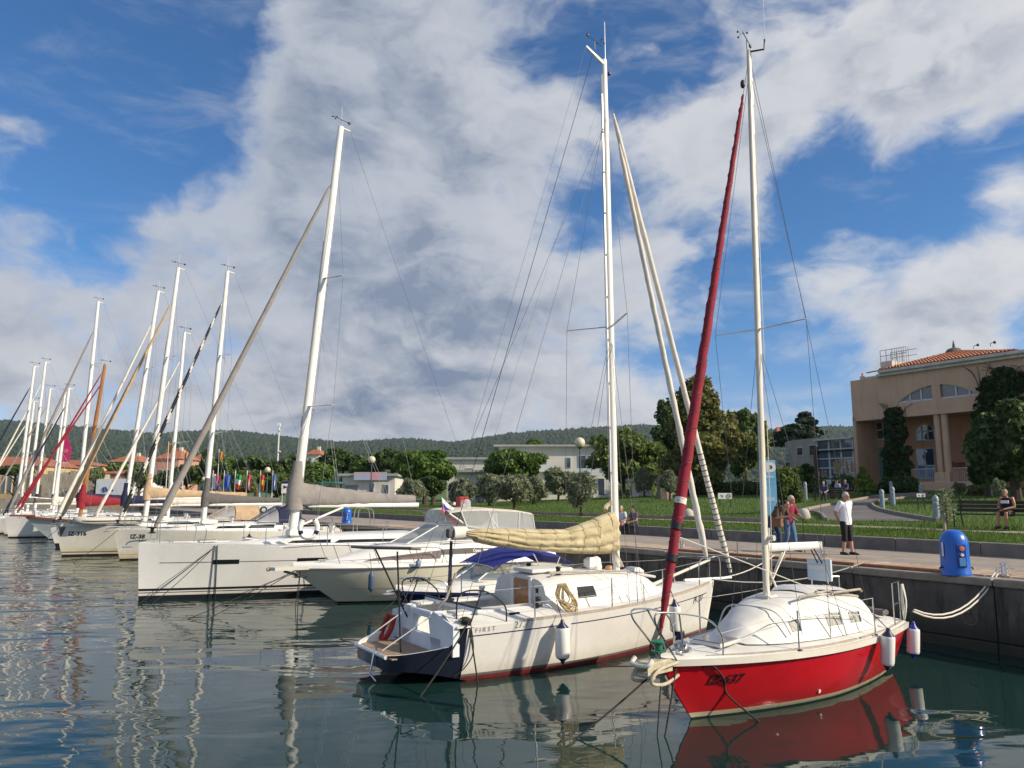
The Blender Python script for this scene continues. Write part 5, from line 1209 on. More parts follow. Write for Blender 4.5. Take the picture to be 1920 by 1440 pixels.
t, h, cab, mp = yacht('sailboat', 'white sailing yacht with navy spray hood and black and white spiral jib', 34.1, 1.0, 11.05, 3.6, 1.2, 1.44, 7.04, 14.85, .51, 3.9, 2.6, M_dgreyc, None, .12, stripes=(M_black, M_sailw), bands=[(.0, 0), (.06, 0), (.10, 1), (.14, 2), (.22, 1), (.26, 2), (9, 3)], mats=[M_anti, YEL, M_tanc, M_white2], mast_r=.12, sp=((.36, .66), (.66, .55)), jib_top=.90, dodger=M_navyc)
h.text('registration', t, M_black, 'IZ-38', .27, 10.35, 1.0, 1, -1, bold=.008)
mooring('dark mooring line from navy hooded yacht bow into the water', world(t, (10.9, .2, 1.4)), world(t, (13.0, .8, -.2)), .1, .012)
t, h, cab, mp = yacht('sailboat', 'cream sailing yacht with tan mainsail cover and tan furled jib', 38.2, 1.8, 12.45, 3.8, 1.3, 1.54, 8.4, 15.78, .86, 5.4, 2.9, M_tanc, M_tanc, .125, bands=[(.0, 0), (.08, 0), (.16, 1), (.22, 2), (.34, 1), (9, 3)], mats=[M_anti, YEL, M_dgreyc, M_white2], mast_r=.12, sp=((.38, .66), (.64, .55)), jib_top=.88, dodger=M_tanc)
h.text('registration', t, M_black, 'IZ-316', .29, 11.9, 1.02, 1, -1, bold=.008)
MB().add([h.side(12.35, 1.5, 1, .012), h.side(12.02, 1.45, 1, .012), h.side(12.22, .95, 1, .012)], [(0, 1, 2)]).build('bow_patch', M_dgreyc, t)
mooring('dark mooring line from tan covered yacht bow into the water', world(t, (12.3, .2, 1.4)), world(t, (14.5, .8, -.2)), .1, .012)
# inflatable dinghy upside down on its foredeck
dg = thing('dinghy', 'upturned grey inflatable dinghy with black stripe on the foredeck of the tan covered yacht', 'dinghy', world(t, (10.1, .55, 1.75)), ANG_N)
out = bez([(-1.4, .42, 0), (.9, .42, 0), (1.5, 0, .04), (.9, -.42, 0), (-1.4, -.42, 0)], 6); MB().tube(out, .2, 10).build('tubes', mat('hypalon_grey', (.55, .53, .48), .6), dg)
MB().prism([(-1.3, .4, .1), (.9, .4, .1), (1.3, 0, .1), (.9, -.4, .1), (-1.3, -.4, .1)], (0, 0, .08)).build('floor', M_dgreyc, dg); MB().tube([p + Vector((0, .19 if p.y > 0 else -.19, 0)) for p in out], .03, 6).build('rubbing_strip', M_black, dg)
yacht('sailboat', 'white sailing yacht with white furled jib lying behind the upturned dinghy', 42.0, 2.0, 10.5, 3.3, 1.1, 1.35, 6.5, 12.88, .32, 3.8, 2.5, M_sailw, M_sailw, .10, jib_top=.87, detail=1, mast_r=.10, winset=((.36, .6, .3, .7),))
t, h, cab, mp = yacht('sailboat', 'white sailing yacht with black waterline and slim white furled jib', 45.9, 2.7, 11.5, 3.6, 1.0, 1.14, 7.75, 16.2, 1.16, 4.2, 2.5, M_navyc, M_sailw, .115, bands=[(.0, 0), (.25, 0), (.3, 1), (9, 1)], mast_r=.12, sp=((.40, .66), (.66, .55)))
TEAL = mat('hull_pale_teal', (.56, .64, .62), .3, var=.1, scale=1)
t, h, cab, mp = yacht('sailboat', 'pale green wooden mast sailboat with maroon covers and varnished rail', 55.7, 3.5, 11.9, 3.5, 1.05, 1.62, 8.62, 12.59, .86, 5.0, 2.35, M_redc, M_redc, .095, bands=[(.0, 0), (.06, 0), (.1, 1), (9, 1)], mats=[M_anti, TEAL], mast_r=.13, mastm=M_wood, rakeB=1.6, sp=((.6, .6),), rails=M_wood, cabm=M_white2, backstay=False, jib_top=.97, jib_x=-.5, hullkw=dict(ws=.6, sag=.12, p=2.2), cov_r=.5)
for sg in (1, -1): h.rail('varnished_bulwark', t, mat('mahogany', (.16, .045, .02), .3, coat=.4), .02, .995, sg, w=.06, h=.16, dz=-.14, inset=-.03)
MB().prism([(11.3, .3, 1.6), (12.8, .14, 1.62), (12.8, -.14, 1.62), (11.3, -.3, 1.6)], (0, 0, .12)).build('bowsprit', mat('mahogany', (.16, .045, .02)), t)
furled(t, (12.5, 0, 2.1), mp(11.2), .085, .04, M_redc)
yacht('sailboat', 'tall masted white yacht with grey furled jib beyond the maroon covers', 60.0, 4.0, 12.6, 3.8, 1.2, 1.5, 8.02, 18.2, .28, 4.8, 2.7, M_navyc, M_greyc, .13, detail=0, mast_r=.13)
far = [((127, 727), 64.5, M_navyc, 'white yacht with navy furled jib beside the pink banner', M_sailw), ((62, 686), 68.5, M_navyc, 'far white yacht with dark navy jib and bare white mast', M_dgreyc), ((83, 678), 72.5, M_sailw, 'far white yacht with white jib near the yellow house', M_sailw), ((92, 728), 76.5, M_greyc, 'far white yacht with grey jib and shorter mast', M_navyc), ((62, 751), 81, M_sailw, 'last small white yacht of the row below the hill', M_sailw), ((120, 735), 90, M_sailw, 'small far yacht with thin white mast by the stone wall', M_navyc)]
for pt_, u, jm, lab, cv in far:
    n, z = PL(*pt_, u); L = 10.5 if z > 12 else 9; ns_ = n + .3 - L * .62
    yacht('sailboat', lab, u, ns_, L, 3.2, 1.05, 1.3, L * .62, z, .4, 3.6, 2.4, cv, jm, .10, detail=0, mast_r=.11)
# pink banner on a mast of the row
n, z = PL(118, 812, 66.5); bn = thing('banner', 'tall pink banner hanging on a white pole among the far yachts', 'flag', P(66.5, n, ZQ))
MB().tube([(0, 0, 0), (0, 0, z - ZQ + .2)], .06, 8).build('pole', M_mastw, bn)
b_ = MB(); pk_ = [(a * .62, b * .58) for a, b in [(0, 0), (.5, -.4), (1.0, -1.2), (1.35, -2.2), (1.25, -3.3), (1.15, -4.1), (-.15, -4.1), (-.12, -2.0)]]; rt = Vector((1, 0, 0))
b_.prism([rt * a + Vector((0, .03 * math.sin(i * 2), z - ZQ + b)) for i, (a, b) in enumerate(pk_)], (0, .02, 0)); b_.build('flag', mat('pink_cloth', (.62, .03, .16), .8, var=.2), bn)
MB().tube([(.36 + .14 * math.cos(a), -.03, z - ZQ - 1.5 + .16 * math.sin(a)) for a in np.linspace(0, 6.283, 15)], .02, 5, caps=False).tube([(.36 + .06 * math.cos(a), -.03, z - ZQ - 1.5 + .07 * math.sin(a)) for a in np.linspace(0, 6.283, 11)], .02, 5, caps=False).build('emblem', mat('pink_pale', (.75, .25, .38), .8), bn)
# ================================================================ BUILDINGS
def on_n(px, py, n):
    """point of a pixel's ray on the vertical plane n = const: returns (u, z)"""
    d = ray(px, py); k = (n + O.dot(N)) / d.dot(N); p = Vector((k * d.x, k * d.y, H + k * d.z)); return UN(p)[0], p.z
ANG_B = math.atan2(-U.y, -U.x)
M_ochre = mat('ochre_render', (.60, .40, .275), .9, col2=(.52, .345, .24), scale=.7, bump=.35, bscale=14, streak=.45)
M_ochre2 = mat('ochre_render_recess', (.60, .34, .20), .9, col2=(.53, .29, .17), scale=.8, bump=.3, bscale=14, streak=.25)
M_corn = mat('cornice_white', (.62, .58, .50), .85, var=.22, scale=1.2, streak=.5)
M_tile = mat('roof_tile', (.40, .14, .07), .8, col2=(.25, .09, .05), scale=3.2, bump=.3)
M_wfr = mat('window_frame', (.55, .58, .62), .5); M_glas = mat('window_glass', (.05, .07, .10), .03, spec=.9, coat=.6)
M_grey = mat('grey_concrete', (.40, .39, .35), .9, var=.18, scale=.8, bump=.2, streak=.45)
M_whitew = mat('white_render', (.62, .60, .55), .9, var=.12, scale=.7, streak=.35)
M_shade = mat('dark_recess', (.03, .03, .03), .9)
M_pine = mat('terrace_rail', (.55, .48, .40), .6)

def main_house():
    n0 = -44.0; u0, zt = on_n(1594.3, 714.5, n0); zb = 3.05
    t = thing('terracotta_house', 'ochre three storey house with arched window, red tiled roof and twin columns', 'building', P(u0, n0, zb), ANG_B)
    def f(px, py, y=0.):
        u, z = on_n(px, py, n0 - y); return u0 - u, z - zb
    top = zt - zb; Wd = 30.; ov = f(1608, 789.6)[1]; dep = 16.; rec = 3.2
    # upper block with the arched opening: built as pieces round the arch
    xa, za = f(1682.7, 756); xc = f(1756, 751)[0]; xb = 2 * xc - xa; zr = f(1751.8, 721.5)[1]
    R_ = ((xb - xa) ** 2 / 4 + (zr - za) ** 2) / (2 * (zr - za)); cz = zr - R_
    arc = [(xa + (xb - xa) * i / 24, cz + math.sqrt(max(R_ ** 2 - (xa + (xb - xa) * i / 24 - xc) ** 2, 0))) for i in range(25)]
    up = MB(); up.prism([(0, 0, ov), (xa, 0, ov), (xa, 0, top), (0, 0, top)], (0, .45, 0)); up.prism([(xb, 0, ov), (Wd, 0, ov), (Wd, 0, top), (xb, 0, top)], (0, .45, 0)); up.prism([(xa, 0, ov), (xb, 0, ov), (xb, 0, za), (xa, 0, za)], (0, .45, 0))
    for i in range(24): up.prism([(arc[i][0], 0, arc[i][1]), (arc[i + 1][0], 0, arc[i + 1][1]), (arc[i + 1][0], 0, top), (arc[i][0], 0, top)], (0, .45, 0))
    up.prism([(xc - .32, 0, za), (xc + .32, 0, za), (xc + .32, 0, zr + .02), (xc - .32, 0, zr + .02)], (0, .45, 0))
    up.prism([(0, .45, ov), (Wd, .45, ov), (Wd, dep, ov), (0, dep, ov)], (0, 0, .35)); up.prism([(0, .45, top - .3), (Wd, .45, top - .3), (Wd, dep, top - .3), (0, dep, top - .3)], (0, 0, .28))
    up.prism([(0, .45, ov), (.4, .45, ov), (.4, .45, top), (0, .45, top)], (0, dep - .5, 0))
    up.build('upper_wall', M_ochre, t, smooth=False)
    # panes of the arched window
    for s_, x0, x1 in ((-1, xa, xc - .34), (1, xc + .34, xb)):
        wv = MB().tube([(x, .16, z) for x, z in arc if x0 - .01 <= x <= x1 + .01], .06, 5).box(((x0 + x1) / 2, .16, za + .05), (x1 - x0, .1, .12)).build('window', M_wfr, t)
        cuts = [x0 + (x1 - x0) * k for k in ((0, .36, .68, 1) if s_ < 0 else (0, .40, .75, 1))]
        for a, b in zip(cuts[:-1], cuts[1:]):
            pl = [(a + .04, .2, za + .08)] + [(b - .04, .2, za + .08)]; n_ = 6
            for k in range(n_ + 1):
                x = b - .04 - (b - a - .08) * k / n_; pl.append((x, .2, max(za + .09, cz + math.sqrt(max(R_ ** 2 - (x - xc) ** 2, 0)) - .05)))
            MB().prism(pl, (0, .03, 0)).build('pane', M_glas, wv)
        for c in cuts[1:-1]: MB().box((c, .16, (za + cz + math.sqrt(max(R_ ** 2 - (c - xc) ** 2, 0))) / 2), (.10, .1, cz + math.sqrt(max(R_ ** 2 - (c - xc) ** 2, 0)) - za)).build('mullion', M_wfr, wv)
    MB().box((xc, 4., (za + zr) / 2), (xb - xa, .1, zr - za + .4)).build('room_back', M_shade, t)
    # lower storeys set back under the overhang, with the left pier
    lo = MB(); y0 = rec
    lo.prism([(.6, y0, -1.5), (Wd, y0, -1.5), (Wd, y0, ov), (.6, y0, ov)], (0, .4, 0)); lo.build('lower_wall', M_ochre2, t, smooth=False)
    xp = f(1607.5, 840)[0]; MB().box((xp / 2 - .03, rec / 2 + .3, (ov + .35) / 2 - .8), (xp, rec + .6, ov + 2.05), bev=.02).build('corner_pier', M_ochre, t)
    def arched(px0, px1, pyt, pyb):
        x0, z0 = f(px0, pyb, rec); x1, z1 = f(px1, pyb, rec); zz = f((px0 + px1) / 2, pyt, rec)[1]; xm = (x0 + x1) / 2; r = (x1 - x0) / 2; zs_ = zz - r * .8
        pl = [(x0, rec - .05, z0), (x1, rec - .05, z0)] + [(xm + r * math.cos(a), rec - .05, zs_ + .8 * r * math.sin(a)) for a in np.linspace(0, math.pi, 13)]
        w = MB().tube([Vector(p) for p in pl] + [Vector(pl[0])], .06, 5).build('arched_window', M_wfr, t); MB().prism(pl, (0, .03, 0)).build('pane', M_glas, w)
        for k in (-.33, .33): MB().box((xm + k * r, rec - .07, (z0 + zs_ + .7 * r) / 2), (.08, .08, zs_ + .75 * r - z0)).build('mullion', M_wfr, w)
        MB().box((xm, rec - .07, zs_), (x1 - x0, .08, .10)).build('transom_bar', M_wfr, w)
    arched(1632, 1671, 790, 825); arched(1719, 1753, 795, 827)
    def door(px0, px1, pyt, pyb, panels):
        x0, z0 = f(px0, pyb, rec); x1 = f(px1, pyb, rec)[0]; z1 = f((px0 + px1) / 2, pyt, rec)[1]
        d = MB().box(((x0 + x1) / 2, rec - .04, (z0 + z1) / 2), (x1 - x0, .06, z1 - z0)).build('glazed_door', M_wfr, t)
        for a, b, c0, c1, m_ in panels: MB().box((x0 + (x1 - x0) * (a + b) / 2, rec - .08, z0 + (z1 - z0) * (c0 + c1) / 2), ((x1 - x0) * (b - a), .03, (z1 - z0) * (c1 - c0))).build('door_panel', m_, d)
    teal = mat('teal_panel', (.10, .26, .25), .4); poster = mat('poster_dark_red', (.10, .02, .02), .5, col2=(.35, .08, .06), scale=4); blue = mat('poster_blue', (.03, .16, .50), .5, col2=(.35, .5, .7), scale=1.2)
    door(1634, 1672, 838, 896, [(.02, .36, k * .1 + .012, k * .1 + .068, M_glas) for k in range(10)] + [(.42, .98, .0, .99, teal), (.62, .92, .14, .34, poster)])
    door(1722, 1756, 840, 898, [(.03, .46, .45, .97, M_glas), (.52, .97, .45, .97, M_glas), (.05, .44, .04, .42, blue), (.54, .94, .04, .40, blue)])
    x, z = f(1625.5, 850, rec); MB().box((x, rec - .1, z), (.36, .2, .9), bev=.03).build('wall_lamp', M_plas, t)
    for a, b, c, d_ in ((1784, 871, 9, 8), (1801, 873, 13, 9)): x, z = f(a, b, rec); MB().box((x, rec - .06, z), (c * .055, .06, d_ * .055), bev=.01).build('framed_picture', poster, t)
    # twin columns on a pedestal
    for a, b in ((1750, 1762), (1764, 1777)):
        x0, x1 = f(a, 850)[0], f(b, 850)[0]; MB().lathe([((x1 - x0) / 2, -.6), ((x1 - x0) / 2, ov)], 18, c=((x0 + x1) / 2, .45, 0)).build('column', M_ochre, t)
    x0, x1 = f(1757, 900)[0], f(1786, 900)[0]; MB().box(((x0 + x1) / 2, .3, .1), (x1 - x0, 1.3, 3.3), bev=.02).build('pedestal', M_ochre, t)
    # terrace with rails
    xt0, zt0 = f(1708, 904, -.5); xt1 = f(1835, 904, -.5)[0]; MB().box(((xt0 + xt1) / 2, 1.0, zt0 - 1.6), (xt1 - xt0, 3.0, 3.2), bev=.02).build('terrace', M_ochre, t)
    for k in range(3): MB().box((xt0 + 1.2 + k * 2.2, -.54, zt0 - 1.5), (1.6, .12, .5)).build('vent_opening', M_shade, t)
    for a, b in ((1710, 1755), (1788, 1835)):
        r0, r1 = f(a, 890, -.4)[0], f(b, 890, -.4)[0]; rl = MB().tube([(r0, -.4, zt0 + 1.0), (r1, -.4, zt0 + 1.0)], .035, 6).build('terrace_rail', M_pine, t)
        for x in np.arange(r0, r1, .16): MB().tube([(x, -.4, zt0), (x, -.4, zt0 + 1.0)], .018, 5).build('baluster', M_pine, rl)
    # cornice and roof of rolled tiles
    xs0 = f(1645.5, 697)[0]
    MB().box(((xs0 + Wd) / 2, 1.0, top + .11), (Wd - xs0, 2.6, .24), bev=.04).box(((xs0 + Wd) / 2 + .2, 1.0, top + .36), (Wd - xs0 - .2, 3.0, .26), bev=.05).build('cornice', M_corn, t)
    MB().box((xs0 / 2 + .6, .25, top + .08), (xs0 - .6, .5, .18), bev=.02).build('parapet_cap', M_corn, t)
    MB().tube([(1.4, .25, top + .55), (xs0, .25, top + .6)], .05, 6).build('parapet_rail', M_black, t)
    ex, ez = xs0 + .35, top + .50; ay = 5.5; ax, az = f(1789, 660, ay); rx = f(1913, 671)[0]
    A = Vector((ex, -.2, ez)); B = Vector((rx, -.2, ez)); C = Vector((ax, ay, az)); Dp = Vector((ax + .4, ay, az))
    rf = MB().add([A, B, Dp, C, (ex, 2 * ay, ez), (rx, 2 * ay, ez)], [(0, 1, 2, 3), (0, 3, 4), (4, 3, 2, 5), (1, 5, 2)]).build('roof', M_tile, t, smooth=False)
    tl = MB(); k = ex
    while k < rx - .2:                                                        # rows of half-round tiles, laid one over the other
        f0 = max(.03, min(clamp((k - ex) / (ax - ex)), clamp((rx - k) / (rx - ax))))
        a = Vector((k, -.26, ez + .03)); b = a.lerp(Vector((k, ay, az + .03)), f0); n_ = max(2, int((b - a).length / .42))
        for i in range(n_):
            p, q = a.lerp(b, i / n_), a.lerp(b, (i + 1.08) / n_); tl.tube([p + Vector((0, 0, .035)), q], [.125, .10], 6)
        k += .27
    tag(tl.build('roof_tiles', M_tile, rf), kind='stuff')
    MB().tube([A, C], .12, 6).tube([C, Dp], .12, 6).build('ridge_tiles', M_tile, rf)
    MB().tube([Dp, B], .12, 6).build('ridge_tiles', M_tile, rf)
    MB().lathe([(.7, 0), (.5, .25), (.12, .38), (.1, .6), (.02, 1.0)], 8, c=C + Vector((0, 0, .0))).build('roof_finial', M_dgreyc, rf)
    for dx in (1.6, 2.9): MB().tube([C + Vector((dx, 0, 0)), C + Vector((dx, 0, .25)), C + Vector((dx + .3, 0, .30))], .03, 5).ball(C + Vector((dx + .33, 0, .28)), .12, 8).build('flood_light', M_black, rf)
    x0, z0 = f(1655, 694, 3); x1 = f(1677, 694, 3)[0]; z1 = f(1664, 678, 3)[1]
    ch = MB().box(((x0 + x1) / 2, 3.6, (z0 + z1) / 2 - .4), (x1 - x0, 1.8, z1 - z0 + .8), bev=.02).build('stair_tower', M_corn, t); zz = z1
    for a in (0, .5, 1):
        for y in (2.8, 4.4): MB().tube([(x0 + (x1 - x0) * a, y, zz), (x0 + (x1 - x0) * a, y, zz + 1.0)], .03, 5).build('rail_post', M_greyc, ch)
    for y in (2.8, 4.4):
        for q in (.5, 1.0): MB().tube([(x0, y, zz + q), (x1 + 1.3, y, zz + q)], .025, 5).build('tower_rail', M_greyc, ch)
    for k in range(7): MB().tube([(x1 + .25 + .2 * k, 2.8, zz - .6), (x1 + .25 + .2 * k, 2.8, zz + 1.0)], .018, 5).build('ladder_cage', M_greyc, ch)
    x, z = f(1904, 668); MB().tube([(x, 2, z), (x, 2, z + 2.4)], .035, 5).build('roof_mast', M_black, t)
    return t, f
house, hf = main_house()

def glass_annex():
    n0 = -45.5; u0, z0 = on_n(1536, 892, n0); u1, z1 = on_n(1599, 820, n0); w = u0 - u1; zb = 3.0
    t = thing('glass_annex', 'white framed glass entrance hall between the grey building and ochre house', 'building', P(u0, n0, zb), ANG_B); hh = z1 - zb - .1
    MB().box((w / 2, 3.2, hh / 2), (w - .1, 6, hh - .1)).build('hall_interior', mat('hall_dark', (.06, .07, .08), .7), t)
    MB().box((w / 2, 1.5, hh + .05), (w + .3, 4, .14)).build('flat_roof', M_wfr, t)
    MB().box((w / 2, -.1, hh * .80), (w + .4, .4, .10)).build('canopy_edge', M_black, t)
    g = mat('hall_glass', (.10, .14, .18), .03, spec=.9, coat=.5)
    for c in range(3):
        for r in range(6):
            a, b = w * c / 3, w * (c + 1) / 3; z_0, z_1 = hh * r / 6, hh * (r + 1) / 6; MB().box(((a + b) / 2, .02, (z_0 + z_1) / 2), (b - a - .1, .04, z_1 - z_0 - .09)).build('pane', g, t)
    for c in range(4): MB().box((w * c / 3, -.02, hh / 2), (.14, .14, hh)).build('mullion', M_wfr, t)
    for r in range(7): MB().box((w / 2, -.025, hh * r / 6), (w, .12, .10)).build('transom_bar', M_wfr, t)
    # curved grey block
    u2, zt = on_n(1428, 828, n0); w2 = u2 - u0; t2 = thing('grey_building', 'low curved grey concrete building with small square windows', 'building', P(u0, n0, zb), ANG_B); hh = zt - zb
    pts = [(-w2 + (w2 - .3) * k / 12, .5 + 3.0 * (1 - math.sin(math.pi / 2 * k / 12)) ** 1.5) for k in range(13)]; wl = MB()
    wl.rings([[(x, y, -.5) for x, y in pts] + [(-.3, 9, -.5), (-w2, 9, -.5)], [(x, y, hh) for x, y in pts] + [(-.3, 9, hh), (-w2, 9, hh)]]); wl.build('wall', M_grey, t2, ang=20)
    def yw(x): return float(np.interp(x, [p[0] for p in pts], [p[1] for p in pts]))
    for px, py, s_, hv in ((1455, 847, 13, 13), (1492, 846, 12, 13), (1518, 844, 13, 18), (1458, 873, 14, 14)):
        u, z = on_n(px, py, n0); x = u0 - u; ww, hh_ = s_ * .050, hv * .050; k = MB().box((x, yw(x) - .02, z - zb), (ww + .14, .10, hh_ + .14)).build('window', M_wfr, t2); MB().box((x, yw(x) - .06, z - zb), (ww, .06, hh_)).build('pane', M_glas, k)
    MB().box((-.05, -.2, hh * .42), (.25, .5, hh * .84)).build('brown_pillar', mat('brown_pillar', (.10, .06, .05), .8), t2)
    # terrace rail in front
    t3 = thing('balustrade', 'pale metal balustrade of upright bars before the glass hall', 'railing', P(u0 + 6, -41.5, 2.9), ANG_B)
    MB().box((5.5, .2, .2), (12, .3, .5), bev=.02).build('plinth', M_grey, t3); MB().tube([(0, 0, 1.4), (11, 0, 1.4)], .035, 6).build('handrail', M_pine, t3); MB().tube([(0, 0, .5), (11, 0, .5)], .025, 6).build('bottom_rail', M_pine, t3)
    for x in np.arange(0, 11.01, .22): MB().tube([(x, 0, .5), (x, 0, 1.4)], .022, 5).build('bar', M_pine, t3)
    MB().box((9.2, -.1, 1.0), (1.7, .05, .9), bev=.02).build('white_board', M_plas, t3)
glass_annex()

def block(name, label, px0, px1, pyt, pyb, Y, depth, wall, roof=None, rise=.0, wins=(), cat='building', over=.4, flat=False, rz=0., sub=(), low=False):
    """a building whose front spans the given pixel columns at distance Y; wins: (fx0, fx1, fz0, fz1)"""
    a, b = D(px0, pyb, Y), D(px1, pyb, Y); zt = D((px0 + px1) / 2, pyt, Y).z; u_, n_ = UN((a + b) / 2); zb = min(a.z, zg(u_, n_)) - .3; w = (b - a).length; zb = a.z - .6 if low else zb; hh = zt - zb
    t = thing(name, label, cat, (a.x, a.y, zb), rz)
    MB().box((w / 2, depth / 2, hh / 2), (w, depth, hh)).build('wall', wall, t, smooth=False)
    if roof:
        o = over
        if flat or not rise: MB().box((w / 2, depth / 2, hh + .15), (w + 2 * o, depth + 2 * o, .3), bev=.03).build('roof', roof, t)
        else:
            R0 = [(-o, -o, hh), (w + o, -o, hh), (w + o, depth + o, hh), (-o, depth + o, hh)]; ri = min(w, depth) * .35
            r = MB().add(R0 + [(ri, depth / 2, hh + rise), (w - ri, depth / 2, hh + rise)], [(0, 1, 5, 4), (1, 2, 5), (2, 3, 4, 5), (3, 0, 4), (3, 2, 1, 0)]).build('roof', roof, t, smooth=False)
            MB().box((w * .7, depth * .4, hh + rise * .8), (.6, .6, 1.2)).build('chimney', M_whitew, r)
    for x0, x1, z0, z1 in wins:
        k = MB().box((w * (x0 + x1) / 2, -.02, hh * (z0 + z1) / 2), (w * (x1 - x0) + .16, .12, hh * (z1 - z0) + .16)).build('window', M_wfr, t); MB().box((w * (x0 + x1) / 2, -.06, hh * (z0 + z1) / 2), (w * (x1 - x0), .1, hh * (z1 - z0))).build('pane', M_glas, k)
    for nm, c, d, m_ in sub: MB().box((c[0] * w, c[1], c[2] * hh), (d[0] * w, d[1], d[2] * hh), bev=.01).build(nm, m_, t)
    return t, w, hh
M_groof = mat('pale_metal_roof', (.36, .38, .36), .7, var=.15, scale=1); M_yel = mat('yellow_render', (.55, .40, .18), .9, col2=(.45, .32, .15), scale=.5); M_stone2 = mat('pale_stone', (.42, .37, .29), .95, col2=(.30, .26, .20), scale=1.2, bump=.6, bscale=3); M_pink = mat('pink_render', (.50, .26, .20), .9, var=.15, scale=.6)
block('cafe_pavilion', 'low white pavilion with colourful roof banner behind the lamp post', 641, 740, 893, 921, 92, 9, M_whitew, M_groof, 0, [(.06, .30, .25, .72), (.52, .60, .05, .75), (.80, .88, .05, .72)], flat=True, sub=[('roof_banner', (.55, -.6, 1.0), (.62, .1, .26), mat('banner_print', (.25, .45, .62), .6, col2=(.70, .25, .25), scale=.5)), ('awning', (-.18, -1, .78), (.42, 2.5, .05), mat('teal_awning', (.03, .20, .19), .8)), ('terrace', (.5, -3, .12), (1.1, 3, .30), M_greyc)])
block('apartment_block', 'white two storey block with pale roof behind the round pine', 838, 960, 862, 905, 108, 14, M_whitew, M_groof, 0, [(.30, .40, .55, .8), (.62, .8, .5, .72), (.05, .2, .1, .35)], flat=True)
block('entrance_lodge', 'low cream lodge with dark glazed door beside the olive trees', 852, 918, 886, 925, 84, 8, M_whitew, M_groof, 0, [(.10, .24, .35, .75), (.58, .86, .08, .70)], flat=True)
t, w, hh = block('apartment_building', 'white apartment building with balconies and grey roof behind globe lamp', 935, 1160, 838, 912, 118, 16, M_whitew, M_groof, 0, [(.08, .14, .62, .85), (.20, .26, .62, .85), (.36, .40, .62, .86), (.42, .46, .2, .5), (.57, .60, .62, .80), (.67, .73, .52, .84), (.75, .79, .52, .84), (.86, .92, .55, .84), (.67, .73, .12, .42), (.83, .88, .12, .42)], flat=True, over=.8)
for a, b, z in ((.34, .48, .55), (.62, .82, .48), (.62, .82, .08)):
    bo = MB().box((w * (a + b) / 2, -.8, hh * z), (w * (b - a), 1.6, .18)).build('balcony', M_whitew, t); MB().box((w * (a + b) / 2, -1.55, hh * z + .55), (w * (b - a), .05, .9)).build('balcony_rail', M_wfr, bo)
# town at the head of the harbour
Yt = 135
block('yellow_warehouse', 'long yellow warehouse with arched bays at the harbour head', -120, 78, 874, 935, Yt, 14, M_yel, M_tile, 2, [(.62 + .06 * k, .645 + .06 * k, .35, .75) for k in range(6)])
block('stone_wall_ruin', 'broken pale stone town wall beside the yellow warehouse', 76, 186, 889, 935, Yt - 4, 3, M_stone2, None, 0, sub=[('merlon', (.1 + .13 * k, 1.2, 1.02 + .04 * math.sin(k * 2.2)), (.09, 1.5, .16), M_stone2) for k in range(7)])
block('yellow_tower_house', 'ochre yellow house with flat parapet behind the stone wall', 68, 160, 872, 905, Yt + 12, 10, M_yel, M_tile, 1.2, [(.2, .3, .3, .7), (.55, .65, .3, .7)])
t, w, hh = block('white_office', 'white harbour office with blue emblem and dark arched doorway', 178, 262, 898, 938, Yt - 8, 8, mat('office_white', (.60, .64, .68), .8), None, 0, sub=[('name_sign', (.33, -.03, .60), (.14, .05, .05), mat('sign_blue', (.02, .06, .25), .5))])
MB().prism([(w * .28, -.04, 0)] + [(w * .42 + w * .14 * math.cos(a), -.04, hh * .28 + w * .10 * math.sin(a)) for a in np.linspace(math.pi, 0, 9)] + [(w * .56, -.04, 0)], (0, .06, 0)).build('doorway', M_dark, t)
MB().lathe([(.45, 0), (.45, .04)], 12, c=(w * .20, -.04, hh * .63), axis=(0, -1, 0)).build('emblem', mat('sign_blue', (.02, .06, .25)), t)
block('pink_house', 'pink house with low orange roof above the white office', 182, 240, 888, 905, Yt + 4, 9, M_pink, M_tile, 1.4, [(.2, .3, .35, .75), (.45, .55, .35, .75), (.72, .82, .35, .75)])
block('grey_villa', 'grey villa with orange roof and white chimneys below the hill', 204, 258, 866, 888, Yt + 25, 9, mat('blue_grey_render', (.16, .17, .20), .9), M_tile, 1.8, [(.1, .25, .3, .8), (.45, .6, .3, .8), (.75, .88, .3, .8)])
block('pink_villa', 'pink villa with gabled orange roof behind the yacht masts', 292, 334, 860, 884, Yt + 20, 10, M_pink, M_tile, 2.4, [(.15, .3, .35, .75), (.55, .7, .35, .75)])
block('hillside_house', 'small cream house with red roof among the trees', 360, 384, 862, 876, Yt + 35, 7, M_whitew, M_tile, 1.8, [(.2, .4, .3, .7), (.6, .8, .3, .7)], low=True)
block('hillside_house', 'small house with pale walls peeping over the pines', 575, 598, 852, 866, 160, 7, M_whitew, M_tile, 1.5, [(.2, .4, .3, .7)], low=True)
block('hillside_house', 'white house far up on the hill behind the cedar', 1458, 1480, 812, 822, 420, 14, M_whitew, M_tile, 4, [(.2, .4, .3, .7), (.6, .8, .3, .7)], low=True)
block('harbour_wall', 'long pale quay wall closing the far end of the harbour', -200, 300, 934, 975, 118, 6, M_stone2, None)
block('utility_shed', 'small white shed with blue grey door behind the stone block', 1196, 1222, 903, 924, 78, 4, M_whitew, M_groof, 0, [(.1, .7, .1, .8)], flat=True)
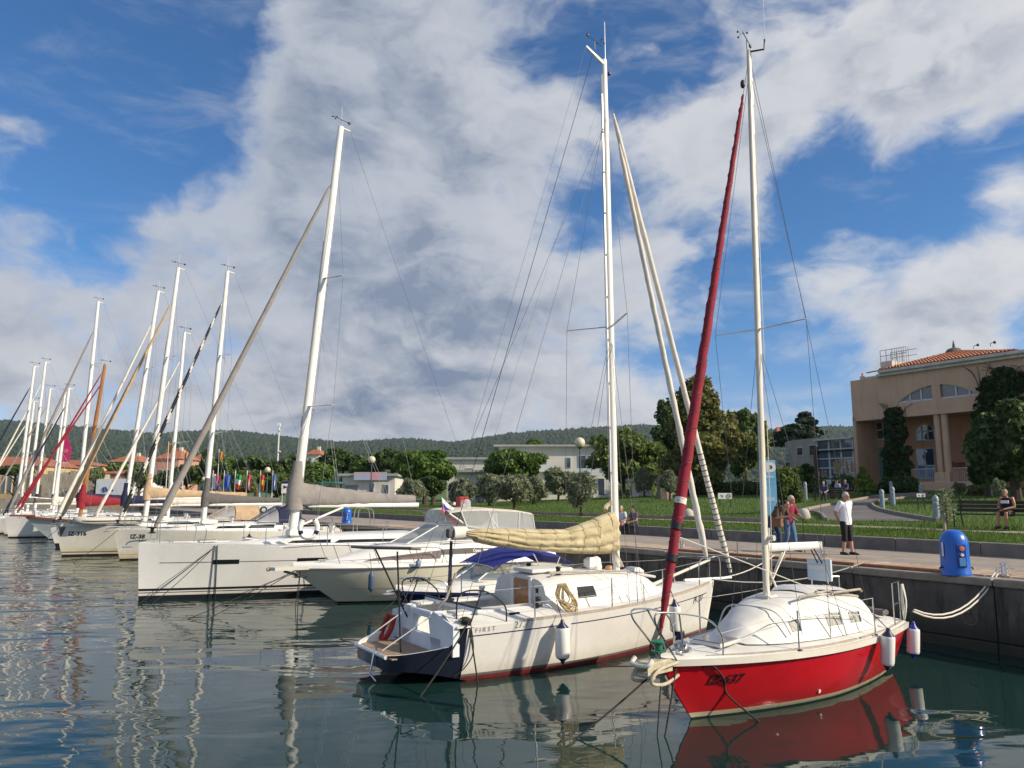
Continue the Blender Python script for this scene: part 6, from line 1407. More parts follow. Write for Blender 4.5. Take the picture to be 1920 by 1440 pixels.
# ================================================================ TREES AND PLANTS
def leaf_quads(c, nrm, size, asp=1.6):
    n = len(c); a = np.cross(nrm, rng.normal(size=(n, 3))); a /= np.linalg.norm(a, axis=1, keepdims=True) + 1e-9; b = np.cross(nrm, a); s = size[:, None]
    v = np.stack([c - a * s * asp * .5, c - b * s * .5 + nrm * s * .12, c + a * s * asp * .5, c + b * s * .5 + nrm * s * .12], 1); return v.reshape(-1, 3)
def crown(lobes, n, size, shell=.75, up=.3, asp=1.6):
    """lobes: array (k, 6) centre and radii"""
    L = np.array(lobes, float); vol = (L[:, 3] * L[:, 4] + L[:, 4] * L[:, 5] + L[:, 3] * L[:, 5]); w = vol / vol.sum(); i = rng.choice(len(L), n, p=w)
    d = rng.normal(size=(n, 3)); d /= np.linalg.norm(d, axis=1, keepdims=True); r = shell * .8 + (1.28 - shell * .8) * rng.random(n) ** .75; r *= 1 + .10 * np.sin(d[:, 0] * 7 + i) * np.sin(d[:, 2] * 6 + i * 2)
    c = L[i, :3] + d * r[:, None] * L[i, 3:]; nr = d * .55 + rng.normal(size=(n, 3)) * .6; nr[:, 2] += up; nr /= np.linalg.norm(nr, axis=1, keepdims=True)
    return leaf_quads(c, nr, size * rng.uniform(.6, 1.35, n), asp)
def lobes_in(cx, cy, cz, rx, ry, rz, k, s=(.20, .36), flat=.8, bias=None):
    out = []; k = int(k * 1.8)
    for _ in range(k):
        d = rng.normal(size=3); d /= np.linalg.norm(d); r = .35 + .6 * rng.random() ** .6; p = d * r
        if bias == 'top' and p[2] < -.2: p[2] *= .3
        q = rng.uniform(*s); out.append((cx + p[0] * rx, cy + p[1] * ry, cz + p[2] * rz, rx * q, ry * q, max(rz * q * flat, .08)))
    return out
M_bark = mat('bark', (.09, .065, .045), .95, col2=(.05, .038, .028), scale=6, bump=.6, bscale=12)
LF = {'dark': leafmat('leaf_dark', (.028, .062, .018), (.085, .13, .035)), 'pine': leafmat('leaf_pine', (.05, .115, .02), (.13, .20, .04)), 'oak': leafmat('leaf_autumn', (.065, .095, .024), (.21, .185, .055)), 'green': leafmat('leaf_green', (.05, .10, .022), (.16, .20, .05)), 'olive': leafmat('leaf_olive', (.13, .165, .085), (.27, .29, .19)), 'fir': leafmat('leaf_fir', (.10, .16, .022), (.22, .26, .05)), 'cedar': leafmat('leaf_cedar', (.015, .034, .020), (.035, .060, .030)), 'hedge': leafmat('leaf_hedge', (.05, .09, .02), (.15, .17, .04)), 'ivy': leafmat('leaf_ivy', (.016, .040, .012), (.05, .085, .025)), 'plume': leafmat('pampas', (.42, .32, .20), (.62, .50, .34))}
def trunk(t, h, r, bend=.1, limbs=(), m=M_bark):
    pts = bez([(0, 0, -.2), (bend * .4, bend * .2, h * .4), (bend, -bend * .3, h)], 4); mb = MB(); n = len(pts); mb.tube(pts, [r * (1.25 - .75 * i / (n - 1)) for i in range(n)], 8)
    for a, l, e, z in limbs:
        b = Vector(pts[min(n - 1, int(z * (n - 1)))]); d = Vector((math.cos(a) * math.cos(e), math.sin(a) * math.cos(e), math.sin(e))); mb.tube(bez([b, b + d * l * .5 + Vector((0, 0, l * .08)), b + d * l], 3), [r * .5 * (1 - .8 * i / 6) for i in range(7)][:7], 6)
    return mb.build('trunk', m, t)
def tree(name, label, px, n, pyt, wpx, crown_b, leaf, nleaf, size, form='round', group=None, base_py=None, shift=0., k=16, trunk_r=.22, cat='tree', shell=.7):
    """stands in pixel column px on the ground line n; top row pyt, crown width wpx and crown bottom row read off the photograph"""
    if base_py: base = G(px, base_py)
    elif n > 0: base = D(px, 900, n); base.z = zg(*UN(base))
    else:
        u, _ = on_n(px, 900, n); base = P(u, n, zg(u, n))
    Y = base.y; w = wpx / F * Y * .5; zt = D(px, pyt, Y).z - base.z; zc = max(.25, D(px, crown_b, Y).z - base.z); t = thing(name, label, cat, base, random.uniform(0, 6) if form not in ('wall',) else 0, group)
    rz = (zt - zc) / 2; cz = (zt + zc) / 2
    if form == 'round': lb = lobes_in(0, 0, cz, w * .8, w * .8, rz * .85, k)
    elif form == 'pine': lb = lobes_in(0, 0, cz, w * .82, w * .82, rz * .85, k, (.22, .38), .7, 'top')
    elif form == 'olive': lb = lobes_in(0, 0, cz, w * .80, w * .80, rz * .9, k, (.16, .32), 1.25)
    elif form == 'cone': lb = [(random.gauss(0, .12) * w * (1 - q) * 1, random.gauss(0, .12) * w * (1 - q), zc + (zt - zc) * q, w * (1 - q * .82) * random.uniform(.5, .75), w * (1 - q * .82) * random.uniform(.5, .75), (zt - zc) * .07) for q in np.linspace(.0, .97, k)]; lb += [(w * .7 * (1 - q) * math.cos(a), w * .7 * (1 - q) * math.sin(a), zc + (zt - zc) * q * .95, w * .30 * (1 - q * .7), w * .30 * (1 - q * .7), (zt - zc) * .06) for q, a in [(random.random(), random.uniform(0, 6.3)) for _ in range(k * 2)]]
    elif form == 'cedar':
        lb = []
        for q in np.linspace(0, 1, 7):
            for _ in range(5):
                a = random.uniform(0, 6.3); r = w * (1 - q * .8) * random.uniform(.25, .8); lb.append((r * math.cos(a), r * math.sin(a), zc + (zt - zc) * (q + random.uniform(-.04, .04)), w * .34 * (1 - q * .55), w * .34 * (1 - q * .55), (zt - zc) * .045))
    elif form == 'tall':
        lb = []
        for q in np.linspace(.03, .97, k):
            wr = w * (.55 + .45 * math.sin(math.pi * (.2 + .62 * q))) * (1 - .55 * max(0, q - .55) / .45)
            for _ in range(3): a = random.uniform(0, 6.3); r = wr * random.uniform(.2, .72); lb.append((r * math.cos(a), r * math.sin(a), zc + (zt - zc) * q, wr * random.uniform(.22, .42), wr * random.uniform(.22, .42), (zt - zc) * .075))
    v = crown(lb, nleaf, size, shell=shell if form != 'cedar' else .3, up=.5 if form in ('pine', 'cedar') else .25, asp=2.6 if form == 'olive' else 1.6)
    fast_mesh('crown', v, 4, LF[leaf], None, t)
    lim = [(random.uniform(0, 6.3), w * random.uniform(.5, .85), random.uniform(.25, .9), random.uniform(.45, .95)) for _ in range(7)]
    trunk(t, max(zc + rz * 1.0, zt * .6), trunk_r, bend=w * .08, limbs=lim); return t
tree('oak_tree', 'tall brown tinged tree behind the no dogs sign', 1318, -38, 716, 175, 926, 'oak', 26000, .30, 'tall', k=18, trunk_r=.35)
tree('pine_tree', 'dark green pine just behind the tall brown tinged tree', 1400, -52, 762, 105, 900, 'green', 12000, .34, 'round', k=20, trunk_r=.3)
tree('pine_tree', 'dark pine half hidden by the tall brown tree and white apartment building', 1252, -50, 758, 80, 900, 'dark', 9000, .34, 'tall', k=14)
tree('lime_tree', 'spreading green tree with visible dark limbs over the olive lawn', 1166, -40, 798, 168, 906, 'green', 8500, .32, 'round', k=20, trunk_r=.24, shell=.55)
tree('stone_pine', 'round bright green stone pine before the white apartment building', 965, 80, 838, 122, 905, 'pine', 16000, .27, 'round', k=26, trunk_r=.22)
tree('stone_pine', 'large bright green stone pine beside the low pavilion', 797, 78, 840, 126, 915, 'pine', 17000, .28, 'round', k=28, trunk_r=.25)
tree('dark_bush_tree', 'dark evergreen tree below the large stone pine', 812, 72, 888, 62, 935, 'dark', 6000, .26, 'round', k=10)
og = 'olive trees on the lawn'
for px, by, pt_, w, lab in ((963, 963, 886, 92, 'olive tree with leaning grey crown, trunk beside the footpath before the round pine'), (1090, 967, 884, 62, 'young olive tree under the globe lamp'), (1256, 940, 886, 44, 'slim olive tree beside the rough stone block'), (1474, 962, 874, 66, 'dense olive bush tree next to the blue totem sign')):
    tree('olive_tree', lab, px, 0, pt_, w, by - (20 if px != 1474 else 10), 'olive' if px != 1474 else 'green', 6500, .15, 'olive', None, by, k=14, trunk_r=.09)
for px, n, pt_, w, cb, lab in ((918, 64, 888, 66, 940, 'silvery olive tree to the right of the cream lodge'), (1046, 68, 878, 92, 925, 'broad silvery olive tree before the white apartment balconies'), (868, 67, 897, 56, 942, 'pale olive tree in front of the cream lodge door'), (1000, 63, 893, 54, 940, 'silvery olive tree between the leaning olive and globe lamp'), (770, 66, 898, 60, 940, 'silvery olive tree in front of the dark evergreen'), (1208, 72, 880, 40, 920, 'small olive shrub by the utility shed')):
    tree('olive_tree', lab, px, n, pt_, w, cb, 'olive', 5200, .19, 'olive', None, k=14, trunk_r=.10)
bg = [(420, 112, 852, 84, 915, 'pine', 'umbrella pine behind the tan sail cover'), (480, 104, 850, 96, 918, 'dark', 'dark umbrella pine behind the row of flags'), (545, 108, 846, 92, 915, 'dark', 'dark pine left of the tall light mast'), (590, 100, 862, 80, 922, 'pine', 'bright green pine behind the light mast'), (640, 118, 838, 90, 900, 'dark', 'dark pine rising behind the white pavilion'), (690, 110, 855, 70, 905, 'pine', 'rounded green tree right above the white pavilion'), (735, 106, 836, 90, 900, 'dark', 'dark pine between pavilion and large stone pine'), (350, 118, 868, 70, 918, 'green', 'green tree beside the pink villa'), (385, 115, 840, 22, 915, 'dark', 'slim dark cypress behind the yacht masts'), (455, 96, 880, 60, 925, 'green', 'light green willow behind the flags'), (520, 92, 886, 56, 928, 'green', 'low green tree behind the parked cars'), (222, 142, 866, 44, 890, 'pine', 'round green tree above the pink house'), (570, 88, 892, 50, 932, 'dark', 'low dark shrub tree beside the sign board'), (1000, 142, 822, 40, 850, 'pine', 'green tree top over the apartment roof'), (1130, -78, 812, 40, 900, 'dark', 'dark cypress beside the apartment building'), (262, 122, 868, 50, 915, 'green', 'loose green tree between the grey villa and pink villa'), (318, 112, 880, 60, 922, 'dark', 'dark tree in front of the pink villa'), (180, 128, 876, 40, 905, 'green', 'green tree behind the broken stone wall'), (30, 126, 868, 60, 900, 'dark', 'dark trees shading the yellow warehouse roof')]
for px, n, pt_, w, cb, lf, lab in bg: tree('background_tree', lab, px, n, pt_, w, cb, lf, 6500, .42, 'pine' if lf != 'green' else 'round', 'trees behind the promenade gardens', k=18, trunk_r=.25)
tree('cedar_tree', 'flat tiered dark cedar behind the grey building', 1514, -80, 778, 92, 826, 'cedar', 9000, .42, 'cedar', trunk_r=.4)
tree('cedar_tree', 'lower dark cedar limb spreading over the grey building roof', 1490, -72, 800, 120, 832, 'cedar', 5000, .42, 'cedar', trunk_r=.3)
tree('laurel_tree', 'large dark leafy tree covering the right end of the ochre house', 1903, -30, 752, 150, 925, 'dark', 22000, .24, 'round', k=26, trunk_r=.25)
tree('laurel_tree', 'dense dark bushy tree low beside the terrace rail', 1850, -33, 836, 62, 920, 'dark', 8000, .24, 'round', k=12, trunk_r=.18)
tree('young_fir', 'young yellow green fir at the corner of the ochre house', 1619, -36, 876, 50, 917, 'fir', 4200, .17, 'cone', k=9, trunk_r=.06)
tree('garden_shrub', 'small grey green shrub at the foot of the column pedestal', 1797, -30, 905, 26, 930, 'olive', 1800, .14, 'round', k=7, trunk_r=.05, cat='shrub')
tree('garden_shrub', 'silvery shrub beside the far light bollard near the laurel', 1872, -26, 897, 26, 928, 'olive', 1800, .14, 'round', k=7, trunk_r=.05, cat='shrub')
tree('flowering_shrub', 'dark shrub with leafy top behind the blue totem', 1490, -34, 868, 34, 910, 'green', 2600, .18, 'round', k=8, trunk_r=.06, cat='shrub')
tree('garden_shrub', 'round dark shrub before the grey building', 1512, -38, 866, 30, 905, 'dark', 2400, .18, 'round', k=8, trunk_r=.06, cat='shrub')
# hedges: clipped low masses of leaves
def hedge(label, px0, px1, pyt, pyb, leaf, n, depth=1.2, name='hedge'):
    a, b = G(px0, pyb), G(px1, pyb); t = thing(name, label, 'hedge', (a + b) / 2); d = (b - a); w = d.length; h = max(.5, D((px0 + px1) / 2, pyt, ((a + b) / 2).y).z - (a.z + b.z) / 2)
    k = max(3, int(w / .7)); lb = [((i + .5) / k * d.x - d.x / 2, (i + .5) / k * d.y - d.y / 2, h * .5, w / k * .8, depth * .6, h * .52 * random.uniform(.9, 1.08)) for i in range(k)]
    fast_mesh('foliage', crown(lb, n, .13), 4, LF[leaf], None, t); MB().box((0, 0, h * .3), (w * .8, depth * .6, h * .5), rz=math.atan2(d.y, d.x)).build('stems', M_bark, t)
hedge('clipped yellow green hedge near the far light bollard', 1822, 1852, 912, 929, 'hedge', 3000)
hedge('low yellow green hedge behind the waste bin', 1640, 1668, 912, 926, 'hedge', 2600)
hedge('dark hedge below the ivy column', 1660, 1712, 898, 926, 'dark', 4000)
hedge('dark green hedge under the white balustrade', 1520, 1600, 898, 922, 'dark', 5000)
hedge('green planting beside the glass hall steps', 1500, 1540, 900, 924, 'hedge', 3000)
hedge('low shrubs along the lawn top before the cream lodge', 880, 960, 922, 938, 'green', 4000)
hedge('low shrubs along the lawn top below the apartments', 1100, 1230, 912, 930, 'green', 6000)
hedge('dark hedge behind the no dogs sign', 1330, 1430, 905, 928, 'dark', 6000)
# pampas grass
def pampas(label, px, py, k, s=1.):
    b = G(px, py); t = thing('pampas_grass', label, 'plant', b); 
    v = []; n = 260; a = rng.uniform(0, 2 * np.pi, n); r = rng.uniform(.1, .9, n) * s; c = np.stack([np.cos(a) * r * .5, np.sin(a) * r * .5, rng.uniform(.2, 1.0, n) * s], 1); nr = np.stack([np.cos(a), np.sin(a), rng.uniform(-.1, .4, n)], 1); fast_mesh('leaves', leaf_quads(c, nr / np.linalg.norm(nr, axis=1, keepdims=True), np.full(n, .16 * s), 4), 4, LF['hedge'], None, t)
    for i in range(k):
        x, y = random.uniform(-.7, .7) * s, random.uniform(-.3, .3) * s; h = random.uniform(1.3, 1.9) * s; p = MB().tube([(x * .4, y * .4, 0), (x, y, h)], .012, 5).build('stem', M_ropew, t)
        m_ = 110; q = rng.random(m_); c = np.stack([x + rng.normal(0, .045, m_) * (1 - q * .5) * s, y + rng.normal(0, .045, m_) * s, h - .25 * s + q * .75 * s], 1); nr = rng.normal(size=(m_, 3)); nr[:, 2] *= .3; fast_mesh('plume', leaf_quads(c, nr / np.linalg.norm(nr, axis=1, keepdims=True), np.full(m_, .07 * s), 2.5), 4, LF['plume'], None, p)
pampas('pampas grass with one tall cream plume clump by the balustrade', 1521, 918, 4, 1.3); pampas('pampas grass with many cream plumes beside the young fir', 1585, 922, 9, 1.2); pampas('pale pampas clump behind the benches', 1540, 922, 3, .9)
# ivy on the house
def ivy(label, x0, x1, z0, z1, y, n, wisps=6):
    t = thing('ivy', label, 'climbing plant', house.location, ANG_B); lb = []
    for i in range(90): x = random.uniform(x0, x1); z = random.uniform(z0, z1); s = min(1., .35 + .65 * (z1 - z) / (z1 - z0) * 2); lb.append((x0 + (x1 - x0) * .5 + (x - (x0 + x1) / 2) * s, y, z, (x1 - x0) * .17, .30, (z1 - z0) * .045))
    fast_mesh('leaves', crown(lb, n, .20), 4, LF['ivy'], None, t); mb = MB()
    for i in range(wisps):
        a = random.uniform(-1.1, 1.1); x = random.uniform(x0, x1); mb.tube(bez([(x, y, z1 - 1.0), (x + a * .5, y - .1, z1 + .1), (x + a * 1.3, y - .3, z1 + random.uniform(.2, .9))], 3), .025, 4)
    mb.tube([(x0 + (x1 - x0) * .5, y + .2, z0 - .2), (x0 + (x1 - x0) * .5, y + .15, z1 - .3)], .12, 6); mb.build('stems', M_bark, t)
a, z0 = hf(1668, 926, .2); b, z1 = hf(1704, 770, .2); ivy('dark ivy column climbing the front of the ochre house', a, b, 0, z1, -.1, 9000, 9)
a, _ = hf(1838, 800, 0); b, z1 = hf(1935, 692, 0); ivy('mass of dark ivy over the right part of the ochre facade', a, b, 1.5, z1, -.25, 16000, 14)
# ================================================================ STREET FURNITURE
def lathe_thing(name, label, cat, loc, prof, m, group=None, seg=16): return tag(MB().lathe(prof, seg).build(name, m, loc=loc), label, cat, group)
# blue supply pedestals
def pedestal(label, loc, rz):
    t = thing('supply_pedestal', label, 'pedestal', loc, rz); bl = mat('pedestal_blue', (.005, .12, .55), .32, var=.12, scale=3, coat=.2)
    MB().lathe([(.285, 0), (.29, .03), (.275, .06), (.268, .35), (.268, .62), (.26, .70), (.235, .78), (.19, .85), (.12, .895), (.04, .91), (.005, .912)], 28).build('shell', bl, t)
    b = Vector((.0, -.262, .40)); pn = MB().box(b, (.17, .06, .46), bev=.012).build('socket_panel', mat('pedestal_blue_dark', (.01, .05, .30), .4), t)
    MB().lathe([(.052, 0), (.05, .03), (.02, .034)], 14, c=b + Vector((0, -.03, .15)), axis=(0, -1, 0)).build('socket_cap', mat('coral_cap', (.62, .18, .12), .5), pn)
    MB().lathe([(.034, 0), (.03, .03), (.01, .032)], 12, c=b + Vector((0, -.03, .02)), axis=(0, -1, 0)).build('dial', M_plas, pn)
    MB().box(b + Vector((0, -.035, -.12)), (.12, .02, .16), bev=.008).build('meter_door', mat('meter_blue', (.10, .28, .55), .3), pn)
    for sg in (1, -1): MB().tube([(sg * .26, -.02, .17), (sg * .32, -.03, .15), (sg * .33, -.03, .12)], .018, 7).build('tap', M_black, t)
    MB().box((-.27, -.08, .52), (.012, .05, .28), bev=.003).build('sticker', M_plas, t)
p0 = W(1793, 1078, ZQ); pedestal('bright blue domed supply pedestal near the steel bollard with white ropes', p0, math.atan2(-p0.x, p0.y) * .6 + .25)
p1 = W(625, 982, ZQ); u_, _ = UN(p1); pedestal('blue domed supply pedestal at the quay edge behind the large yacht', P(u_, -.45, ZQ), .3)
# steel bollards
def bollard(label, u):
    t = thing('mooring_bollard', label, 'bollard', P(u, -.6, ZQ + .03), ANG_U)
    MB().lathe([(.11, 0), (.11, .015), (.065, .02), (.062, .20), (.085, .21), (.085, .235), (.04, .25)], 14).build('post', M_steel, t); MB().tube([(-.18, 0, .14), (.18, 0, .14)], .016, 7).build('cross_bar', M_steel, t)
bollard('steel mooring bollard beside the blue pedestal holding white ropes', .55); bollard('steel mooring bollard behind the red boat boom', 4.75); bollard('steel mooring bollard beyond the white sailboat bow', 9.5)
bollard('steel mooring bollard near the cruiser canopy', 25.5); bollard('steel mooring bollard next to the quay ladder', 31)
# quay ladder
u_, _ = UN(W(650, 985, ZQ)); t = thing('quay_ladder', 'steel quay ladder with two hooped handrails', 'ladder', P(u_, .03, ZQ), ANG_U)
for x in (-.3, .3): MB().tube(bez([(x, -.9, 0), (x, -.85, .75), (x, -.45, .92), (x, .0, .75), (x, .06, -1.3)], 5), .03, 7).build('handrail', M_steel, t)
for k in range(5): MB().tube([(-.3, .06, -.2 - .25 * k), (.3, .06, -.2 - .25 * k)], .02, 6).build('rung', M_steel, t)
# orange ladder marks on the quay wall
for px in (643, 712): u_, _ = on_n(px, 1000, .0); tag(MB().box((0, 0, 0), (.5, .02, .75), bev=.004).build('quay_marker', mat('marker_orange', (.42, .10, .03), .7, var=.3), loc=P(u_, .06, .75)), 'orange painted panel on the quay wall below the ladder' if px < 700 else 'orange painted panel on the quay wall beside the cruiser', 'marker').rotation_euler = (0, 0, ANG_U)
# light bollards along the drive
M_lb = mat('bollard_grey_blue', (.24, .30, .36), .45, var=.1); M_lbd = mat('bollard_glass', (.55, .55, .5), .3)
for px, by, ty, lab in ((1757, 978, 928, 'grey blue light bollard standing on the lawn beside the sapling'), (1655, 955, 917, 'grey blue light bollard at the kerb corner of the drive'), (1675, 948, 912, 'grey blue light bollard just inside the drive kerb'), (1672, 930, 902, 'pale light bollard on the far side of the drive'), (1728, 934, 907, 'light bollard standing behind the no dogs sign'), (1858, 932, 901, 'light bollard beside the clipped hedge'), (1511, 938, 903, 'pale light bollard near the blue totem')):
    b = G(px, by); h = max(.8, D(px, ty, b.y).z - b.z); r = .115; t = thing('light_bollard', lab, 'bollard', b)
    MB().lathe([(r, 0), (r, h * .68), (r * .98, h * .70)], 16).build('post', M_lb, t); MB().lathe([(r * .8, h * .70), (r * .8, h * .76)], 14).build('lens', M_lbd, t); MB().lathe([(r * 1.06, h * .76), (r * 1.06, h * .84), (r * .85, h * .93), (r * .4, h * .99), (.01, h)], 16).build('cap', M_lb, t)
# no dogs / no swimming signs
def nosign(label, px, by, ty, pw):
    b = G(px, by); Y = b.y; w = pw / F * Y; h = D(px, ty, Y).z - b.z; t = thing('park_sign', label, 'sign', b); hb = w * .42
    for x in (-w * .38, w * .38): MB().box((x, 0, h * .5), (.05, .04, h), bev=.006).build('post', M_black, t)
    bd = MB().box((0, -.035, h - hb / 2), (w, .03, hb), bev=.006).build('board', M_plas, t); y = -.055
    dg = MB(); c = Vector((-w * .22, y, h - hb * .5)); s = hb * .42
    dg.box(c, (s * .8, .006, s * .35)); dg.box(c + Vector((-s * .45, 0, s * .35)), (s * .35, .006, s * .4)); dg.box(c + Vector((-s * .3, 0, -s * .4)), (s * .12, .006, s * .5)); dg.box(c + Vector((s * .3, 0, -s * .4)), (s * .12, .006, s * .5)); dg.tube([c + Vector((s * .4, 0, s * .15)), c + Vector((s * .65, 0, s * .5))], s * .06, 5); dg.build('dog_pictogram', M_black, bd)
    c = Vector((w * .24, y, h - hb * .5)); rr = hb * .36; MB().tube([c + Vector((rr * math.cos(a), 0, rr * math.sin(a))) for a in np.linspace(0, 6.283, 17)], rr * .14, 5, caps=False).tube([c + Vector((-rr * .7, 0, rr * .7)), c + Vector((rr * .7, 0, -rr * .7))], rr * .12, 5).build('prohibition_ring', mat('sign_grey_red', (.20, .06, .06), .5), bd); MB().tube([c + Vector((-rr * .4, 0, -rr * .1)), c + Vector((rr * .4, 0, .0))], rr * .12, 5).build('pictogram', M_black, bd)
nosign('white pictogram sign on two black posts before the light bollard', 1728, 957, 925.5, 15.5); nosign('white pictogram sign on two black posts before the dark hedge', 1360, 950, 924.5, 26)
# blue totem with a big D
b = G(1446, 968); Y = b.y; w = 23 / F * Y; h = D(1446, 863, Y).z - b.z; t = thing('totem_sign', 'tall sky blue information totem with a large white D', 'sign', b, -.1)
MB().box((0, 0, h / 2), (w, .14, h), bev=.01).build('panel', mat('totem_blue', (.10, .38, .66), .4, col2=(.30, .55, .78), scale=.9), t)
fz = lambda dx, dz, y: (lambda a, c_: (dx + a, y, dz + c_)); text_on('letter_shadow', 'D', w * .95, fz(-w * .36, h * .80, -.076), M_black, t, bold=.05); text_on('letter', 'D', w * .95, fz(-w * .24, h * .80, -.082), M_plas, t, bold=.05)
MB().box((0, -.076, h * .70), (w * .62, .006, .10)).build('pale_band', mat('totem_pale', (.45, .60, .72), .5), t); MB().box((0, -.076, h * .30), (w * .66, .006, .18)).build('pale_band', mat('totem_pale', (.45, .60, .72)), t)
MB().box((0, -.076, h * .60), (w * .96, .006, .02)).build('panel_joint', M_wfr, t)
# white concrete domes
for px, py, lab in ((1291, 971, 'pale half dome stone on the footpath beside the maroon sail'), (1508, 973, 'pale half dome stone at the mouth of the drive')):
    b = G(px, py); r = 18 / F * b.y * .5 * (1.25 if px > 1400 else 1.1); tag(MB().lathe([(r * 1.05, 0), (r * 1.05, r * .5), (r * .95, r * 1.0), (r * .72, r * 1.42), (r * .38, r * 1.65), (.01, r * 1.72)], 18).build('stone_dome', mat('pale_concrete', (.50, .47, .40), .9, var=.15, scale=3), loc=b), lab, 'bollard')
# rough stone block
b = G(1245, 936); st = MB(); k = 20 / F * b.y
rs = [[(k * (.75 + .2 * math.sin(3 * a + z * 4)) * math.cos(a) * (1 - .25 * z), k * .6 * math.sin(a) * (1 - .2 * z), z * k * 2.3 * (1 + .12 * math.cos(a))) for a in np.linspace(0, 5.6, 9)] for z in (0, .3, .6, .85, 1.0)]
tag(st.rings(rs).build('boulder', mat('boulder_stone', (.24, .19, .15), .95, col2=(.14, .11, .09), scale=3, bump=.8, bscale=5), loc=b, ang=25), 'rough brown standing stone on the lawn beside the slim olive', 'stone')
# sapling tied to a stake
b = G(1772, 996); h = D(1772, 918, b.y).z - b.z; t = thing('sapling', 'thin young sapling tied to a pale wooden stake behind the blue pedestal', 'tree', b)
MB().tube([(0, 0, 0), (0, 0, h * .75)], .045, 7).build('stake', M_teakg, t); MB().tube(bez([(.09, 0, 0), (.08, .02, h * .5), (.10, 0, h)], 4), [.018] * 9, 5).build('trunk', M_bark, t)
n = 420; q = rng.random(n); c = np.stack([.1 + rng.normal(0, .10, n), rng.normal(0, .10, n), h * (.25 + .78 * q)], 1); nr = rng.normal(size=(n, 3)); fast_mesh('crown', leaf_quads(c, nr / np.linalg.norm(nr, axis=1, keepdims=True), np.full(n, .05), 2.2), 4, LF['olive'], None, t)
# litter bin
b = G(1632, 921); t = thing('litter_bin', 'dark litter bin on a post beside the young fir', 'bin', b); MB().lathe([(.18, .35), (.22, .4), (.24, .85), (.25, .9)], 14).build('bucket', M_navyc, t); MB().box((-.3, 0, .65), (.06, .06, 1.3), bev=.01).build('post', M_black, t)
# globe lamps
def lamp(label, px, n, gy, gd):
    b = D(px, 900, n); b.z = zg(*UN(b)); Y = b.y; h = D(px, gy, Y).z - b.z; r = gd / F * Y / 2; t = thing('globe_lamp', label, 'lamp post', b, 0, None)
    MB().tube([(0, 0, 0), (0, 0, h * .35), (0, 0, h - r)], [.09, .075, .055], 8).build('post', mat('lamp_blue', (.05, .09, .14), .5), t); MB().lathe([(.1, h - r * 1.15), (r * .45, h - r * .9)], 12).build('collar', M_black, t); MB().ball((0, 0, h), r, 16).build('globe', mat('globe_cream', (.62, .56, .40), .25), t)
lamp('tall globe lamp rising over the young olive tree', 1088, 72, 830, 20); lamp('globe lamp in front of the white pavilion', 696, 82, 862, 14); lamp('globe lamp behind the row of flags', 501, 86, 881, 11); lamp('small far globe lamp behind the yacht masts', 382, 108, 898, 8)
# tall floodlight mast
u_, _ = on_n(519, 900, -14); b = P(u_, -14, zg(u_, -14)); h = D(519, 797, b.y).z - b.z; t = thing('floodlight_mast', 'tall grey floodlight mast with camera beside the flags', 'lamp post', b); MB().tube([(0, 0, 0), (0, 0, h)], [.16, .10], 10).build('pole', M_alu, t); MB().box((0, 0, h), (.35, .3, .45), bev=.05).build('floodlight', M_plas, t); MB().box((.18, -.1, h * .66), (.4, .2, .18), bev=.05).build('camera', M_plas, t); MB().box((.15, -.1, h * .93), (.3, .2, .15), bev=.05).build('floodlight', M_plas, t)
# national flags on poles
def flagpole(label, px, Y, ty, fl_top, fl_bot, cols, mode, droop=.5, base_z=2.0, wpx=11):
    b = D(px, 900, Y); b.z = base_z; h = D(px, ty, Y).z - base_z; t = thing('flagpole', label, 'flag', b); MB().tube([(0, 0, 0), (0, 0, h)], [.05, .035], 7).build('pole', M_plas, t); z0 = D(px, fl_top, Y).z - base_z; z1 = D(px, fl_bot, Y).z - base_z; w = (z0 - z1); cloth(t, (.05, 0, z0), (wpx / F * Y, -.15, -w * .12), w * .88, cols, mode, wav=.12)
for px, lab, cols, mode in ((402, 'flag with white, blue and red vertical bands drooping by the maroon cover', [(.7, .7, .7), (.05, .08, .40), (.55, .05, .05)], 'v'), (423, 'plain royal blue flag with yellow specks', [(.02, .10, .50)], 'v'), (444, 'green white and red flag hanging on its pole', [(.02, .28, .08), (.7, .7, .68), (.60, .08, .02)], 'h'), (466, 'narrow red and white flag', [(.50, .03, .03), (.7, .68, .65), (.5, .03, .03)], 'v'), (491, 'red and yellow flag next to the globe lamp', [(.55, .05, .02), (.65, .40, .02), (.55, .08, .02)], 'h'), (514, 'thin blue and white flag beside the floodlight mast', [(.04, .12, .42), (.65, .65, .65), (.04, .12, .42)], 'v')):
    flagpole(lab, px - 3, 78, 882, 888, 920, cols, mode, wpx=12 if px in (402, 423, 444) else 7)
for px, lab, ty in ((312, 'large orange flag behind the tan covered yacht', 828), (343, 'orange flag partly hidden by a mast', 844), (408, 'slim orange pennant over the dark pines', 842)): flagpole(lab, px, 96, ty, ty + 3, ty + 24, [(.62, .24, .03)], 'h', wpx=12 if px == 312 else 7)
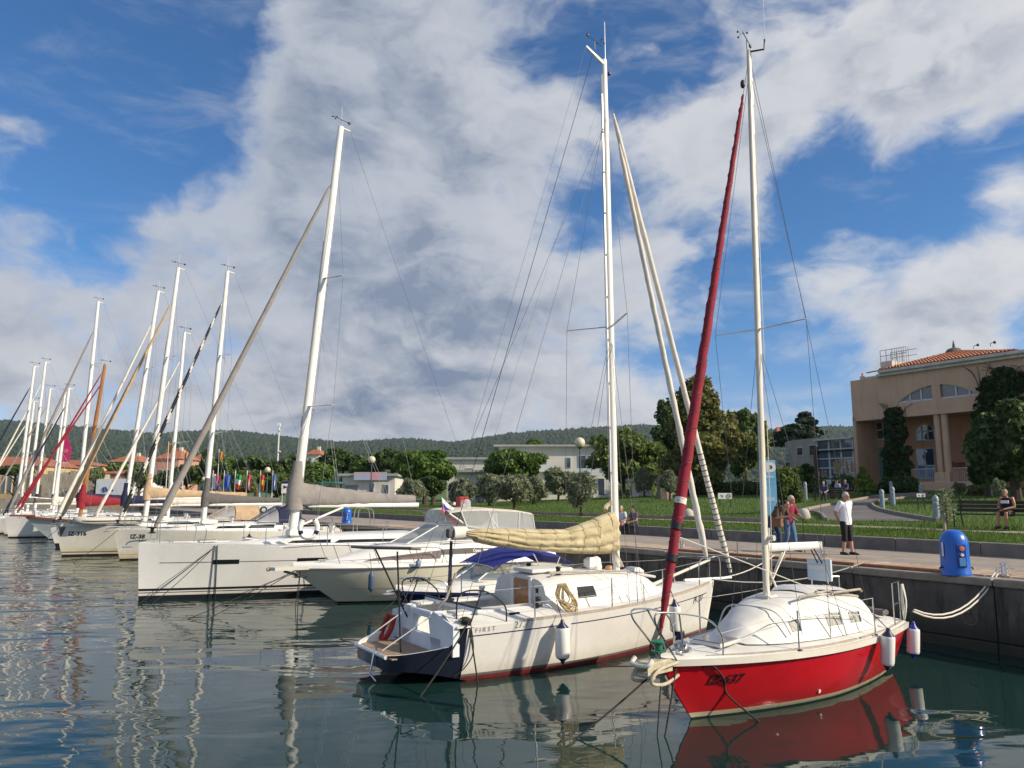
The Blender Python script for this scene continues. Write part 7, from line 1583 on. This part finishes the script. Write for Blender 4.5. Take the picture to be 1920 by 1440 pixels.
# sign board, cabinet, hydrant, post
b = D(537, 930, 66); b.z = 2.0; t = thing('notice_board', 'white and navy notice board on posts beside the floodlight mast', 'sign', b); w = 19 / F * 66
MB().box((0, 0, 1.75), (w, .08, 1.05), bev=.01).build('board', M_plas, t); MB().box((0, -.045, 2.16), (w, .02, .22)).build('header', M_navy, t); MB().prism([(-w * .3, -.05, 1.6), (w * .1, -.05, 1.75), (-w * .3, -.05, 1.9)], (0, -.01, 0)).build('arrow', M_navy, t)
for x in (-w * .4, w * .4): MB().box((x, 0, .65), (.06, .06, 1.3)).build('post', M_alu, t)
b = G(866, 956); Y = b.y; s_ = 22 / F * Y; t = thing('fire_cabinet', 'red fire hose cabinet standing on the lawn edge', 'cabinet', b, .6); MB().box((0, 0, s_ * .55), (s_ * .8, s_ * .7, s_ * 1.1), bev=.02).build('body', mat('fire_red', (.50, .025, .02), .4), t); MB().box((0, -s_ * .36, s_ * .55), (s_ * .7, .02, s_ * .95), bev=.01).build('door', mat('fire_red_dark', (.26, .015, .02), .45), t); MB().lathe([(s_ * .13, 0), (s_ * .13, .01)], 12, c=(0, -s_ * .375, s_ * .4), axis=(0, -1, 0)).build('emblem', M_plas, t)
b = G(850, 948); s_ = 26 / F * b.y; t = thing('fire_hydrant', 'red and white fire hydrant next to the red cabinet', 'hydrant', b); MB().lathe([(s_ * .16, 0), (s_ * .16, s_ * .55)], 12).build('base', M_plas, t); MB().lathe([(s_ * .2, s_ * .55), (s_ * .22, s_ * .7), (s_ * .18, s_ * .9), (s_ * .06, s_ * 1.0)], 12).tube([(-s_ * .3, 0, s_ * .72), (s_ * .3, 0, s_ * .72)], s_ * .09, 8).build('head', mat('fire_red', (.5, .025, .02)), t)
# parked cars
def car(label, px, Y, col, rz):
    b = D(px, 930, Y); b.z = zg(*UN(b)) + .02; t = thing('parked_car', label, 'car', b, rz); m = mat('car_' + label.split()[0], col, .25, coat=.5)
    prof = [(-2.0, .35), (-2.05, .75), (-1.75, .92), (-1.2, .98), (-.75, 1.42), (.55, 1.45), (1.15, 1.0), (1.9, .88), (2.1, .65), (2.05, .35)]
    rs = [[(x, y * (.86 if z > 1.05 else 1), z) for x, z in prof] for y in (-.85, -.8, .8, .85)]; MB().rings(rs).build('body', m, t, ang=30)
    for sg in (1, -1):
        MB().prism([(-1.05, sg * .76, 1.02), (-.68, sg * .745, 1.36), (.48, sg * .745, 1.38), (.98, sg * .76, 1.03)], (0, sg * .03, 0)).build('side_window', M_dark, t)
        for x in (-1.3, 1.3): w_ = MB().lathe([(.32, -.1), (.33, -.06), (.33, .06), (.32, .1)], 14, c=(x, sg * .78, .33), axis=(0, 1, 0)).build('wheel', M_rub, t); MB().lathe([(.19, 0), (.18, .03)], 10, c=(x, sg * .88, .33), axis=(0, sg, 0)).build('rim', M_alu, w_)
    for x, m_ in ((2.08, M_plas), (-2.05, mat('tail_red', (.4, .02, .02), .3))):
        for y in (-.6, .6): MB().box((x, y, .72), (.06, .3, .12), bev=.02).build('light', m_, t)
car('white parked car behind the flags', 470, 72, (.65, .65, .65), .2); car('lilac parked car next to the white car', 497, 75, (.34, .30, .42), .2); car('black parked car behind the notice board', 592, 76, (.03, .03, .035), .3)
# benches
def bench(label, loc, rz, L=1.9):
    t = thing('park_bench', label, 'bench', loc, rz); m = mat('bench_wood', (.045, .035, .028), .6, var=.2)
    for k in range(4): MB().box((0, -.05 - .12 * k, .45), (L, .10, .04), bev=.008).build('seat_slat', m, t)
    for k in range(3): MB().box((0, .06 + .03 * k, .58 + .13 * k), (L, .035, .11), bev=.008).build('back_slat', m, t)
    for x in (-L * .45, L * .45): MB().tube(bez([(x, -.45, 0), (x, -.42, .42), (x, .0, .44), (x, .10, .95)], 3), .025, 6).tube(bez([(x, .14, 0), (x, .02, .43)], 3), .025, 6).tube(bez([(x, -.42, .42), (x, -.46, .62), (x, -.2, .68), (x, .05, .66)], 3), .02, 6).build('cast_frame', M_black, t)
    return t
bb = G(1872, 991); br = ANG_B + 0; bench('dark wooden park bench with a seated man beside the footpath', bb + Vector((0, 0, 0)), ANG_B, 2.6)
b2 = G(1556, 941); bench('dark park bench at the drive with a seated man in navy', b2, ANG_B + .5); b3 = G(1584, 936); bench('dark park bench at the drive with two seated people', b3, ANG_B - .3)

# ================================================================ PEOPLE
M_skin = mat('skin', (.48, .26, .17), .55, var=.1, scale=8); M_skin2 = mat('skin_tan', (.38, .19, .12), .55)
def V3(*a): return Vector(a)
def skeleton(pose, lean=0., knee=0., s=1.):
    J = dict(pel=V3(0, 0, .93), che=V3(.01, 0, 1.27), nek=V3(-.01, 0, 1.46), hed=V3(.03, 0, 1.61))
    for k, g in (('L', 1), ('R', -1)): J.update({'sh' + k: V3(0, g * .185, 1.41), 'el' + k: V3(-.03, g * .235, 1.13), 'wr' + k: V3(.04, g * .245, .88), 'hi' + k: V3(0, g * .09, .90), 'kn' + k: V3(.02, g * .10, .49), 'an' + k: V3(-.02, g * .10, .08)})
    for k, v in pose.items(): J[k] = Vector(v)
    return {k: v * s for k, v in J.items()}
SIT = dict(pel=(0, 0, .50), che=(.04, 0, .84), nek=(.05, 0, 1.02), hed=(.10, 0, 1.17), shL=(.05, .185, .97), shR=(.05, -.185, .97), elL=(.10, .24, .70), elR=(.10, -.24, .70), wrL=(.34, .12, .62), wrR=(.34, -.12, .62), hiL=(.02, .09, .50), hiR=(.02, -.09, .50), knL=(.45, .12, .50), knR=(.45, -.12, .50), anL=(.46, .12, .08), anR=(.46, -.12, .08))
def torso_rings(J, grow=0., to=1.0, low=0.):
    up = (J['che'] - J['pel']); ax = Vector((0, 1, 0)); out = []
    path = [(J['pel'] + Vector((0, 0, -.07 - low)), .155, .115), (J['pel'], .165, .12), (J['pel'].lerp(J['che'], .45), .145, .105), (J['che'], .165, .115), (J['che'].lerp(J['nek'], .55), .17, .10), (J['nek'] - (J['nek'] - J['che']) * .12, .10, .075)]
    for i, (c, a, b) in enumerate(path):
        d = (path[min(i + 1, 5)][0] - path[max(i - 1, 0)][0]).normalized(); fw = ax.cross(d).normalized(); out.append([c + ax * (a + grow) * math.cos(t) + fw * (b + grow) * math.sin(t) for t in [2 * math.pi * k / 16 for k in range(16)]])
    return out
def person(label, loc, rz, pose={}, top=(.7, .7, .7), bot=(.02, .02, .02), shoe=(.02, .02, .02), hair=(.3, .3, .3), sleeve=.6, leg=1.0, s=1., skin=None, voxel=.014, cat='person', extra=None, bald=False, group=None):
    t = thing('person', label, cat, loc, rz, group); J = skeleton(pose, s=s); skin = skin or M_skin; b = MB(); b.rings(torso_rings(J))
    for k, g in (('L', 1), ('R', -1)):
        sh, el, wr, hi, kn, an = (J[x + k] for x in ('sh', 'el', 'wr', 'hi', 'kn', 'an'))
        b.tube([J['che'].lerp(J['nek'], .45), sh, sh.lerp(el, .5), el, el.lerp(wr, .4), wr], [.07, .062, .05, .042, .04, .028], 10)
        d = (wr - el).normalized(); sd = d.cross(Vector((1, .3, 0))).normalized(); palm = wr + d * .07; b.tube([wr - d * .01, wr + d * .03, palm, palm + d * .02], [.028, .036, .038, .03], 8, flat=(1, .55))
        for q in range(4): o = sd * (.027 - .018 * q); L_ = (.07, .08, .075, .06)[q]; b.tube([palm + o, palm + o + d * L_ * .6, palm + o + d * L_ + Vector((.012, 0, -.012))], [.010, .009, .007], 6)
        b.tube([wr + d * .03 + sd * .03, wr + d * .06 + sd * .055, wr + d * .09 + sd * .06], [.012, .011, .008], 6)
        b.tube([J['pel'].lerp(hi, .6), hi, hi.lerp(kn, .5), kn, kn.lerp(an, .35), an], [.085, .09, .075, .055, .056, .038], 10); b.tube([an + Vector((-.06, 0, -.03)), an + Vector((.05, 0, -.03)), an + Vector((.17, g * .02, -.05))], [.042, .045, .032], 8)
    hd = J['hed']; b.tube([J['nek'] - Vector((0, 0, .05)), hd + Vector((-.01, 0, -.03))], .054, 10); b.ball(hd, (.092, .075, .112), 14); b.ball(hd + Vector((.055, 0, -.06)), (.05, .05, .05), 10); b.tube([hd + Vector((.085, 0, .015)), hd + Vector((.108, 0, -.02))], [.012, .018], 6)
    for g in (1, -1): b.ball(hd + Vector((-.005, g * .077, -.005)), (.018, .012, .03), 6)
    tmp = b.build('body', skin, fixn=True); m1 = tmp.modifiers.new('r', 'REMESH'); m1.mode = 'VOXEL'; m1.voxel_size = voxel; m2 = tmp.modifiers.new('s', 'SMOOTH'); m2.iterations = 3; m2.factor = .5
    dgr = bpy.context.evaluated_depsgraph_get(); me = bpy.data.meshes.new_from_object(tmp.evaluated_get(dgr)); bpy.data.objects.remove(tmp); me.polygons.foreach_set('use_smooth', [True] * len(me.polygons)); me.materials.clear(); me.materials.append(skin); bo = link('body', me, t)
    for g in (1, -1): MB().ball(hd + Vector((.080, g * .032, .012)), (.012, .014, .010), 8).build('eye', M_black, bo)
    MB().ball(hd + Vector((.090, 0, -.058)), (.012, .026, .006), 8).build('mouth', mat('lips', (.30, .10, .08), .6), bo)
    key = lambda c: 'cloth_%d_%d_%d' % tuple(int(x * 200) for x in c)
    mt, mbm = mat(key(top), top, .9, var=.12, scale=9, bump=.3, bscale=20), mat(key(bot), bot, .9, var=.15, scale=9, bump=.3, bscale=18)
    c = MB(); c.rings(torso_rings(J, .016, low=.03))
    for k in 'LR':
        sh, el, wr = J['sh' + k], J['el' + k], J['wr' + k]; e = sh.lerp(el, min(1, sleeve * 1.0))
        if sleeve > 0: c.tube([J['che'].lerp(J['nek'], .5), sh, sh.lerp(e, .5), e] + ([el.lerp(wr, .9)] if sleeve >= 1.5 else []), [.085, .082, .070, .066] + ([.045] if sleeve >= 1.5 else []), 12)
    c.build('shirt', mt, t)
    c = MB(); rg = torso_rings(J, .014)[:2]; c.rings([[p - Vector((0, 0, .03)) for p in rg[0]], rg[0], rg[1]])
    for k in 'LR':
        hi, kn, an = J['hi' + k], J['kn' + k], J['an' + k]; p = [J['pel'].lerp(hi, .6), hi, hi.lerp(kn, .5)]; r = [.10, .108, .090]
        if leg <= .5: p.append(hi.lerp(kn, .9)); r.append(.085)
        elif leg < 1: p += [kn, kn.lerp(an, .25)]; r += [.074, .078]
        else: p += [kn, kn.lerp(an, .5), an + Vector((0, 0, .02))]; r += [.072, .066, .062]
        c.tube(p, r, 12)
    c.build('shorts' if leg < 1 else 'trousers', mbm, t)
    for k, g in (('L', 1), ('R', -1)): an = J['an' + k]; MB().tube([an + Vector((-.075, 0, -.025)), an + Vector((.03, 0, -.02)), an + Vector((.13, g * .015, -.04)), an + Vector((.20, g * .02, -.05))], [.05, .056, .05, .03], 10, flat=(1, .8)).build('shoe', mat(key(shoe), shoe, .6), t)
    if not bald:
        hm = mat(key(hair) + 'h', hair, .7, var=.3, scale=20, bump=.5, bscale=40); MB().ball(hd + Vector((-.022, 0, .028)), (.098, .086, .105), 14).build('hair', hm, t)
    return t, J
wt = P(5.83, -3.29, ZQ); fr = ANG_B - .15
person('man in white t-shirt and black shorts standing with hands behind his back', wt + Vector((0, 0, -.02)), fr, dict(elL=(-.13, .25, 1.14), wrL=(-.17, .06, .95), elR=(-.13, -.25, 1.14), wrR=(-.19, -.05, .93), anL=(.06, .11, .08), anR=(-.06, -.10, .08), hed=(.06, 0, 1.60)), top=(.82, .84, .90), bot=(.012, .012, .014), shoe=(.015, .015, .018), hair=(.55, .52, .50), sleeve=.75, leg=.8, s=1.005, voxel=.012)
wa = W(1456, 1035, ZQ); person('stooping woman in brown top and jeans carrying a brown shoulder bag', wa, ANG_B, dict(pel=(-.08, 0, .92), che=(.16, 0, 1.17), nek=(.30, 0, 1.28), hed=(.42, 0, 1.36), shL=(.22, .18, 1.24), shR=(.22, -.18, 1.24), elL=(.28, .24, 1.00), elR=(.26, -.25, .98), wrL=(.50, .14, 1.04), wrR=(.52, -.12, 1.02), hiL=(-.08, .09, .90), hiR=(-.08, -.09, .90), knL=(.05, .1, .50), knR=(-.10, -.1, .49), anL=(.05, .1, .08), anR=(-.20, -.1, .08)), top=(.075, .055, .045), bot=(.035, .06, .12), shoe=(.30, .36, .42), hair=(.05, .025, .02), sleeve=.9)
bg_ = MB().box((0, 0, 0), (.34, .12, .30), bev=.05).tube(bez([(-.14, 0, .13), (-.05, .05, .45), (.05, .08, .62), (.14, 0, .13)], 4), .015, 5).build('shoulder_bag', mat('bag_brown', (.20, .10, .05), .7)); tag(bg_, 'brown leather bag hanging from the stooping woman', 'bag'); bg_.location = wa + Vector((-.02, -.24, .86)); bg_.rotation_euler = (0, 0, ANG_B)
wb = W(1481, 1034, ZQ); person('grey haired woman in maroon top and jeans leaning on a stick', wb, ANG_B, dict(che=(.05, 0, 1.22), nek=(.09, 0, 1.38), hed=(.15, 0, 1.51), shL=(.08, .17, 1.33), shR=(.08, -.17, 1.33), elL=(.15, .24, 1.08), elR=(.15, -.23, 1.07), wrL=(.38, .16, .99), wrR=(.36, -.20, .97), knL=(.10, .1, .49), anL=(.15, .1, .08), anR=(-.12, -.1, .08)), top=(.25, .02, .06), bot=(.10, .18, .34), shoe=(.18, .12, .08), hair=(.58, .52, .44), sleeve=.9, s=.99)
tag(MB().tube([(0, 0, 0), (.0, 0, .92)], .012, 6).tube([(-.06, 0, .93), (.06, 0, .93)], .018, 6).build('walking_stick', M_black, loc=wb + Vector((.24, -.52, 0))), 'black walking stick held by the grey haired woman', 'stick')
u_, _ = on_n(1166, 975, -6.0); person('fair haired person in pale top seated on the garden wall', P(u_, -6.02, 1.29), ANG_N + .3, SIT, top=(.55, .58, .66), bot=(.30, .16, .15), shoe=(.1, .1, .1), hair=(.50, .38, .28), leg=1, voxel=.018)
u_, _ = on_n(1190, 975, -6.0); person('dark haired person in striped top seated on the garden wall', P(u_, -6.02, 1.29), ANG_N - .1, SIT, top=(.10, .07, .12), bot=(.01, .01, .012), hair=(.012, .01, .01), leg=1, voxel=.018)
seat = dict(SIT, wrL=(.42, .04, .62), wrR=(.42, -.04, .62), hed=(.16, 0, 1.14))
q = G(1893, 991); t_, J = person('man in navy sleeveless top seated on the bench looking at his phone', bb + Matrix.Rotation(ANG_B, 3, 'Z') @ Vector((.42, -.14, .0)), ANG_B - math.pi / 2, seat, top=(.015, .017, .035), bot=(.05, .04, .04), skin=M_skin2, sleeve=0, leg=.5, hair=(.35, .30, .26), voxel=.014)
MB().box((.19, 0, .86), (.02, .24, .10), bev=.004).build('shirt_print', M_plas, t_)
ph = MB().box((0, 0, 0), (.08, .14, .01), bev=.004).build('phone', M_black); tag(ph, 'dark phone held by the man on the bench', 'phone'); ph.location = t_.location + Matrix.Rotation(ANG_B - math.pi / 2, 3, 'Z') @ Vector((.50, 0, .64)); ph.rotation_euler = (0, -.5, ANG_B - math.pi / 2)
rb_ = lambda b_, a, dx: b_ + Matrix.Rotation(a, 3, 'Z') @ Vector((dx, -.14, 0))
person('man in navy top and cap seated on the bench by the drive', rb_(b2, ANG_B + .5, -.3), ANG_B + .5 - math.pi / 2, SIT, top=(.05, .07, .16), bot=(.06, .06, .08), hair=(.30, .30, .30), voxel=.02)
person('person in white and blue top seated beside the flower bed', rb_(b3, ANG_B - .3, -.4), ANG_B - .3 - math.pi / 2, SIT, top=(.35, .40, .55), bot=(.10, .08, .07), hair=(.08, .06, .05), voxel=.02)
person('person in dark blue top seated at the end of the bench by the pampas', rb_(b3, ANG_B - .3, .4), ANG_B - .3 - math.pi / 2, SIT, top=(.04, .05, .16), bot=(.10, .07, .05), hair=(.25, .22, .2), voxel=.02)
x, z = hf(1617, 712, .8); person('person in pink top leaning on the roof terrace of the ochre house', house.matrix_world @ Vector((0, 0, 0)) if False else house.location + Matrix.Rotation(ANG_B, 3, 'Z') @ Vector((x, .85, z - 1.15)), ANG_B - math.pi / 2, {}, top=(.60, .26, .24), bot=(.1, .1, .1), hair=(.45, .35, .28), voxel=.022)
wl = W(648, 974, ZQ); person('walker in orange and blue clothes on the promenade behind the grey boom', wl, ANG_B + math.pi, dict(anL=(.22, .1, .08), knL=(.14, .1, .49), anR=(-.22, -.1, .09), knR=(-.02, -.1, .49)), top=(.45, .12, .05), bot=(.16, .22, .34), hair=(.1, .08, .06), voxel=.02)
# ================================================================ AIR
hz_ = MB(); cx0, cx1, cy0, cy1 = -4200, 4200, -400, 3700
hz_.box(((cx0 + cx1) / 2, (cy0 + cy1) / 2, 145), (cx1 - cx0, cy1 - cy0, 300)); hm = bpy.data.materials.new('haze_air'); hm.use_nodes = True; T_ = NT(hm.node_tree); T_.n.remove(T_.n['Principled BSDF'])
pv = T_.new('ShaderNodeVolumePrincipled'); pv.inputs['Color'].default_value = (.66, .80, .98, 1); pv.inputs['Density'].default_value = .00007; pv.inputs['Anisotropy'].default_value = .2; T_.l.new(pv.outputs[0], T_.n['Material Output'].inputs['Volume'])
tag(hz_.build('haze', hm, smooth=False), 'thin pale haze between the harbour and the far hills', 'haze', None, 'stuff')
